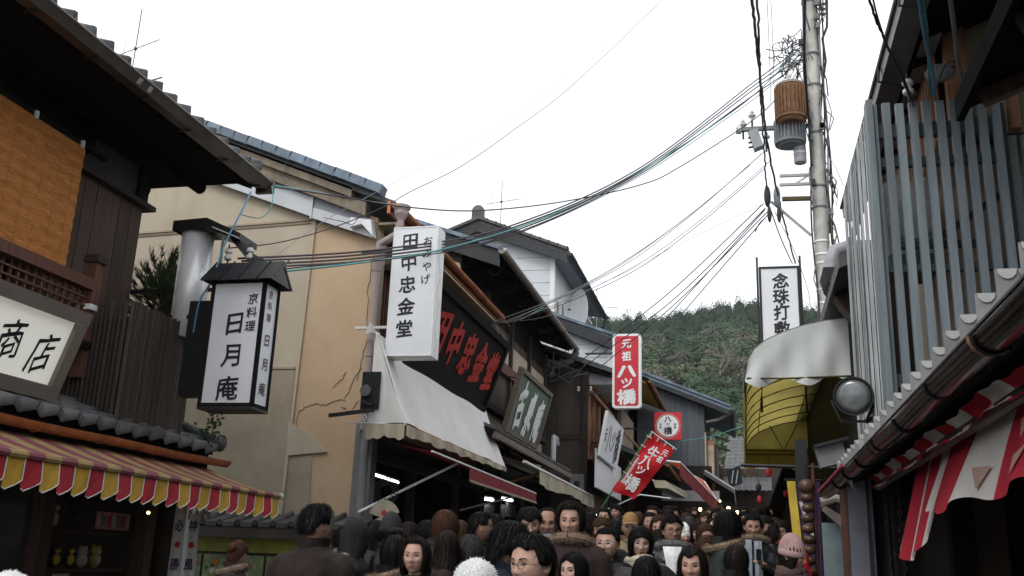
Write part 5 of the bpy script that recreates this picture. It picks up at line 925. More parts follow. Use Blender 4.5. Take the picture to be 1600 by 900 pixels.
# lattice window in orange wood
Lz0, Lz1 = 5.2, 7.05
for i in range(17): box('lattice_bar', 'orange_wood', (1.70, 8.12 + i * .115, Lz0), (1.735, 8.155 + i * .115, Lz1), Rh)
box('window_frame', 'orange_wood', (1.78, 7.95, Lz0), (1.95, 8.07, Lz1), Rh); box('window_frame', 'orange_wood', (2.24, 7.97, Lz0), (2.32, 8.05, Lz1), Rh); box('window_frame', 'orange_wood', (2.58, 7.97, Lz0), (2.67, 8.05, Lz1), Rh)
box('window_head', 'red_brown_wood', (1.78, 7.94, 7.06), (3.1, 8.05, 7.2), Rh); box('window_back', 'plaster_grey', (1.95, 8.06, Lz0), (3.1, 8.09, 7.6), Rh)
# grey-blue slat screen on the lower roof
SS_ = thing('slat_screen', 'tall grey-blue screen box of upright slats standing on the tiled eave at the right', 'screen', (1.7, 8.6, 2.75))
def bslat(h): return lambda: MB().box((-.031, -.025, 0), (.031, .025, h))
for i in range(10): piece('slat', 'bs', bslat(2.62), 'slate_blue_slat', frame_m(V(1.145 + i * .1045, 7.8, 2.78 + .008 * math.sin(i * 2.1)), V(1, 0, 0), V(0, 1, 0), V(0, 0, 1)), SS_)
for i in range(6): piece('slat', 'bs2', bslat(2.45), 'slate_blue_slat', frame_m(V(2.22 + i * .1045, 7.95, 2.66 + .006 * math.sin(i)), V(1, 0, 0), V(0, 1, 0), V(0, 0, 1)), SS_)
for i in range(21): piece('slat', 'bs3', lambda: MB().box((-.0045, -.02, 0), (.0045, .02, 2.72)), ('slat_edge_lit', 'slate_blue_slat')[i % 2] if False else 'slat_edge_lit', frame_m(V(1.10 + .004 * (i % 3), 7.90 + i * .0985, 2.68 + .01 * math.sin(i * 1.7)), V(1, 0, 0), V(0, 1, 0), V(0, 0, 1)), SS_)
box('corner_post', 'slate_blue_slat', (1.085, 7.72, 2.66), (1.135, 7.86, 5.42), SS_)
mat('rail_dark', (.05, .06, .065), .6, .3, 4, .1, 20)
for z, h in ((5.12, .12), (4.86, .08), (3.02, .10), (3.95, .06)): box('rail', 'rail_dark', (1.12, 7.84, z), (2.15, 7.90, z + h), SS_); box('rail', 'rail_dark', (1.13, 7.9, z), (1.17, 9.9, z + h), SS_)
MB().bar(V(1.3, 8.0, 4.05), V(2.1, 8.0, 4.62), .05, .05).build('brace', 'rail_dark', SS_); MB().bar(V(1.3, 8.1, 4.25), V(1.95, 8.1, 4.25), .07, .05).build('brace', 'rail_dark', SS_); MB().bar(V(2.15, 7.92, 2.8), V(2.15, 7.92, 5.4), .06, .04).build('post', 'rail_dark', SS_)
AC = thing('air_conditioner', 'pale grey air conditioner box half hidden behind the grey-blue slats', 'air conditioner', (1.6, 8.7, 4.0)); box('case', 'concrete_grey', (1.30, 8.5, 4.3), (1.72, 9.1, 4.98), AC); MB().lathe((1.5, 8.49, 4.64), [(.2, 0), (.21, -.01), (.19, -.015)], 18, 'y').build('grille', 'transformer_grey', AC); box('stand', 'rail_dark', (1.3, 8.5, 4.2), (1.72, 9.1, 4.29), AC)
# striped folded fabric under the gutter and the hanging curtain
FA = thing('folded_awning', 'folded red and cream striped awning roll tucked under the dark gutter', 'awning', (.98, 5, 2.28))
mb = MB()
for i in range(16):
    a = 2.4 + i * .34; rd = i % 2
    mb.grid(lambda u_, v_: V(.93 + .05 * math.sin(v_ * 3.1) + .008 * math.sin((a + .34 * u_) * 21), a + .34 * u_ + .05 * v_, 2.225 + .09 * v_ + .012 * math.sin((a + .34 * u_) * 5)), 8, 5, rd)
mb.build('cloth', ['curtain_white', 'curtain_red'], FA, smooth='all'); MB().tube([V(.99, 2.5, 2.25), V(.99, 7.8, 2.25)], .03, 8).build('roller', 'black_metal', FA)
CU = thing('striped_curtain', 'red and white striped cloth curtain hanging loosely below the folded awning at the right', 'curtain', (1.06, 5, 1.85))
mb = MB(); nY = 150; y0c, y1c = 2.2, 5.6
def cur(u_, v_):
    y = y0c + (y1c - y0c) * u_; s_n = min(1, max(0, (y - 5.6) / 1.0))
    zb = 1.93 - .02 * math.sin(y * 6.5); fold = .022 * math.sin(y * 4.7 + 1) + .008 * math.sin(y * 13)
    return V(1.10 + fold * v_ - .17 * v_ * (1 - s_n * .6) + .02 * v_ * v_, y + .12 * v_ + .03 * math.sin(v_ * 3 + y * 2) * v_, 2.34 + (zb - 2.34) * v_)
sched = lambda i: int((y0c + (y1c - y0c) * i / nY - 2.18) / .655 + 5) % 2
mb.grid(cur, nY, 16, mfn=lambda i, j: sched(i)); mb.build('cloth', ['curtain_white', 'curtain_red'], CU, smooth='all')
mat('patch_pink', (.55, .35, .3), .8, .1, 3, 0, trans=.3)
for k, (yy_, vv) in enumerate(((3.75, .8), (3.1, .8), (3.8, .45), (4.4, .8))):
    u_ = (yy_ - y0c) / (y1c - y0c); a = cur(u_ - .045, vv - .12) + V(-.012, 0, 0); b_ = cur(u_ + .045, vv - .12) + V(-.012, 0, 0); c = cur(u_, vv + .12) + V(-.012, 0, 0); MB().add([a, b_, c], [(0, 1, 2)]).build('pennant_print', 'patch_pink', CU)
MB().tube([V(1.07, 2.4, 2.345), V(1.07, 6.8, 2.345)], .014, 6).build('rod', 'black_metal', CU)
MB().grid(lambda u_, v_: V(1.10 - .14 * v_ + .02 * math.sin(u_ * 14), 5.62 + 1.15 * u_ + .1 * v_, 2.3 - (.46 + .14 * math.sin(u_ * 2.6)) * v_), 24, 12, mfn=lambda i, j: 1 if (i // 5) % 2 else 0).build('end_cloth', ['curtain_white', 'curtain_red'], CU, smooth='all')
# shop front on the right
box('front_pillar', 'steel_panel' if 'steel_panel' in M else mat('steel_panel', (.17, .18, .21), .45, .25, 2, .05, 10, metal=.2, dirt=.2, dirtcol=(.1, .1, .12)), (.83, 8.6, 0), (1.04, 8.95, 2.38), Rh); box('pillar_edge', 'red_brown_wood', (.815, 8.585, 0), (.835, 8.965, 2.38), Rh)
box('pillar_seam', 'dark_metal', (.99, 8.57, 0), (1.01, 8.6, 2.38), Rh)
box('shop_wall', 'interior', (1.35, 7.2, 0), (1.45, 8.6, 2.4), Rh); box('shop_back', 'interior_brown', (2.6, 0, 0), (2.7, 8.6, 2.8), Rh); box('shop_end', 'interior', (1.04, 8.7, 0), (2.6, 8.8, 2.6), Rh); box('shop_ceiling', 'interior', (1.25, 0, 2.5), (2.6, 8.7, 2.56), Rh)
box('post', 'black_wood', (1.28, 6.75, 0), (1.42, 6.9, 2.5), Rh); box('post', 'black_wood', (1.62, 6.2, 0), (1.76, 6.34, 2.5), Rh); box('door_leaf', 'interior_brown', (1.42, 6.82, 0), (1.62, 6.86, 2.4), Rh)
DC = thing('patterned_cloth', 'narrow dark cloth with pale leaf pattern hanging beside the grey pillar', 'cloth', (1.12, 8.2, .5)); a = MB(); a.grid(lambda u_, v_: V(1.06 + .16 * u_, 8.2 + .01 * math.sin(u_ * 20), .4 + 1.95 * v_), 8, 8); a.build('cloth', 'interior', DC)
random.seed(4); a = MB()
for i in range(70): p = V(1.07 + random.random() * .14, 8.18, .9 + random.random() * 1.3); t_ = random.uniform(.6, 1.2); a.add([p, p + V(.012, 0, .02), p + V(.03 * math.cos(t_), 0, .05 * math.sin(t_))], [(0, 1, 2)])
a.build('leaf_print', 'driftwood', DC, kind='stuff')
PS = thing('menu_board', 'beige paper menu board with black characters ソフト in the lower right corner', 'sign', (1.75, 5.6, 1.2)); box('board', 'c_tan', (1.50, 5.55, 1.0), (2.2, 5.58, 2.02), PS)
m1 = MB(); write([('ソ', V(1.72, 5.54, 1.80), ex, ez, .14, .14, .01), ('フ', V(1.72, 5.54, 1.62), ex, ez, .14, .14, .01), ('ト', V(1.72, 5.54, 1.44), ex, ez, .14, .14, .01)], m1, .04); m1.build('lettering', 'sign_ink', PS)
box('stand', 'black_wood', (1.6, 5.6, .0), (1.66, 5.65, 1.2), PS)
# nearer neighbour: eave end in the top right corner
R0 = thing('near_eave', 'dark wooden eave end of the nearest house cutting into the top right corner', 'roof', (1.5, 2.5, 3.3))
MB().prism([V(.90, -1, 3.42), V(2.3, -1, 4.02), V(2.3, -1, 4.12), V(.90, -1, 3.50)], V(0, 4.85, 0)).build('deck', 'fascia_black', R0); box('fascia', 'fascia_black', (.885, -1, 3.39), (.915, 3.87, 3.49), R0)
for i in range(7): MB().bar(V(.95, .4 + i * .55, 3.40), V(2.2, .4 + i * .55, 3.93), .05, .06).build('rafter', 'brown_boards', R0)
MB().bar(V(1.3, -1, 3.5), V(1.3, 3.86, 3.5), .10, .12).build('purlin', 'red_brown_wood', R0); box('wall', 'interior_brown', (1.75, -1, 2.9), (2.3, 3.6, 3.7), R0)
MB().prism([V(1.20, 3.55, 3.42), V(1.75, 3.55, 3.60), V(1.75, 3.55, 3.15), V(1.55, 3.55, 3.28)], V(0, .12, 0)).build('bracket', 'red_brown_wood', R0)
box('post', 'plaster_cream', (1.62, 3.58, 2.7), (1.75, 3.74, 3.62), R0)
insul(1.42, 7.7, 5.42, 'white spool insulator on top of the grey-blue slat screen where the blue cables end')
mw_ = thing('wrapped_joint', 'dull metal foil wrapped cable joint beside the insulator over the slats', 'cable joint', (1.72, 7.6, 5.5)); MB().ell((1.66, 7.65, 5.58), (.12, .06, .08), 10, 7).build('foil', 'concrete_grey', mw_); MB().tube([V(1.55, 7.65, 5.6), V(1.78, 7.65, 5.62)], .02, 5).build('cable_end', 'cable_black', mw_)
# spotlight
SPL = thing('spotlight', 'round glass-fronted black spotlight on an arm in front of the slat screen', 'lamp', (.92, 8.5, 2.9)); c = V(.93, 8.5, 3.06); d_ = V(-.10, -1, -.12).normalized(); a_, b__ = basis(d_)
MB().lathe(c, [(.05, -.30), (.11, -.22), (.155, -.06), (.165, 0), (.165, .03), (.150, .03), (.142, .005), (.01, .0)], 22, (a_, b__, d_)).build('housing', 'black_metal', SPL, smooth=True); MB().lathe(c, [(.138, .008), (.142, .016), (.10, .022), (.05, .026), (.001, .027)], 22, (a_, b__, d_)).build('lens', 'lens_glass', SPL, smooth='all')
MB().tube([c + V(-.17, .1, -.02), c + V(-.1, .1, -.2), c + V(.1, .1, -.2), c + V(.19, .1, -.02)], .014, 5).tube([c + V(.1, .1, -.2), c + V(.25, .2, -.1), c + V(.3, .3, .0)], .022, 6).build('yoke', 'black_metal', SPL)
S9 = thing('junction_box', 'small grey box with a hood fixed below the spotlight', 'box', (.9, 9.4, 2.5)); MB().obox(V(.80, 9.4, 2.66), V(.12, 0, .03), V(0, .08, 0), V(-.02, 0, .09)).build('case', 'concrete_grey', S9); MB().obox(V(.80, 9.38, 2.77), V(.15, 0, .04), V(0, .12, 0), V(-.004, 0, .012)).build('hood', 'dark_metal', S9)

# ================================================================= HOUSE R2 with barrel canopy
R2 = thing('canopy_shop', 'low dark shop house up the right side carrying the yellow and white barrel canopy', 'shop', (2, 15, .5))
box('facade', 'interior', (1.30, 10.3, 3.0), (3.5, 21, 4.75), R2); MB().prism([V(1.05, 10.2, 4.72), V(3.6, 10.2, 5.6), V(3.6, 10.2, 5.7), V(1.05, 10.2, 4.86)], V(0, 10.6, 0)).build('roof', 'kawara', R2)
MB().prism([V(.98, 11.2, 5.04), V(1.52, 11.2, 5.04), V(1.52, 11.2, 4.72), V(1.12, 11.2, 4.74), V(1.02, 11.2, 4.88)], V(0, .6, 0)).build('gutter_end', 'dark_metal', R2); MB().prism([V(1.08, 11.3, 4.74), V(1.5, 11.3, 4.74), V(1.45, 11.3, 4.5), V(1.28, 11.3, 4.45)], V(0, .3, 0)).build('bracket', 'brown_boards', R2)
MB().tube([V(1.12, 11.6, 5.04), V(1.12, 11.6, 5.22), V(1.17, 11.6, 5.36), V(1.32, 11.6, 5.40), V(1.8, 11.6, 5.38)], .095, 12).build('vent_pipe', 'pvc_grey', R2, smooth=True)
mat('tarp_blue', (.09, .12, .15), .6, .3, 4, .2, 15); MB().ell((1.38, 11.2, 4.45), (.14, .12, .16), 10, 8).build('wrapped_bundle', 'tarp_blue', R2)
box('back_wall', 'interior', (2.8, 10.4, .3), (2.9, 21, 3.2), R2); box('end_wall', 'interior_brown', (1.3, 20.9, .3), (2.9, 21, 3.2), R2); box('ceiling', 'interior', (1.3, 10.4, 3.0), (2.8, 20.9, 3.05), R2)
for y in (10.35, 13.2, 16.5): box('post', 'dark_wood', (1.3, y, .3), (1.44, y + .16, 3.0), R2)
YC = thing('barrel_canopy', 'yellow barrel canopy with a white wavy end panel over the right shop', 'canopy', (.7, 16, 3)); Y0, Y1 = 12., 20.4; xW, xF = 1.28, .06
arc = [V(xW, 0, 4.62), V(1.05, 0, 4.59), V(.8, 0, 4.54), V(.55, 0, 4.46), V(.33, 0, 4.36), V(.18, 0, 4.24), V(.09, 0, 4.08), V(xF, 0, 3.90), V(xF - .01, 0, 3.70)]
def at_arc(t):
    k = t * (len(arc) - 1); i = min(int(k), len(arc) - 2); return arc[i].lerp(arc[i + 1], k - i)
MB().grid(lambda u_, v_: at_arc(v_) + V(0, Y0 + (Y1 - Y0) * u_, .012 * math.sin(u_ * 60)), 60, 16).build('shell', 'canopy_yellow', YC, smooth='all')
MB().grid(lambda u_, v_: at_arc(v_) + V(-.008 * (v_ > .5), Y0 - .015 + (.7) * u_, .014), 6, 16).build('white_band', 'canopy_white', YC, smooth='all')
def endp(yc, zlow, wave, m, nm, drop):
    mb = MB()
    def f(u_, v_):
        p = at_arc(v_ if False else 1 - u_) if False else None
        x = xF + (xW + .04 - xF) * u_; zt = np.interp(x, [q.x for q in arc[::-1]], [q.z for q in arc[::-1]]); zb = zlow + wave * math.sin(x * 11 + 2.2) + drop * u_
        return V(x, yc + .03 * math.sin(x * 9 + v_ * 4) * v_ + .015 * math.sin(x * 23) * v_, zt + (zb - zt) * v_)
    mb.grid(f, 30, 10); return mb.build(nm, m, YC, smooth='all')
endp(Y0 - .02, 3.82, .06, 'canopy_white', 'end_panel', .04); endp(Y1, 3.72, .0, 'canopy_yellow', 'far_panel', 0)
mb = MB(); mb.grid(lambda u_, v_: V(xF + 1.25 * u_, Y1 - .05, 4.02 - (.38 + .045 * math.sin(u_ * 18)) * v_), 40, 4); mb.build('far_valance', 'canopy_yellow', YC, smooth='all')
mb = MB(); mb.grid(lambda u_, v_: V(xF - .02 + .012 * math.sin(u_ * 130), Y0 + (Y1 - Y0) * u_, 3.74 - (.22 + .05 * math.sin(u_ * 150)) * v_), 150, 3); mb.build('street_valance', 'canopy_yellow', YC, smooth='all')
for i in range(9): y = Y0 + .05 + i * (Y1 - Y0 - .1) / 8; MB().tube([at_arc(k / 12) + V(0, y, -.015) for k in range(13)], .011, 5).build('rib', 'frame_olive', YC)
for k in (.1, .5, 1): p = at_arc(k); MB().tube([p + V(0, Y0, -.02), p + V(0, Y1, -.02)], .010, 5).build('rail', 'frame_olive', YC)
for z in (3.98, 3.90): MB().tube([V(xF, Y1 - .1, z), V(1.3, Y1 - .1, z)], .016, 5).build('truss_chord', 'frame_olive', YC)
MB().tube([V(.55, Y1 - .12, 4.5), V(.82, Y1 - .12, 3.98), V(1.1, Y1 - .12, 4.5)], .016, 5).build('truss_brace', 'frame_olive', YC)
MB().tube([V(xF + .02, Y0 - .03, 3.88), V(.5, Y0 - .05, 3.87), V(1.3, Y0 - .03, 3.9)], .012, 5).build('edge_binding', 'frame_olive', YC)

# tall white sign above
NS, c, r, u, n, W, H = sign_quad('rosary_sign', 'tall white framed sign reading 念珠・打敷 standing above the barrel canopy', (.36, 16, 6.55), (1.01, 16, 6.55), (.36, 16, 4.85), .14, 'sign_white', 'black_metal', .035, .012)
m1 = MB(); write([(ch, c + r * .02 + u * uu, r, u, s_, s_, .03) for ch, uu, s_ in (('念', .60, .27), ('珠', .33, .27), ('・', .195, .2), ('打', .05, .27), ('敷', -.23, .27))], m1, .06); m1.build('lettering', 'sign_ink', NS)
for s in (-1, 1): MB().bar(c + r * s * .35 - n * .08 + u * 1.05, c + r * s * .35 - n * .08 - u * 1.6, .035).build('post', 'dark_metal', NS)
# things under the canopy
PBn = thing('purple_banner', 'deep purple upright banner with a yellow edge and white streak under the canopy', 'banner', (.68, 12.6, 1.6)); MB().grid(lambda u_, v_: V(.62 + .30 * u_, 12.6 + .03 * math.sin(u_ * 8), 1.55 + 1.15 * v_), 8, 12).build('cloth', 'c_purple', PBn, smooth='all'); MB().grid(lambda u_, v_: V(.53 + .10 * u_ + .08 * (1 - v_), 12.57 + .02 * math.sin(v_ * 9), 1.45 + 1.25 * v_), 3, 10).build('edge', 'c_yellow', PBn, smooth='all'); MB().prism([V(.66, 12.56, 2.45), V(.70, 12.56, 2.45), V(.84, 12.56, 2.0), V(.80, 12.56, 2.0)], V(0, .005, 0)).build('streak', 'c_white', PBn); MB().tube([V(.5, 12.62, 2.72), V(.95, 12.62, 2.72)], .012, 5).build('rod', 'dark_metal', PBn)
GB = thing('giant_prayer_beads', 'string of giant dark wooden prayer beads hanging by the shop corner', 'beads', (.66, 10.9, 1.2)); 
for i in range(12): MB().ell((.66 + .006 * math.sin(i * 2), 10.9, 2.38 - i * .108), (.068, .068, .053), 14, 9).build('bead', 'bead_wood', GB, smooth='all')
MB().ell((.655, 10.9, 2.50), (.085, .085, .08), 14, 9).build('parent_bead', 'bead_wood', GB, smooth='all'); MB().tube([V(.66, 10.9, 2.55), V(.66, 10.9, 2.75)], .01, 5).build('cord', 'c_black', GB); MB().tube([V(.735, 10.95, .9), V(.735, 10.95, 2.75)], .02, 6).build('post', 'red_brown_wood', GB)
HB = thing('hanging_bar', 'black horizontal bar from which the beads and small notices hang', 'rail', (.5, 10.95, 2.7)); MB().tube([V(-.02, 10.95, 2.72), V(1.05, 10.95, 2.70)], .02, 6).build('bar', 'black_metal', HB); MB().bar(V(.62, 10.95, 2.5), V(.62, 10.95, 3.0), .12, .08).build('bracket', 'black_metal', HB)
mat('marble_blue', (.24, .30, .31), .35, .45, 4, .1, 15, col2=(.12, .16, .17), dirt=.6, dirtcol=(.05, .06, .07))
SG = thing('display_case', 'bluish streaked glass display case with a pale stone lintel at the shop corner', 'display', (.95, 10.4, .4)); box('glass_front', 'marble_blue', (.76, 10.38, .3), (1.12, 10.42, 2.10), SG); MB().prism([V(.76, 10.3, 2.22), V(.80, 10.3, 2.26), V(1.12, 10.3, 2.06), V(1.0, 10.3, 2.0)], V(0, .06, 0)).build('ledge', 'soffit_pale', SG); MB().tube([V(.76, 10.36, 2.30), V(.9, 10.36, 2.34), V(1.1, 10.36, 2.30)], .045, 8).build('stone_lintel', 'soffit_pale', SG); box('frame', 'steel', (1.06, 10.36, .3), (1.075, 10.38, 2.1), SG); box('case', 'interior', (.78, 10.43, .3), (1.12, 10.9, 2.1), SG)
for k, (x, z) in enumerate(((1.03, 2.42), (1.04, 1.72), (.99, 1.40), (1.0, 2.62))):
    t = thing('paper_notice', ('small white paper notice above the stone lintel', 'small white paper notice on the frame at the middle of the case', 'white written paper notice low on the display case', 'small white paper notice just under the black bar')[k], 'notice', (x, 10.3, z), 'paper notices at the display case'); MB().prism([V(x - .03, 10.3, z + .09), V(x + .04, 10.31, z + .07), V(x + .04, 10.31, z - .09), V(x - .04, 10.3, z - .06)], V(0, .003, 0)).build('sheet', 'sign_white', t); MB().bar(V(x - .02, 10.296, z), V(x + .03, 10.296, z), .004).build('line', 'cable_grey', t)
random.seed(9)
for i in range(10):
    p = V(random.uniform(.2, 1.2), 13 + i * .5, random.uniform(2.5, 2.95)); t = thing('hanging_charm', ('%s little charm from the near end dangling under the canopy' % ORD[i]), 'charm', p, 'charms under the canopy'); MB().ell(p, (.04, .03, .06), 8, 6).build('body', ('c_tan', 'c_red', 'c_black', 'c_cream')[i % 4], t); MB().tube([p, p + V(0, 0, .3)], .004, 4).build('cord', 'c_black', t)
# houses further up the right side, low behind the canopy
R3 = thing('far_right_house', 'dark house front beyond the canopy on the right side of the street', 'house', (2.5, 30, 2)); box('walls', 'interior', (1.45, 21.2, 1), (8, 46, 5.0), R3); box('eave', 'soffit_wood', (.9, 21.3, 3.9), (1.45, 46, 4.0), R3); box('roof', 'kawara', (1.3, 21.2, 5.02), (8, 46, 5.2), R3)

# ================================================================= UTILITY POLE
PX, PY = 1.84, 21.
UP = thing('utility_pole', 'tall concrete utility pole wrapped in cables with a rusty transformer', 'utility pole', (PX, PY, 1))
MB().tube([V(PX + .02, PY, 1), V(PX, PY, 8), V(PX, PY, 17)], [.19, .165, .135], 16).build('shaft', 'concrete_pole', UP, smooth=True)
def P(px, py, dy=0): return onY(px, py, PY + dy)
for z in (7.2, 7.5, 8.1, 8.3, 8.6, 9.4, 9.9, 11.2, 12.4, 13.2, 14.6): MB().lathe((PX, PY, z), [(.178, 0), (.178, .04)], 16).build('band', 'steel' if z < 8.7 else 'concrete_grey', UP)
a = P(1154, 203); b_ = P(1262, 197); MB().bar(a, b_, .09).build('crossarm', 'transformer_grey', UP); MB().lathe(a, [(.1, -.06), (.1, .06)], 10, 'x').build('end_insulator', 'insulator', UP)
for px, py in ((1175, 182), (1161, 196), (1216, 168), (1216, 140), (1197, 215)): p = P(px, py); MB().lathe(p - V(0, 0, .1), [(.03, 0), (.04, .05), (.09, .1), (.09, .13), (.03, .16), (.05, .2), (.02, .26)], 10).build('pin_insulator', 'insulator', UP); MB().tube([p - V(0, 0, .35), p], .025, 5).build('pin', 'dark_metal', UP)
# transformers
def transformer(cx_, cy_, r_, h_, body, nm, lab, y):
    c = onY(cx_, cy_, y); t = thing(nm, lab, 'transformer', (c.x, c.y, c.z - h_ / 2)); MB().lathe((c.x, c.y, c.z - h_ / 2), [(r_ * .7, 0), (r_ * .86, .05), (r_ * .9, .12), (r_ * .9, h_ * .86), (r_ * .8, h_ * .94), (r_ * .4, h_)], 24).build('tank', body, t, smooth=True)
    for k in range(26): a_ = 2 * math.pi * k / 26; d = V(math.cos(a_), math.sin(a_), 0); MB().obox(V(c.x, c.y, c.z - .02) + d * r_ * .96, d * r_ * .08, V(-d.y, d.x, 0) * .012, V(0, 0, h_ * .34)).build('fin', body, t)
    MB().lathe((c.x, c.y, c.z - h_ * .40), [(r_ * 1.0, -.03), (r_ * 1.02, .03)], 24).build('lower_ring', body, t); MB().lathe((c.x, c.y, c.z + h_ * .36), [(r_ * .95, 0), (r_ * .95, .05)], 24).build('upper_ring', 'soffit_pale', t)
    for k in range(3): a_ = k * 2.1 + .5; MB().lathe((c.x + .15 * math.cos(a_), c.y + .15 * math.sin(a_), c.z + h_ * .42), [(.03, 0), (.05, .05), (.03, .1), (.05, .15), (.02, .22)], 8).build('bushing', 'insulator', t)
    return t
transformer(1235, 160, .34, 1.02, 'rust', 'transformer', 'rusty finned transformer can hanging on the utility pole', 20.6)
transformer(1234, 205, .34, .75, 'transformer_grey', 'transformer', 'grey transformer can just below the rusty one', 20.9)
t = thing('small_canister', 'small pale grey canister with a white stripe below the transformers', 'canister', P(1250, 254)); c = P(1250, 242); MB().lathe(c - V(0, 0, .2), [(.13, 0), (.14, .03), (.14, .4), (.12, .42)], 14).build('can', 'pvc_grey', t); MB().lathe(c + V(0, 0, .02), [(.143, 0), (.143, .03)], 14).build('stripe', 'white_paint', t)
t = thing('switch_box', 'blue-grey tilted switch box hanging under the crossarm', 'box', P(1182, 240)); c = P(1181, 219); MB().obox(c, V(.10, 0, .04), V(0, .12, 0), V(-.06, 0, .22)).build('case', 'pvc_grey', t)
for i in range(4): p = c + V(-.17, 0, .18 - i * .12); MB().tube([p, p + V(.12, 0, .02)], .025, 5).build('terminal', 'cable_black', t)
for y_ in (275, 289): MB().bar(P(1218, y_), P(1268, y_ - 2), .06).build('arm', 'pvc_grey', UP)
MB().bar(P(1222, 311), P(1266, 310), .085).build('arm', 'frame_olive', UP); MB().bar(P(1205, 315), P(1268, 368), .05).build('stay_arm', 'pvc_grey', UP); MB().bar(P(1240, 289), P(1262, 275), .03).build('arm_brace', 'pvc_grey', UP)
for px in (1199, 1214): c = P(px, 307, -.3); t = thing('splice_closure', 'dark lumpy cable splice closure, ' + ('left' if px < 1205 else 'right') + ' one of the pair beside the pole arms', 'splice', c, 'splice closures'); MB().ell(c, (.075, .08, .26), 12, 9).build('body', 'cable_black' if px < 1205 else 'transformer_grey', t, smooth='all'); MB().ell(c - V(-.03, 0, .42), (.05, .05, .2), 10, 7).build('tail', 'cable_black', t, smooth='all')
random.seed(31)
# tangle of jumpers around the pole head
for i in range(60):
    a = P(random.uniform(1222, 1262), random.uniform(60, 110)); b_ = a + V(random.uniform(-.5, .25), random.uniform(-.2, .2), random.uniform(-.55, .1)); m_ = (a + b_) / 2 + V(random.uniform(-.18, .18), random.uniform(-.1, .1), random.uniform(-.25, .25))
    MB().tube([a, a.lerp(m_, .6) + V(0, 0, .04), m_, m_.lerp(b_, .5) + V(.03, 0, -.03), b_], random.uniform(.009, .016), 4).build('jumper_wire', ('cable_black', 'cable_grey', 'cable_purple')[i % 3], UP)
for i in range(46):
    z = random.uniform(7.4, 15.5); s = random.choice([-1, 1, 1]); a = V(PX + s * random.uniform(.1, .22), PY - .18, z); b_ = a + V(random.uniform(-.1, .2), -.02, -random.uniform(.3, 1.2)); m_ = (a + b_) / 2 + V(s * random.uniform(0, .14), -.05, 0)
    MB().tube([a, a.lerp(m_, .5) + V(.02 * s, 0, 0), m_, b_], random.uniform(.008, .016), 4).build('clipped_wire', ('cable_black', 'cable_grey', 'frame_olive', 'cable_purple')[i % 4], UP)
for i, (x_, c_) in enumerate(((.17, 'cable_black'), (.21, 'cable_grey'), (-.18, 'cable_black'), (.24, 'cable_black'), (.13, 'cable_grey'))): MB().tube([V(PX + x_ + .03 * math.sin(z * 1.7 + i), PY - .16 + .02 * math.sin(z), z) for z in np.arange(6.5, 16.5, .4)], .02, 5).build('riser_cable', c_, UP)
for i in range(9): p = V(PX + random.uniform(.1, .25) * random.choice([-1, 1]), PY - .2, random.uniform(8.6, 14.5)); MB().box(p - V(.05, .04, .07), p + V(.05, .04, .07)).build('clamp_box', ('concrete_grey', 'transformer_grey', 'cable_black')[i % 3], UP)
MB().tube([P(1292, 0), P(1292, 42), P(1285, 60), P(1290, 95), P(1284, 140), P(1282, 175)], .03, 5).build('insulated_lead', 'cable_black', UP)
for i in range(6): p = P(1281 + (i % 2) * 6, 8 + (i // 2) * 8); MB().lathe(p, [(.03, 0), (.05, .03), (.03, .06)], 8).build('pin_insulator', 'transformer_grey', UP)

# ================================================================= CABLES
def spline(pts, n=10):
    out_ = []; k = len(pts)
    for i in range(k - 1):
        p0, p1, p2, p3 = pts[max(i - 1, 0)], pts[i], pts[i + 1], pts[min(i + 2, k - 1)]
        for j in range(n): t = j / n; out_.append(.5 * ((2 * p1) + (p2 - p0) * t + (2 * p0 - 5 * p1 + 4 * p2 - p3) * t * t + (3 * p1 - p0 - 3 * p2 + p3) * t ** 3))
    return out_ + [pts[-1]]
def cable(pp, r_, m_, lab, grp=None, wob=0):
    pts = spline([onY(x, y, Y) for x, y, Y in pp], 12)
    if wob: pts = [p + V(random.gauss(0, wob), 0, random.gauss(0, wob)) for i, p in enumerate(pts)]
    return MB().tube(pts, r_, 5).build('power_cable', m_, None, smooth='all', label=lab, cat='cable', group=grp)
g1 = 'cables sagging from the lantern sign up to the pole'
for i, (y0_, y1_, y2_, y3_, y4_, c_, l_) in enumerate(((404, 392, 352, 262, 128, 'cable_purple', 'topmost dark cable of the bundle sagging from the lantern roof to the pole'), (408, 397, 356, 266, 133, 'cable_purple', 'second dark cable of the bundle sagging from the lantern roof'), (414, 402, 362, 269, 138, 'cable_purple', 'third dark cable of the bundle sagging from the lantern roof'), (418, 407, 366, 272, 146, 'cable_purple', 'lowest dark cable of the bundle above the teal one'))):
    cable([(372 + i * 6, y0_, 9.6), (600, y1_ - 3, 12), (800, y2_, 14.6), (1000, y3_, 17.8), (1178 + i, y4_, 20.4), (1232, 88 + i * 8, 20.9)], .014, c_, l_, g1)
cable([(442, 424, 9.6), (560, 411, 11), (690, 390, 13), (830, 348, 15), (960, 291, 17.2), (1100, 205, 19.2), (1185, 142, 20.5), (1245, 80, 21)], .013, 'cable_teal', 'teal cable sagging from the lantern roof across the white box sign to the pole', g1)
cable([(445, 420, 9.7), (700, 393, 13), (840, 353, 15), (1000, 275, 17.8), (1150, 175, 20), (1222, 120, 20.8)], .008, 'cable_black', 'thin black cable running just beside the teal one', g1)
cable([(410, 290, 10.5), (520, 305, 11.8), (640, 324, 13), (750, 329, 14.5), (880, 315, 16.5), (1000, 289, 18), (1060, 262, 19), (1180, 185, 20.4), (1225, 140, 20.8)], .012, 'cable_purple', 'dark cable from the left eave end dipping low over the gable to the pole', g1)
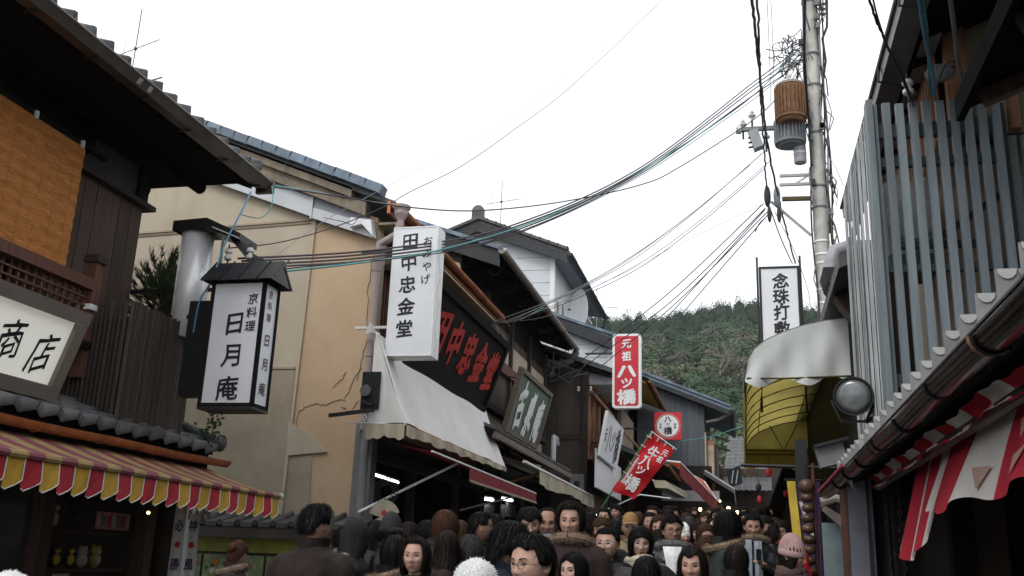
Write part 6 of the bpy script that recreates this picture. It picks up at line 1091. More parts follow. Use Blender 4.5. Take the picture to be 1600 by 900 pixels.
cable([(412, 288, 10.5), (480, 298, 11.4), (560, 312, 12.4), (612, 320, 12.9)], .012, 'cable_teal', 'short teal cable from the left eave end to the copper gutter corner')
cable([(355, 388, 9.7), (440, 378, 10.8), (530, 352, 12), (606, 320, 13), (640, 300, 14), (720, 260, 16), (800, 205, 18), (900, 128, 22), (1035, 0, 27)], .008, 'cable_black', 'long thin cable rising from the duct across the sky to the top edge')
cable([(405, 420, 9.8), (500, 350, 11.5), (588, 300, 13), (700, 240, 16), (800, 185, 19), (900, 105, 24), (980, 45, 28)], .004, 'cable_grey', 'faint hair-thin wire rising across the pale sky')
cable([(392, 300, 9.9), (380, 325, 9.7), (352, 380, 9.5), (330, 440, 9.35), (312, 470, 9.3), (302, 520, 9.4)], .011, 'cable_blue', 'blue-black wire dropping from the left eave end past the lantern sign')
cable([(425, 290, 10.3), (425, 320, 10.2), (408, 340, 10.1), (375, 335, 9.8)], .006, 'cable_teal', 'thin teal loop of wire under the left eave end')
cable([(565, 330, 13.3), (552, 350, 13.3), (535, 346, 13.3), (505, 340, 13.3)], .006, 'cable_purple', 'short thin loop of wire against the gable flashing')
g2 = 'wires fanning from the pole down to the dark eave'
for i, (sx, sy, ex_, ey_, mx_, my_) in enumerate(((770, 503, 1172, 258, 960, 420), (775, 508, 1190, 240, 985, 408), (790, 505, 1200, 232, 1000, 392), (780, 512, 1196, 262, 1000, 418), (800, 503, 1205, 250, 1010, 405))):
    cable([(sx, sy, 20), ((sx + mx_) / 2, (sy + my_) / 2 + 6, 20.2), (mx_, my_, 20.4), ((mx_ + ex_) / 2, (my_ + ey_) / 2 + 6, 20.6), (ex_, ey_, 20.8)], .009, ('cable_grey', 'cable_grey', 'cable_grey', 'cable_black', 'cable_grey')[i], ('uppermost', 'second', 'third', 'fourth', 'lowest')[i] + ' thin wire from the dark eave end to the pole', g2)
cable([(775, 505, 20), (860, 492, 21), (905, 452, 21), (960, 434, 21), (1060, 382, 21), (1190, 320, 21)], .005, 'cable_grey', 'faint single wire from the white house roof to the splice closures')
cable([(812, 500, 20.4), (850, 480, 20.6)], .012, 'cable_teal', 'short bright teal wire under the dark eave end')
g3 = 'wires from the plank wall up to the splice closures'
for i, (sx, sy, qx, qy, ex_, ey_) in enumerate(((890, 577, 1040, 462, 1193, 318), (900, 582, 1050, 470, 1196, 325), (940, 572, 1060, 470, 1198, 332), (1002, 540, 1075, 460, 1195, 328), (1005, 560, 1090, 462, 1200, 335))):
    cable([(sx, sy, 27.8), (qx, qy, 24.4), (ex_, ey_, 20.9)], .013, ('cable_black', 'cable_black', 'cable_purple', 'cable_grey', 'cable_grey')[i], ('leftmost', 'second', 'third', 'fourth', 'rightmost')[i] + ' wire running from the dark plank wall up to the pole arms', g3)
g4 = 'thick cables dropping from the top edge past the pole'
cable([(1172, -25, 10), (1181, 60, 12.5), (1190, 140, 15), (1197, 210, 17.5), (1212, 290, 20), (1230, 365, 24), (1243, 412, 27)], .022, 'cable_black', 'thick dark lashed cable dropping from the top edge to the white sign', g4, .007)
cable([(1182, -25, 10), (1186, 60, 12.5), (1188, 140, 15), (1193, 215, 17.5), (1196, 270, 19.8), (1198, 300, 20.8)], .018, 'cable_purple', 'lashed cable just right of the thick one, ending at the left splice closure', g4, .007)
cable([(1258, -20, 16), (1257, 60, 18), (1258, 110, 19.5), (1263, 180, 20.5), (1268, 260, 20.8)], .03, 'cable_black', 'thick black cable running down along the left side of the pole', g4)
for i, (x0_, x1_, l_) in enumerate(((1198, 1202, 'left of two faint vertical wires in the sky left of the pole'), (1204, 1208, 'right of two faint vertical wires in the sky left of the pole'))): cable([(x0_, -10, 16), (x1_, 80, 19), (x1_ + 2, 160, 20.5)], .006, 'cable_grey', l_)
cable([(1205, 330, 20.9), (1220, 372, 23), (1238, 412, 26)], .014, 'cable_black', 'dark wire dropping from the splice closures to the white sign'); cable([(1210, 330, 20.9), (1240, 390, 21), (1262, 452, 21), (1266, 480, 21)], .008, 'cable_grey', 'thin grey wire slanting from the splice closures to the foot of the pole')
cable([(1196, 340, 20.8), (1186, 350, 20.8), (1180, 362, 20.8)], .014, 'cable_black', 'short cable end with a drip loop under the splice closures')
cable([(1352, -20, 6.2), (1368, 28, 6.6), (1388, 75, 7), (1410, 120, 7.5), (1428, 165, 7.75)], .010, 'cable_black', 'dark twisted wire coming down from the top to the slat screen', None, .003); cable([(1360, -20, 6.2), (1372, 30, 6.6), (1392, 85, 7), (1428, 165, 7.75)], .007, 'cable_purple', 'thin purple wire twisted round the dark one over the slat screen')
cable([(1434, -20, 6), (1442, 40, 6.5), (1450, 80, 7), (1458, 120, 7.4), (1460, 150, 7.7)], .016, 'cable_blue', 'blue cable coming down to the white insulator above the slats'); cable([(1438, -20, 6), (1448, 40, 6.5), (1450, 78, 7), (1452, 130, 7.5), (1455, 150, 7.7)], .009, 'cable_teal', 'thin teal wire beside the blue cable above the slats')
cable([(1482, -20, 6), (1490, 40, 6.5), (1496, 90, 7), (1505, 130, 7.6)], .018, 'cable_grey', 'grey ribbed cable coming down in front of the orange lattice window'); cable([(1462, 140, 7.6), (1475, 105, 7.5), (1490, 96, 7.4), (1500, 110, 7.5), (1504, 140, 7.6)], .007, 'cable_black', 'small black wire loop in front of the orange window frame')
cable([(1282, 240, 21), (1300, 252, 19), (1318, 290, 15)], .007, 'cable_grey', 'thin wire from the pole down behind the slat screen'); cable([(1180, 480, 24), (1060, 560, 32), (1000, 610, 36)], .006, 'cable_grey', 'faint wire crossing the wooded hill behind the red signs')
cable([(1064, 689, 39), (1115, 681, 39), (1165, 664, 39)], .014, 'cable_teal', 'teal wire crossing the grey plank house')
# old fittings where the wires reach the dark eave
random.seed(77); ft = thing('wire_bracket', 'tangle of wires on a bracket between the black carved board and the dark eave', 'bracket', onY(780, 505, 20)); c = onY(776, 512, 20)
MB().bar(c + V(-.25, 0, 0), c + V(.15, -.1, .12), .06).build('arm', 'driftwood', ft)
for i in range(16): MB().tube([c + V(random.uniform(-.35, .2), 0, random.uniform(-.1, .2)), c + V(random.uniform(-.3, .3), -.1, random.uniform(-.4, .2)), c + V(random.uniform(-.2, .35), -.05, random.uniform(-.45, .15))], .009, 4).build('wire_loop', ('cable_grey', 'soffit_pale', 'cable_black')[i % 3], ft)
ft = thing('wire_bracket', 'steel service bracket with insulators on the dark plank wall', 'bracket', (-4.9, 28.1, 6.4)); c = onY(880, 570, 28.1); MB().bar(c + V(-1.0, .0, .35), c, .05).build('arm', 'concrete_grey', ft); MB().bar(c + V(-.3, 0, -.4), c + V(-.3, 0, .4), .04).build('arm', 'concrete_grey', ft)
for i in range(14): MB().tube([c + V(random.uniform(-.8, .1), -.05, random.uniform(-.2, .2)), c + V(random.uniform(-.7, .5), -.1, random.uniform(-.6, -.1)), c + V(random.uniform(-.5, .8), -.05, random.uniform(-.3, .2))], .012, 4).build('wire_loop', ('cable_grey', 'cable_black')[i % 2], ft)

# ================================================================= AIR between the street and the far hill
mh = bpy.data.materials.new('haze_air'); mh.use_nodes = True; mh.node_tree.nodes.clear(); _o = mh.node_tree.nodes.new('ShaderNodeOutputMaterial'); _v = mh.node_tree.nodes.new('ShaderNodeVolumePrincipled')
_v.inputs['Color'].default_value = (.86, .90, .94, 1); _v.inputs['Density'].default_value = 0.0002; _v.inputs['Anisotropy'].default_value = .3; mh.node_tree.links.new(_v.outputs[0], _o.inputs['Volume']); M['haze_air'] = mh
MB().box((-520, -70, -32), (520, 1520, 110)).build('haze', 'haze_air', None, kind='stuff', label='pale even air that softens the wooded hill beyond the street', cat='haze')
# ================================================================= PEOPLE
mat('skin_light', (.47, .285, .215), .5, .2, 14, .06, 90, spec=.35); mat('skin_tan', (.39, .225, .16), .5, .2, 14, .06, 90, spec=.35); mat('skin_pale', (.53, .34, .27), .48, .16, 14, .05, 90, spec=.35)
mat('lip', (.36, .11, .10), .4, .1, 20, 0); mat('lip_male', (.35, .16, .13), .5, .1, 20, 0); mat('eye_white', (.30, .27, .25), .25, .05, 4, 0); mat('eye_dark', (.012, .008, .007), .2, .1, 4, 0, spec=.8); mat('mouth_dark', (.05, .015, .012), .5, .1, 4, 0)
for nm, c in dict(hair_black=(.0055, .005, .0055), hair_dark=(.014, .009, .0075), hair_brown=(.065, .032, .018), hair_chestnut=(.062, .026, .015), hair_grey=(.05, .048, .047)).items(): mat(nm, c, .7, .5, 40, .3, 120, spec=.12)
for nm, c in dict(w_black=(.013, .013, .015), w_charcoal=(.028, .028, .032), w_navy=(.015, .018, .03), w_brown=(.032, .02, .018), w_darkbrown=(.024, .016, .014), w_grey=(.055, .05, .052), w_greygreen=(.035, .042, .042), w_beige=(.26, .19, .12), w_mauve=(.07, .04, .045), w_tan=(.30, .17, .07), w_white=(.86, .86, .86), w_red=(.50, .02, .025), w_orange=(.62, .07, .03), w_yellow=(.45, .33, .08), w_pink=(.38, .25, .24), w_skyblue=(.33, .38, .45), w_cream=(.5, .46, .36), w_fur=(.20, .145, .10), w_greyfur=(.16, .15, .15)).items(): mat(nm, c, .85, .3, 12, .35, 90, spec=.25)
mat('w_gloss', (.012, .012, .014), .32, .4, 5, .3, 12, spec=.5)

mat('fluffy_white', (.93, .93, .93), .95, .03, 12, .5, 140, trans=.3)
mat('hair_sheen', (.016, .012, .010), .6, .4, 40, 0, spec=.25)  # strand colour that paints highlights into dark hair
def G(x, z, x0, z0, sx, sz): return np.exp(-((x - x0) / sx) ** 2 - ((z - z0) / sz) ** 2)
def head_xyz(az, el, fem=0., wide=1.):
    dz = np.sin(el); ch = np.where(dz > 0, (1 - np.abs(dz) ** 2.4), (1 - np.abs(dz) ** 2.5)).clip(0, 1) ** .5
    x = .080 * wide * ch * np.sin(az); y = -.092 * ch * np.cos(az); z = .114 * dz; low = np.clip(-dz, 0, 1) ** 1.4
    x = x * (1 - (.30 + .05 * fem) * low); y = np.where(y < 0, y * (1 - .10 * low), y * (1 - .48 * low))
    y = np.where(y < 0, -np.abs(y) ** .93 * (.092 ** .07), y)
    f = np.clip(np.cos(az) * 2.2, 0, 1) ** 1.5; D = np.zeros_like(x); ax = np.abs(x)
    D += .009 * G(x, z, 0, .000, .009, .026) + .020 * G(x, z, 0, -.032, .0105, .014) + .008 * G(ax, z, .012, -.037, .0065, .007)
    D -= .0085 * G(ax, z, .032, .002, .017, .012); D += .004 * G(ax, z, .030, .024, .022, .008); D += .006 * G(ax, z, .043, -.028, .018, .02)
    D += .007 * G(x, z, 0, -.064, .022, .013) - .0035 * G(x, z, 0, -.0645, .021, .0018) - .004 * G(x, z, 0, -.081, .018, .006) + .008 * G(x, z, 0, -.102, .018, .013)
    D -= .0045 * G(ax, z, .027, -.052, .006, .018); D -= .003 * G(ax, z, .03, -.016, .012, .004)
    return np.stack([x, y - D * f, z], -1)
def face_pt(x, z, fem=0, wide=1., off=.0015):
    dz = z / .114; ch = (1 - abs(dz) ** (2.4 if dz > 0 else 2.5)) ** .5; low = max(-dz, 0) ** 1.4; s = x / (.080 * wide * ch * (1 - (.30 + .05 * fem) * low)); az = math.asin(max(-.99, min(.99, s)))
    p = head_xyz(np.array(az), np.array(math.asin(dz)), fem, wide); return V(p[0], p[1] - off, p[2])
def head_mesh(fem, wide, NU=56, NV=44):
    t = np.linspace(-1, 1, NU + 1)[:-1]; az = np.pi * np.sign(t) * np.abs(t) ** 1.45; s = np.linspace(-1, 1, NV + 1); el = np.pi / 2 * (.62 * s + .38 * s ** 3)
    A, E = np.meshgrid(az, el); P = head_xyz(A, E, fem, wide).reshape(-1, 3)
    fs = [(j * NU + i, j * NU + (i + 1) % NU, (j + 1) * NU + (i + 1) % NU, (j + 1) * NU + i) for j in range(NV) for i in range(NU)]
    mb = MB(); mb.v = [tuple(p) for p in P]; mb.f = fs; mb.m = [0] * len(fs)
    for sx in (-1, 1):
        o = len(mb.v); mb.ell((0, 0, 0), (.010, .020, .031), 10, 8)
        for i in range(o, len(mb.v)): x, y, z = mb.v[i]; k = -.006 if (x * sx > 0 and abs(y) < .012 and abs(z) < .02) else 0; mb.v[i] = (sx * (.078 * wide) + x + sx * (y * .35 + k), y + .010 + .2 * z, z - .008)
    return mb
_hc = {}
def remesh(mb, vox, smooth=4):
    me = bpy.data.meshes.new('t'); me.from_pydata(mb.v, [], mb.f); ob = bpy.data.objects.new('t', me); COL.objects.link(ob)
    m = ob.modifiers.new('r', 'REMESH'); m.mode = 'VOXEL'; m.voxel_size = vox
    if smooth: s = ob.modifiers.new('s', 'SMOOTH'); s.iterations = smooth; s.factor = .5
    r = bpy.data.meshes.new_from_object(ob.evaluated_get(bpy.context.evaluated_depsgraph_get())); bpy.data.objects.remove(ob); bpy.data.meshes.remove(me)
    vs = np.zeros(len(r.vertices) * 3, np.float32); r.vertices.foreach_get('co', vs); fs = [tuple(p.vertices) for p in r.polygons]; bpy.data.meshes.remove(r); return vs.reshape(-1, 3), fs
def loft(mb, rings, seg=20):
    vs = []
    for (cx_, cy_, cz_, rx, ry) in rings:
        for j in range(seg): t = 2 * math.pi * j / seg; c, s = math.cos(t), math.sin(t); vs.append((cx_ + rx * math.copysign(abs(c) ** .85, c), cy_ + ry * math.copysign(abs(s) ** .85, s), cz_))
    k = len(rings); fs = [(i * seg + j, i * seg + (j + 1) % seg, (i + 1) * seg + (j + 1) % seg, (i + 1) * seg + j) for i in range(k - 1) for j in range(seg)] + [tuple(range(seg))[::-1], tuple((k - 1) * seg + j for j in range(seg))]
    mb.add(vs, fs)
POSE = {'down': {s: (V(s * .25, .02, 1.13), V(s * .245, -.06, .89), V(s * .24, -.10, .80)) for s in (-1, 1)},
        'walk': {-1: (V(-.25, .06, 1.13), V(-.25, .02, .89), V(-.25, -.02, .80)), 1: (V(.25, -.02, 1.13), V(.23, -.18, .93), V(.22, -.24, .86))},
        'phone': {-1: (V(-.25, .02, 1.13), V(-.245, -.06, .89), V(-.24, -.10, .80)), 1: (V(.25, -.02, 1.13), V(.08, -.24, 1.20), V(.02, -.29, 1.25))},
        'hold': {-1: (V(-.24, .0, 1.13), V(-.12, -.22, 1.05), V(-.06, -.27, 1.06)), 1: (V(.24, .0, 1.13), V(.12, -.22, 1.12), V(.06, -.26, 1.17))}}
def hand(mb, wr, tip, side):
    d = (tip - wr).normalized(); up = V(0, 0, 1) if abs(d.z) < .8 else V(0, -1, 0); w_ = d.cross(up).normalized(); n = w_.cross(d).normalized()
    mb.tube([wr - d * .02, wr, wr + d * .03, wr + d * .085], [.022, .023, .030, .030], 8); o = len(mb.v)
    mb.obox(wr + d * .055, d * .036, w_ * .036, n * .012)
    for i, (off, ln) in enumerate(((-.027, .060), (-.009, .070), (.009, .066), (.026, .052))):
        b = wr + d * .088 + w_ * off; c1 = b + (d * .92 - n * .38).normalized() * ln * .45; c2 = c1 + (d * .55 - n * .83).normalized() * ln * .32; c3 = c2 + (d * .1 - n * 1).normalized() * ln * .25
        mb.tube([b - d * .02, b, c1, c2, c3], [.0095, .0095, .0088, .008, .0065], 7)
    b = wr + d * .03 - w_ * side * .030; c1 = b + (d * .6 - w_ * side * .7 - n * .3).normalized() * .034; c2 = c1 + (d * .9 - w_ * side * .1 - n * .5).normalized() * .028; mb.tube([b + w_ * side * .01, b, c1, c2], [.012, .012, .0105, .008], 7)
_bc = {}
def body_parts(pose):
    if pose in _bc: return _bc[pose]
    b = MB(); loft(b, [(0, .01, .86, .15, .10), (0, .01, .95, .155, .105), (0, .0, 1.08, .135, .095), (0, .0, 1.22, .16, .105), (0, .01, 1.33, .16, .09), (0, .02, 1.38, .12, .075), (0, .025, 1.42, .065, .055)])
    b.tube([V(0, .03, 1.38), V(0, .028, 1.46), V(0, .012, 1.53)], [.062, .052, .050], 12)
    for s in (-1, 1):
        e, w_, t_ = POSE[pose][s]; b.tube([V(s * .10, .015, 1.35), V(s * .16, .015, 1.345), V(s * .18, .01, 1.31), e, w_], [.05, .045, .042, .035, .026], 10)
        fw = -.10 if pose == 'walk' and s < 0 else (.10 if pose == 'walk' else 0)
        b.tube([V(s * .08, .01, .90), V(s * .09, .0 + fw * .5, .68), V(s * .095, -.01 + fw, .47), V(s * .095, .015 + fw * 1.6, .26), V(s * .095, .02 + fw * 2, .08)], [.085, .078, .056, .05, .037], 10); b.tube([V(s * .095, .04 + fw * 2, .05), V(s * .10, -.13 + fw * 2, .03)], [.035, .03], 8)
    bv, bf = remesh(b, .018); h = MB()
    for s in (-1, 1): e, w_, t_ = POSE[pose][s]; hand(h, w_, t_, s)
    hv, hf = remesh(h, .0055, 2)
    def garment(puff):
        c = MB(); k = .012 if puff else 0
        loft(c, [(0, .015, .70, .205 + k, .16 + k), (0, .01, .78, .205 + k, .158 + k), (0, .01, .95, .195 + k, .15 + k), (0, .005, 1.12, .185 + k, .14 + k), (0, .005, 1.25, .20 + k, .148 + k), (0, .012, 1.34, .205, .138), (0, .02, 1.395, .175, .115), (0, .025, 1.43, .115, .095), (0, .025, 1.47, .085, .082)])
        for s in (-1, 1):
            e, w_, t_ = POSE[pose][s]; c.tube([V(s * .12, .015, 1.37), V(s * .185, .015, 1.36), V(s * .215, .012, 1.31), (V(s * .215, .012, 1.31) + e) / 2, e, (e + w_) / 2, w_ + (w_ - e).normalized() * .02], [.065, .074, .075 + k, .067 + k, .062 + k, .055 + k, .046], 12)
        v, f = remesh(c, .016, 5)
        for i in range(len(v)):
            p = V(*v[i].tolist()); n_ = mnoise.noise(p * 7) * .016 + mnoise.noise(p * 16 + V(3, 1, 2)) * .009; ctr = V(0, .01, p.z); d = (p - ctr); d.z = 0
            if puff: n_ += .010 * abs(math.sin(p.z * 34 + .5 * math.sin(p.x * 12)))
            else: n_ += .006 * math.sin(p.z * 26 + p.x * 15) * max(0, abs(p.x) - .17) * 8
            d = d.normalized() if d.length > 1e-4 else V(0, -1, 0); v[i] = tuple(p + d * n_)
        return v, f
    def mk(nm, v, f): me = bpy.data.meshes.new(nm); me.from_pydata([tuple(map(float, x)) for x in v], [], f); me.polygons.foreach_set('use_smooth', [True] * len(f)); me.materials.append(None); me.update(); return me
    tr = MB(); sh = MB(); tr2 = MB(); loft(tr2, [(0, .01, .80, .16, .12), (0, .01, .88, .172, .125), (0, .01, .98, .165, .12)])
    for s in (-1, 1):
        fw = -.10 if pose == 'walk' and s < 0 else (.10 if pose == 'walk' else 0)
        tr2.tube([V(s * .08, .01, .92), V(s * .092, .0 + fw * .5, .68), V(s * .098, -.01 + fw, .47), V(s * .098, .01 + fw * 1.6, .26), V(s * .098, .012 + fw * 2, .09)], [.098, .094, .075, .068, .066], 12)
        sh.tube([V(s * .098, .07 + fw * 2, .05), V(s * .098, .02 + fw * 2, .07), V(s * .1, -.08 + fw * 2, .045), V(s * .105, -.17 + fw * 2, .03)], [.035, .05, .045, .028], 10)
    tv, tf = remesh(tr2, .02, 3); sh.bend(lambda p: V(p.x, p.y, max(0.003, p.z)))
    sv, sf_ = remesh(sh, .014, 2)
    _bc[pose] = dict(body=(bv, bf, hv, hf), coat=mk('coat', *garment(False)), puffer=mk('coat', *garment(True)), trousers=mk('trousers', tv, tf), shoes=mk('shoes', sv, sf_)); return _bc[pose]

def hair_mesh(front=42, side=95, back=125, vol=.014, mess=1., seed=0, open_az=58, curl=0, nstr=520, flare=0.):
    rs = np.random.RandomState(seed); rd = random.Random(seed); ph = rd.uniform(0, 6)
    def thm(az):
        a = abs(math.degrees(az)); 
        if side > 150 or True:
            k = min(1, max(0, (a - open_az + 10) / 20)); k = k * k * (3 - 2 * k)
            f = front + 5 * math.sin(az * 5 + ph) * (front > 55)
            m = side if a < 105 else side + (back - side) * min(1, (a - 105) / 35)
            return f + (m - f) * k
    def pt(az, thd, off):
        t = R(min(thd, 98)); ch = math.sin(t) ** .9; low = max(0, -math.cos(t)); ridge = .0022 * math.sin(az * 23 + ph + 2 * math.sin(thd * .04)) + .0013 * math.sin(az * 51 + ph)
        o = off + ridge; x = (.0815 + o) * ch * math.sin(az); y = -(.094 + o) * ch * math.cos(az) + .004; z = (.115 + o * .9) * math.cos(t)
        if thd > 98:
            e = (thd - 98) * .0021; z -= e; inw = (min(e, .09) * .45 if back <= 160 else 0) - flare * e; x *= 1 - inw * 4 * (1 if back <= 160 else 1); y = y * (1 - inw * 4)
            if back > 160: y += .25 * max(0, e - .05) * (1 if abs(az) > 1.9 else .3); x *= 1 + .25 * min(e, .12)
        if curl: x += .006 * curl * math.sin(thd * .35 + az * 6); y += .006 * curl * math.sin(thd * .31 + az * 8 + 1); z += .004 * curl * math.sin(thd * .4 + az * 5)
        return V(x, y, z)
    mb = MB(); NU, NV = 60, 22
    def fn(u_, v_): az = math.pi * (2 * u_ - 1); T = thm(az); tp_ = vol * (1 - .55 * max(0, v_ - .75) / .25); return pt(az, T * v_ + .5, tp_)
    mb.grid(fn, NU, NV); mb.grid(lambda u_, v_: pt(math.pi * (2 * u_ - 1), thm(math.pi * (2 * u_ - 1)) * (1 - .12 * v_), vol * .45 * (1 - v_) + .001), NU, 2)
    for i in range(nstr):
        az = rd.uniform(-math.pi, math.pi); T = thm(az); v0 = rd.uniform(.15, .85); v1 = min(1.0 + .05 * rd.random() * mess, v0 + rd.uniform(.25, .6)); w_ = rd.uniform(.0018, .0042); daz = rd.gauss(0, .10 * mess); L = []; k = 5
        for j in range(k + 1):
            v_ = v0 + (v1 - v0) * j / k; a_ = az + daz * j / k; p = pt(a_, T * v_, vol + .0015 + (.004 + .007 * rd.random() * mess) * math.sin(math.pi * min(1, j / k * 1.1)) * .8 + (.006 * mess * (j / k) ** 2 if rd.random() < .5 else 0)); tdir = V(math.cos(a_), math.sin(a_), 0); ww = w_ * (1 - .85 * (j / k)); L += [p - tdir * ww, p + tdir * ww]
        mb.add(L, [(2 * j, 2 * j + 1, 2 * j + 3, 2 * j + 2) for j in range(k)], 1 if i % 6 == 0 else 0)
    return mb
def fur_ring(c, r1, r2, thick, n, ln, seed=1, arc=(0, 2 * math.pi), tiltz=0):
    rd = random.Random(seed); mb = MB(); pts = []
    for i in range(25): t = arc[0] + (arc[1] - arc[0]) * i / 24; pts.append(V(c[0] + r1 * math.sin(t), c[1] - r2 * math.cos(t), c[2] + tiltz * (-math.cos(t))))
    mb.tube(pts, thick, 8)
    for i in range(n):
        k = rd.random() * 23.9; p = pts[int(k)].lerp(pts[int(k) + 1], k % 1); d = V(rd.gauss(0, 1), rd.gauss(0, 1), rd.gauss(0, 1)).normalized(); q = p + d * thick * .9; e = (d + V(0, 0, -.3)).normalized() * ln * rd.uniform(.5, 1.2); s = d.cross(V(rd.random(), 1, rd.random())).normalized() * .0022
        mb.add([q - s, q + s, q + e], [(0, 1, 2)])
    return mb
def fluffy(rad, n, ln, seed=2):
    rd = random.Random(seed); mb = MB(); mb.ell((0, 0, .02), rad, 20, 14)
    for i in range(n):
        d = V(rd.gauss(0, 1), rd.gauss(0, 1), rd.gauss(0, 1)).normalized(); p = V(d.x * rad[0], d.y * rad[1], d.z * rad[2] + .02); e = (d + V(rd.gauss(0, .4), rd.gauss(0, .4), rd.gauss(0, .4))) * ln; s = d.cross(V(rd.random(), 1, rd.random())).normalized() * .0038; mb.add([p - s, p + s, p + e], [(0, 1, 2)])
    return mb
HAIR = {'short': dict(front=54, side=84, back=122, vol=.014, mess=1.3), 'spiky': dict(front=57, side=86, back=120, vol=.018, mess=2.8, nstr=420), 'fringe': dict(front=68, side=92, back=125, vol=.018, mess=1.6, open_az=60), 'balding': dict(front=30, side=80, back=118, vol=.007, mess=.8),
        'bob': dict(front=70, side=150, back=158, vol=.016, mess=1.1, open_az=46), 'long': dict(front=60, side=215, back=235, vol=.013, mess=1.2, open_az=46, nstr=420), 'longbangs': dict(front=72, side=205, back=225, vol=.013, mess=1.1, open_az=50, nstr=420), 'midlen': dict(front=57, side=152, back=160, vol=.02, mess=1.5, open_az=50, curl=.3),
        'curly': dict(front=52, side=125, back=140, vol=.021, mess=2.6, open_az=54, curl=1, nstr=450), 'shaggy': dict(front=58, side=118, back=150, vol=.021, mess=2.4, open_az=52, nstr=480), 'bun': dict(front=44, side=88, back=128, vol=.012, mess=.8)}
_mc = {}
def shared(key, fn, nm, smooth=True):
    if key not in _mc:
        b = fn(); me = bpy.data.meshes.new(nm); me.from_pydata([tuple(v) for v in b.v], [], b.f); me.materials.append(None)
        if nm == 'hair': me.materials.append(M['hair_sheen']); me.polygons.foreach_set('material_index', b.m)
        if smooth: me.polygons.foreach_set('use_smooth', [True] * len(me.polygons))
        me.update(); _mc[key] = me
    return _mc[key]
def child(nm, me, m, parent, mtx=None, lab=None):
    o = bpy.data.objects.new(nm, me); COL.objects.link(o); o.parent = parent
    if mtx is not None: o.matrix_basis = mtx
    if me.materials and m: o.material_slots[0].link = 'OBJECT'; o.material_slots[0].material = M[m]
    if lab: o['label'] = lab
    return o
def features(fem, wide, kind):
    """brows, eyes, lips and nostril shadows as small meshes lying on the face"""
    D = {}
    b = MB()
    for s in (-1, 1): b.grid(lambda u_, v_: face_pt(s * (.015 + .034 * u_), .021 + .006 * math.sin(u_ * 2.6) + (.0032 if not fem else .0020) * (v_ - .5) * 2 * (1 - .6 * u_), fem, wide, .0022), 8, 1)
    D['brow'] = b
    e = MB(); eh = .0036 if kind != 'closed' else .0016
    for s in (-1, 1):
        def f(u_, v_, s=s):
            x = (u_ - .5) * 2; hh = eh * (1 - x * x) ** .6 if abs(x) < 1 else 0; p = face_pt(s * (.0325 + .0145 * x), .0018 + .0015 * x * 1 + hh * (v_ - .5) * 2, fem, wide, .0012 + .0028 * (1 - x * x)); return p
        e.grid(f, 10, 4, mfn=lambda i, j: 1 if 2 <= i <= 7 else 0)
        e.grid(lambda u_, v_: f(u_, 1) + V(0, -.0008, .0004 + .0022 * (v_ - .3)), 10, 1, 1)
    D['eyes'] = e
    l = MB(); op = .006 if kind == 'open' else 0
    w_ = .027 if kind == 'smile' else .0235; cu = (lambda x: .006 * x * x) if kind == 'smile' else (lambda x: .0005 * x * x)
    l.grid(lambda u_, v_: (lambda x: face_pt(w_ * x, -.0640 + op * .5 * (1 - x * x) + cu(x) + v_ * .0060 * (1 - x * x) ** .8 * (1 - .25 * math.exp(-(x / .15) ** 2)), fem, wide, .0014))((u_ - .5) * 2), 12, 2)
    l.grid(lambda u_, v_: (lambda x: face_pt(w_ * x, -.0650 - op * (1 - x * x) + cu(x) - v_ * .0078 * (1 - x * x) ** .8, fem, wide, .0016))((u_ - .5) * 2), 12, 2)
    D['lips'] = l
    k = MB(); k.grid(lambda u_, v_: (lambda x: face_pt(w_ * .92 * x, -.0645 + cu(x) + (v_ - .5) * (.0016 + op * 2.2 * (1 - x * x) + (.003 if kind == 'smile' else 0) * (1 - x * x)), fem, wide, .0011))((u_ - .5) * 2), 10, 1)
    for s in (-1, 1): k.grid(lambda u_, v_: face_pt(s * (.0085 + .005 * (u_ - .5)), -.0405 + .003 * (v_ - .5), fem, wide, .0008), 2, 2)
    D['mouth'] = k
    return D
def glasses_mesh(round_=False, th=.0011):
    mb = MB()
    for s in (-1, 1):
        rx, rz_ = (.021, .017); q = 2.0 if round_ else 3.2
        P_ = [V(s * .0335 + rx * math.copysign(abs(math.cos(t)) ** (2 / q), math.cos(t)), -.098 - .002 * abs(math.cos(t)), -.001 + rz_ * math.copysign(abs(math.sin(t)) ** (2 / q), math.sin(t))) for t in [2 * math.pi * k / 24 for k in range(25)]]; mb.tube(P_, th, 5)
        mb.tube([V(s * .0545, -.098, .004), V(s * .070, -.085, .004), V(s * .0765, -.03, .003), V(s * .077, .01, .0)], th, 5)
    mb.tube([V(-.0125, -.099, .002), V(0, -.104, .005), V(.0125, -.099, .002)], th, 5); return mb
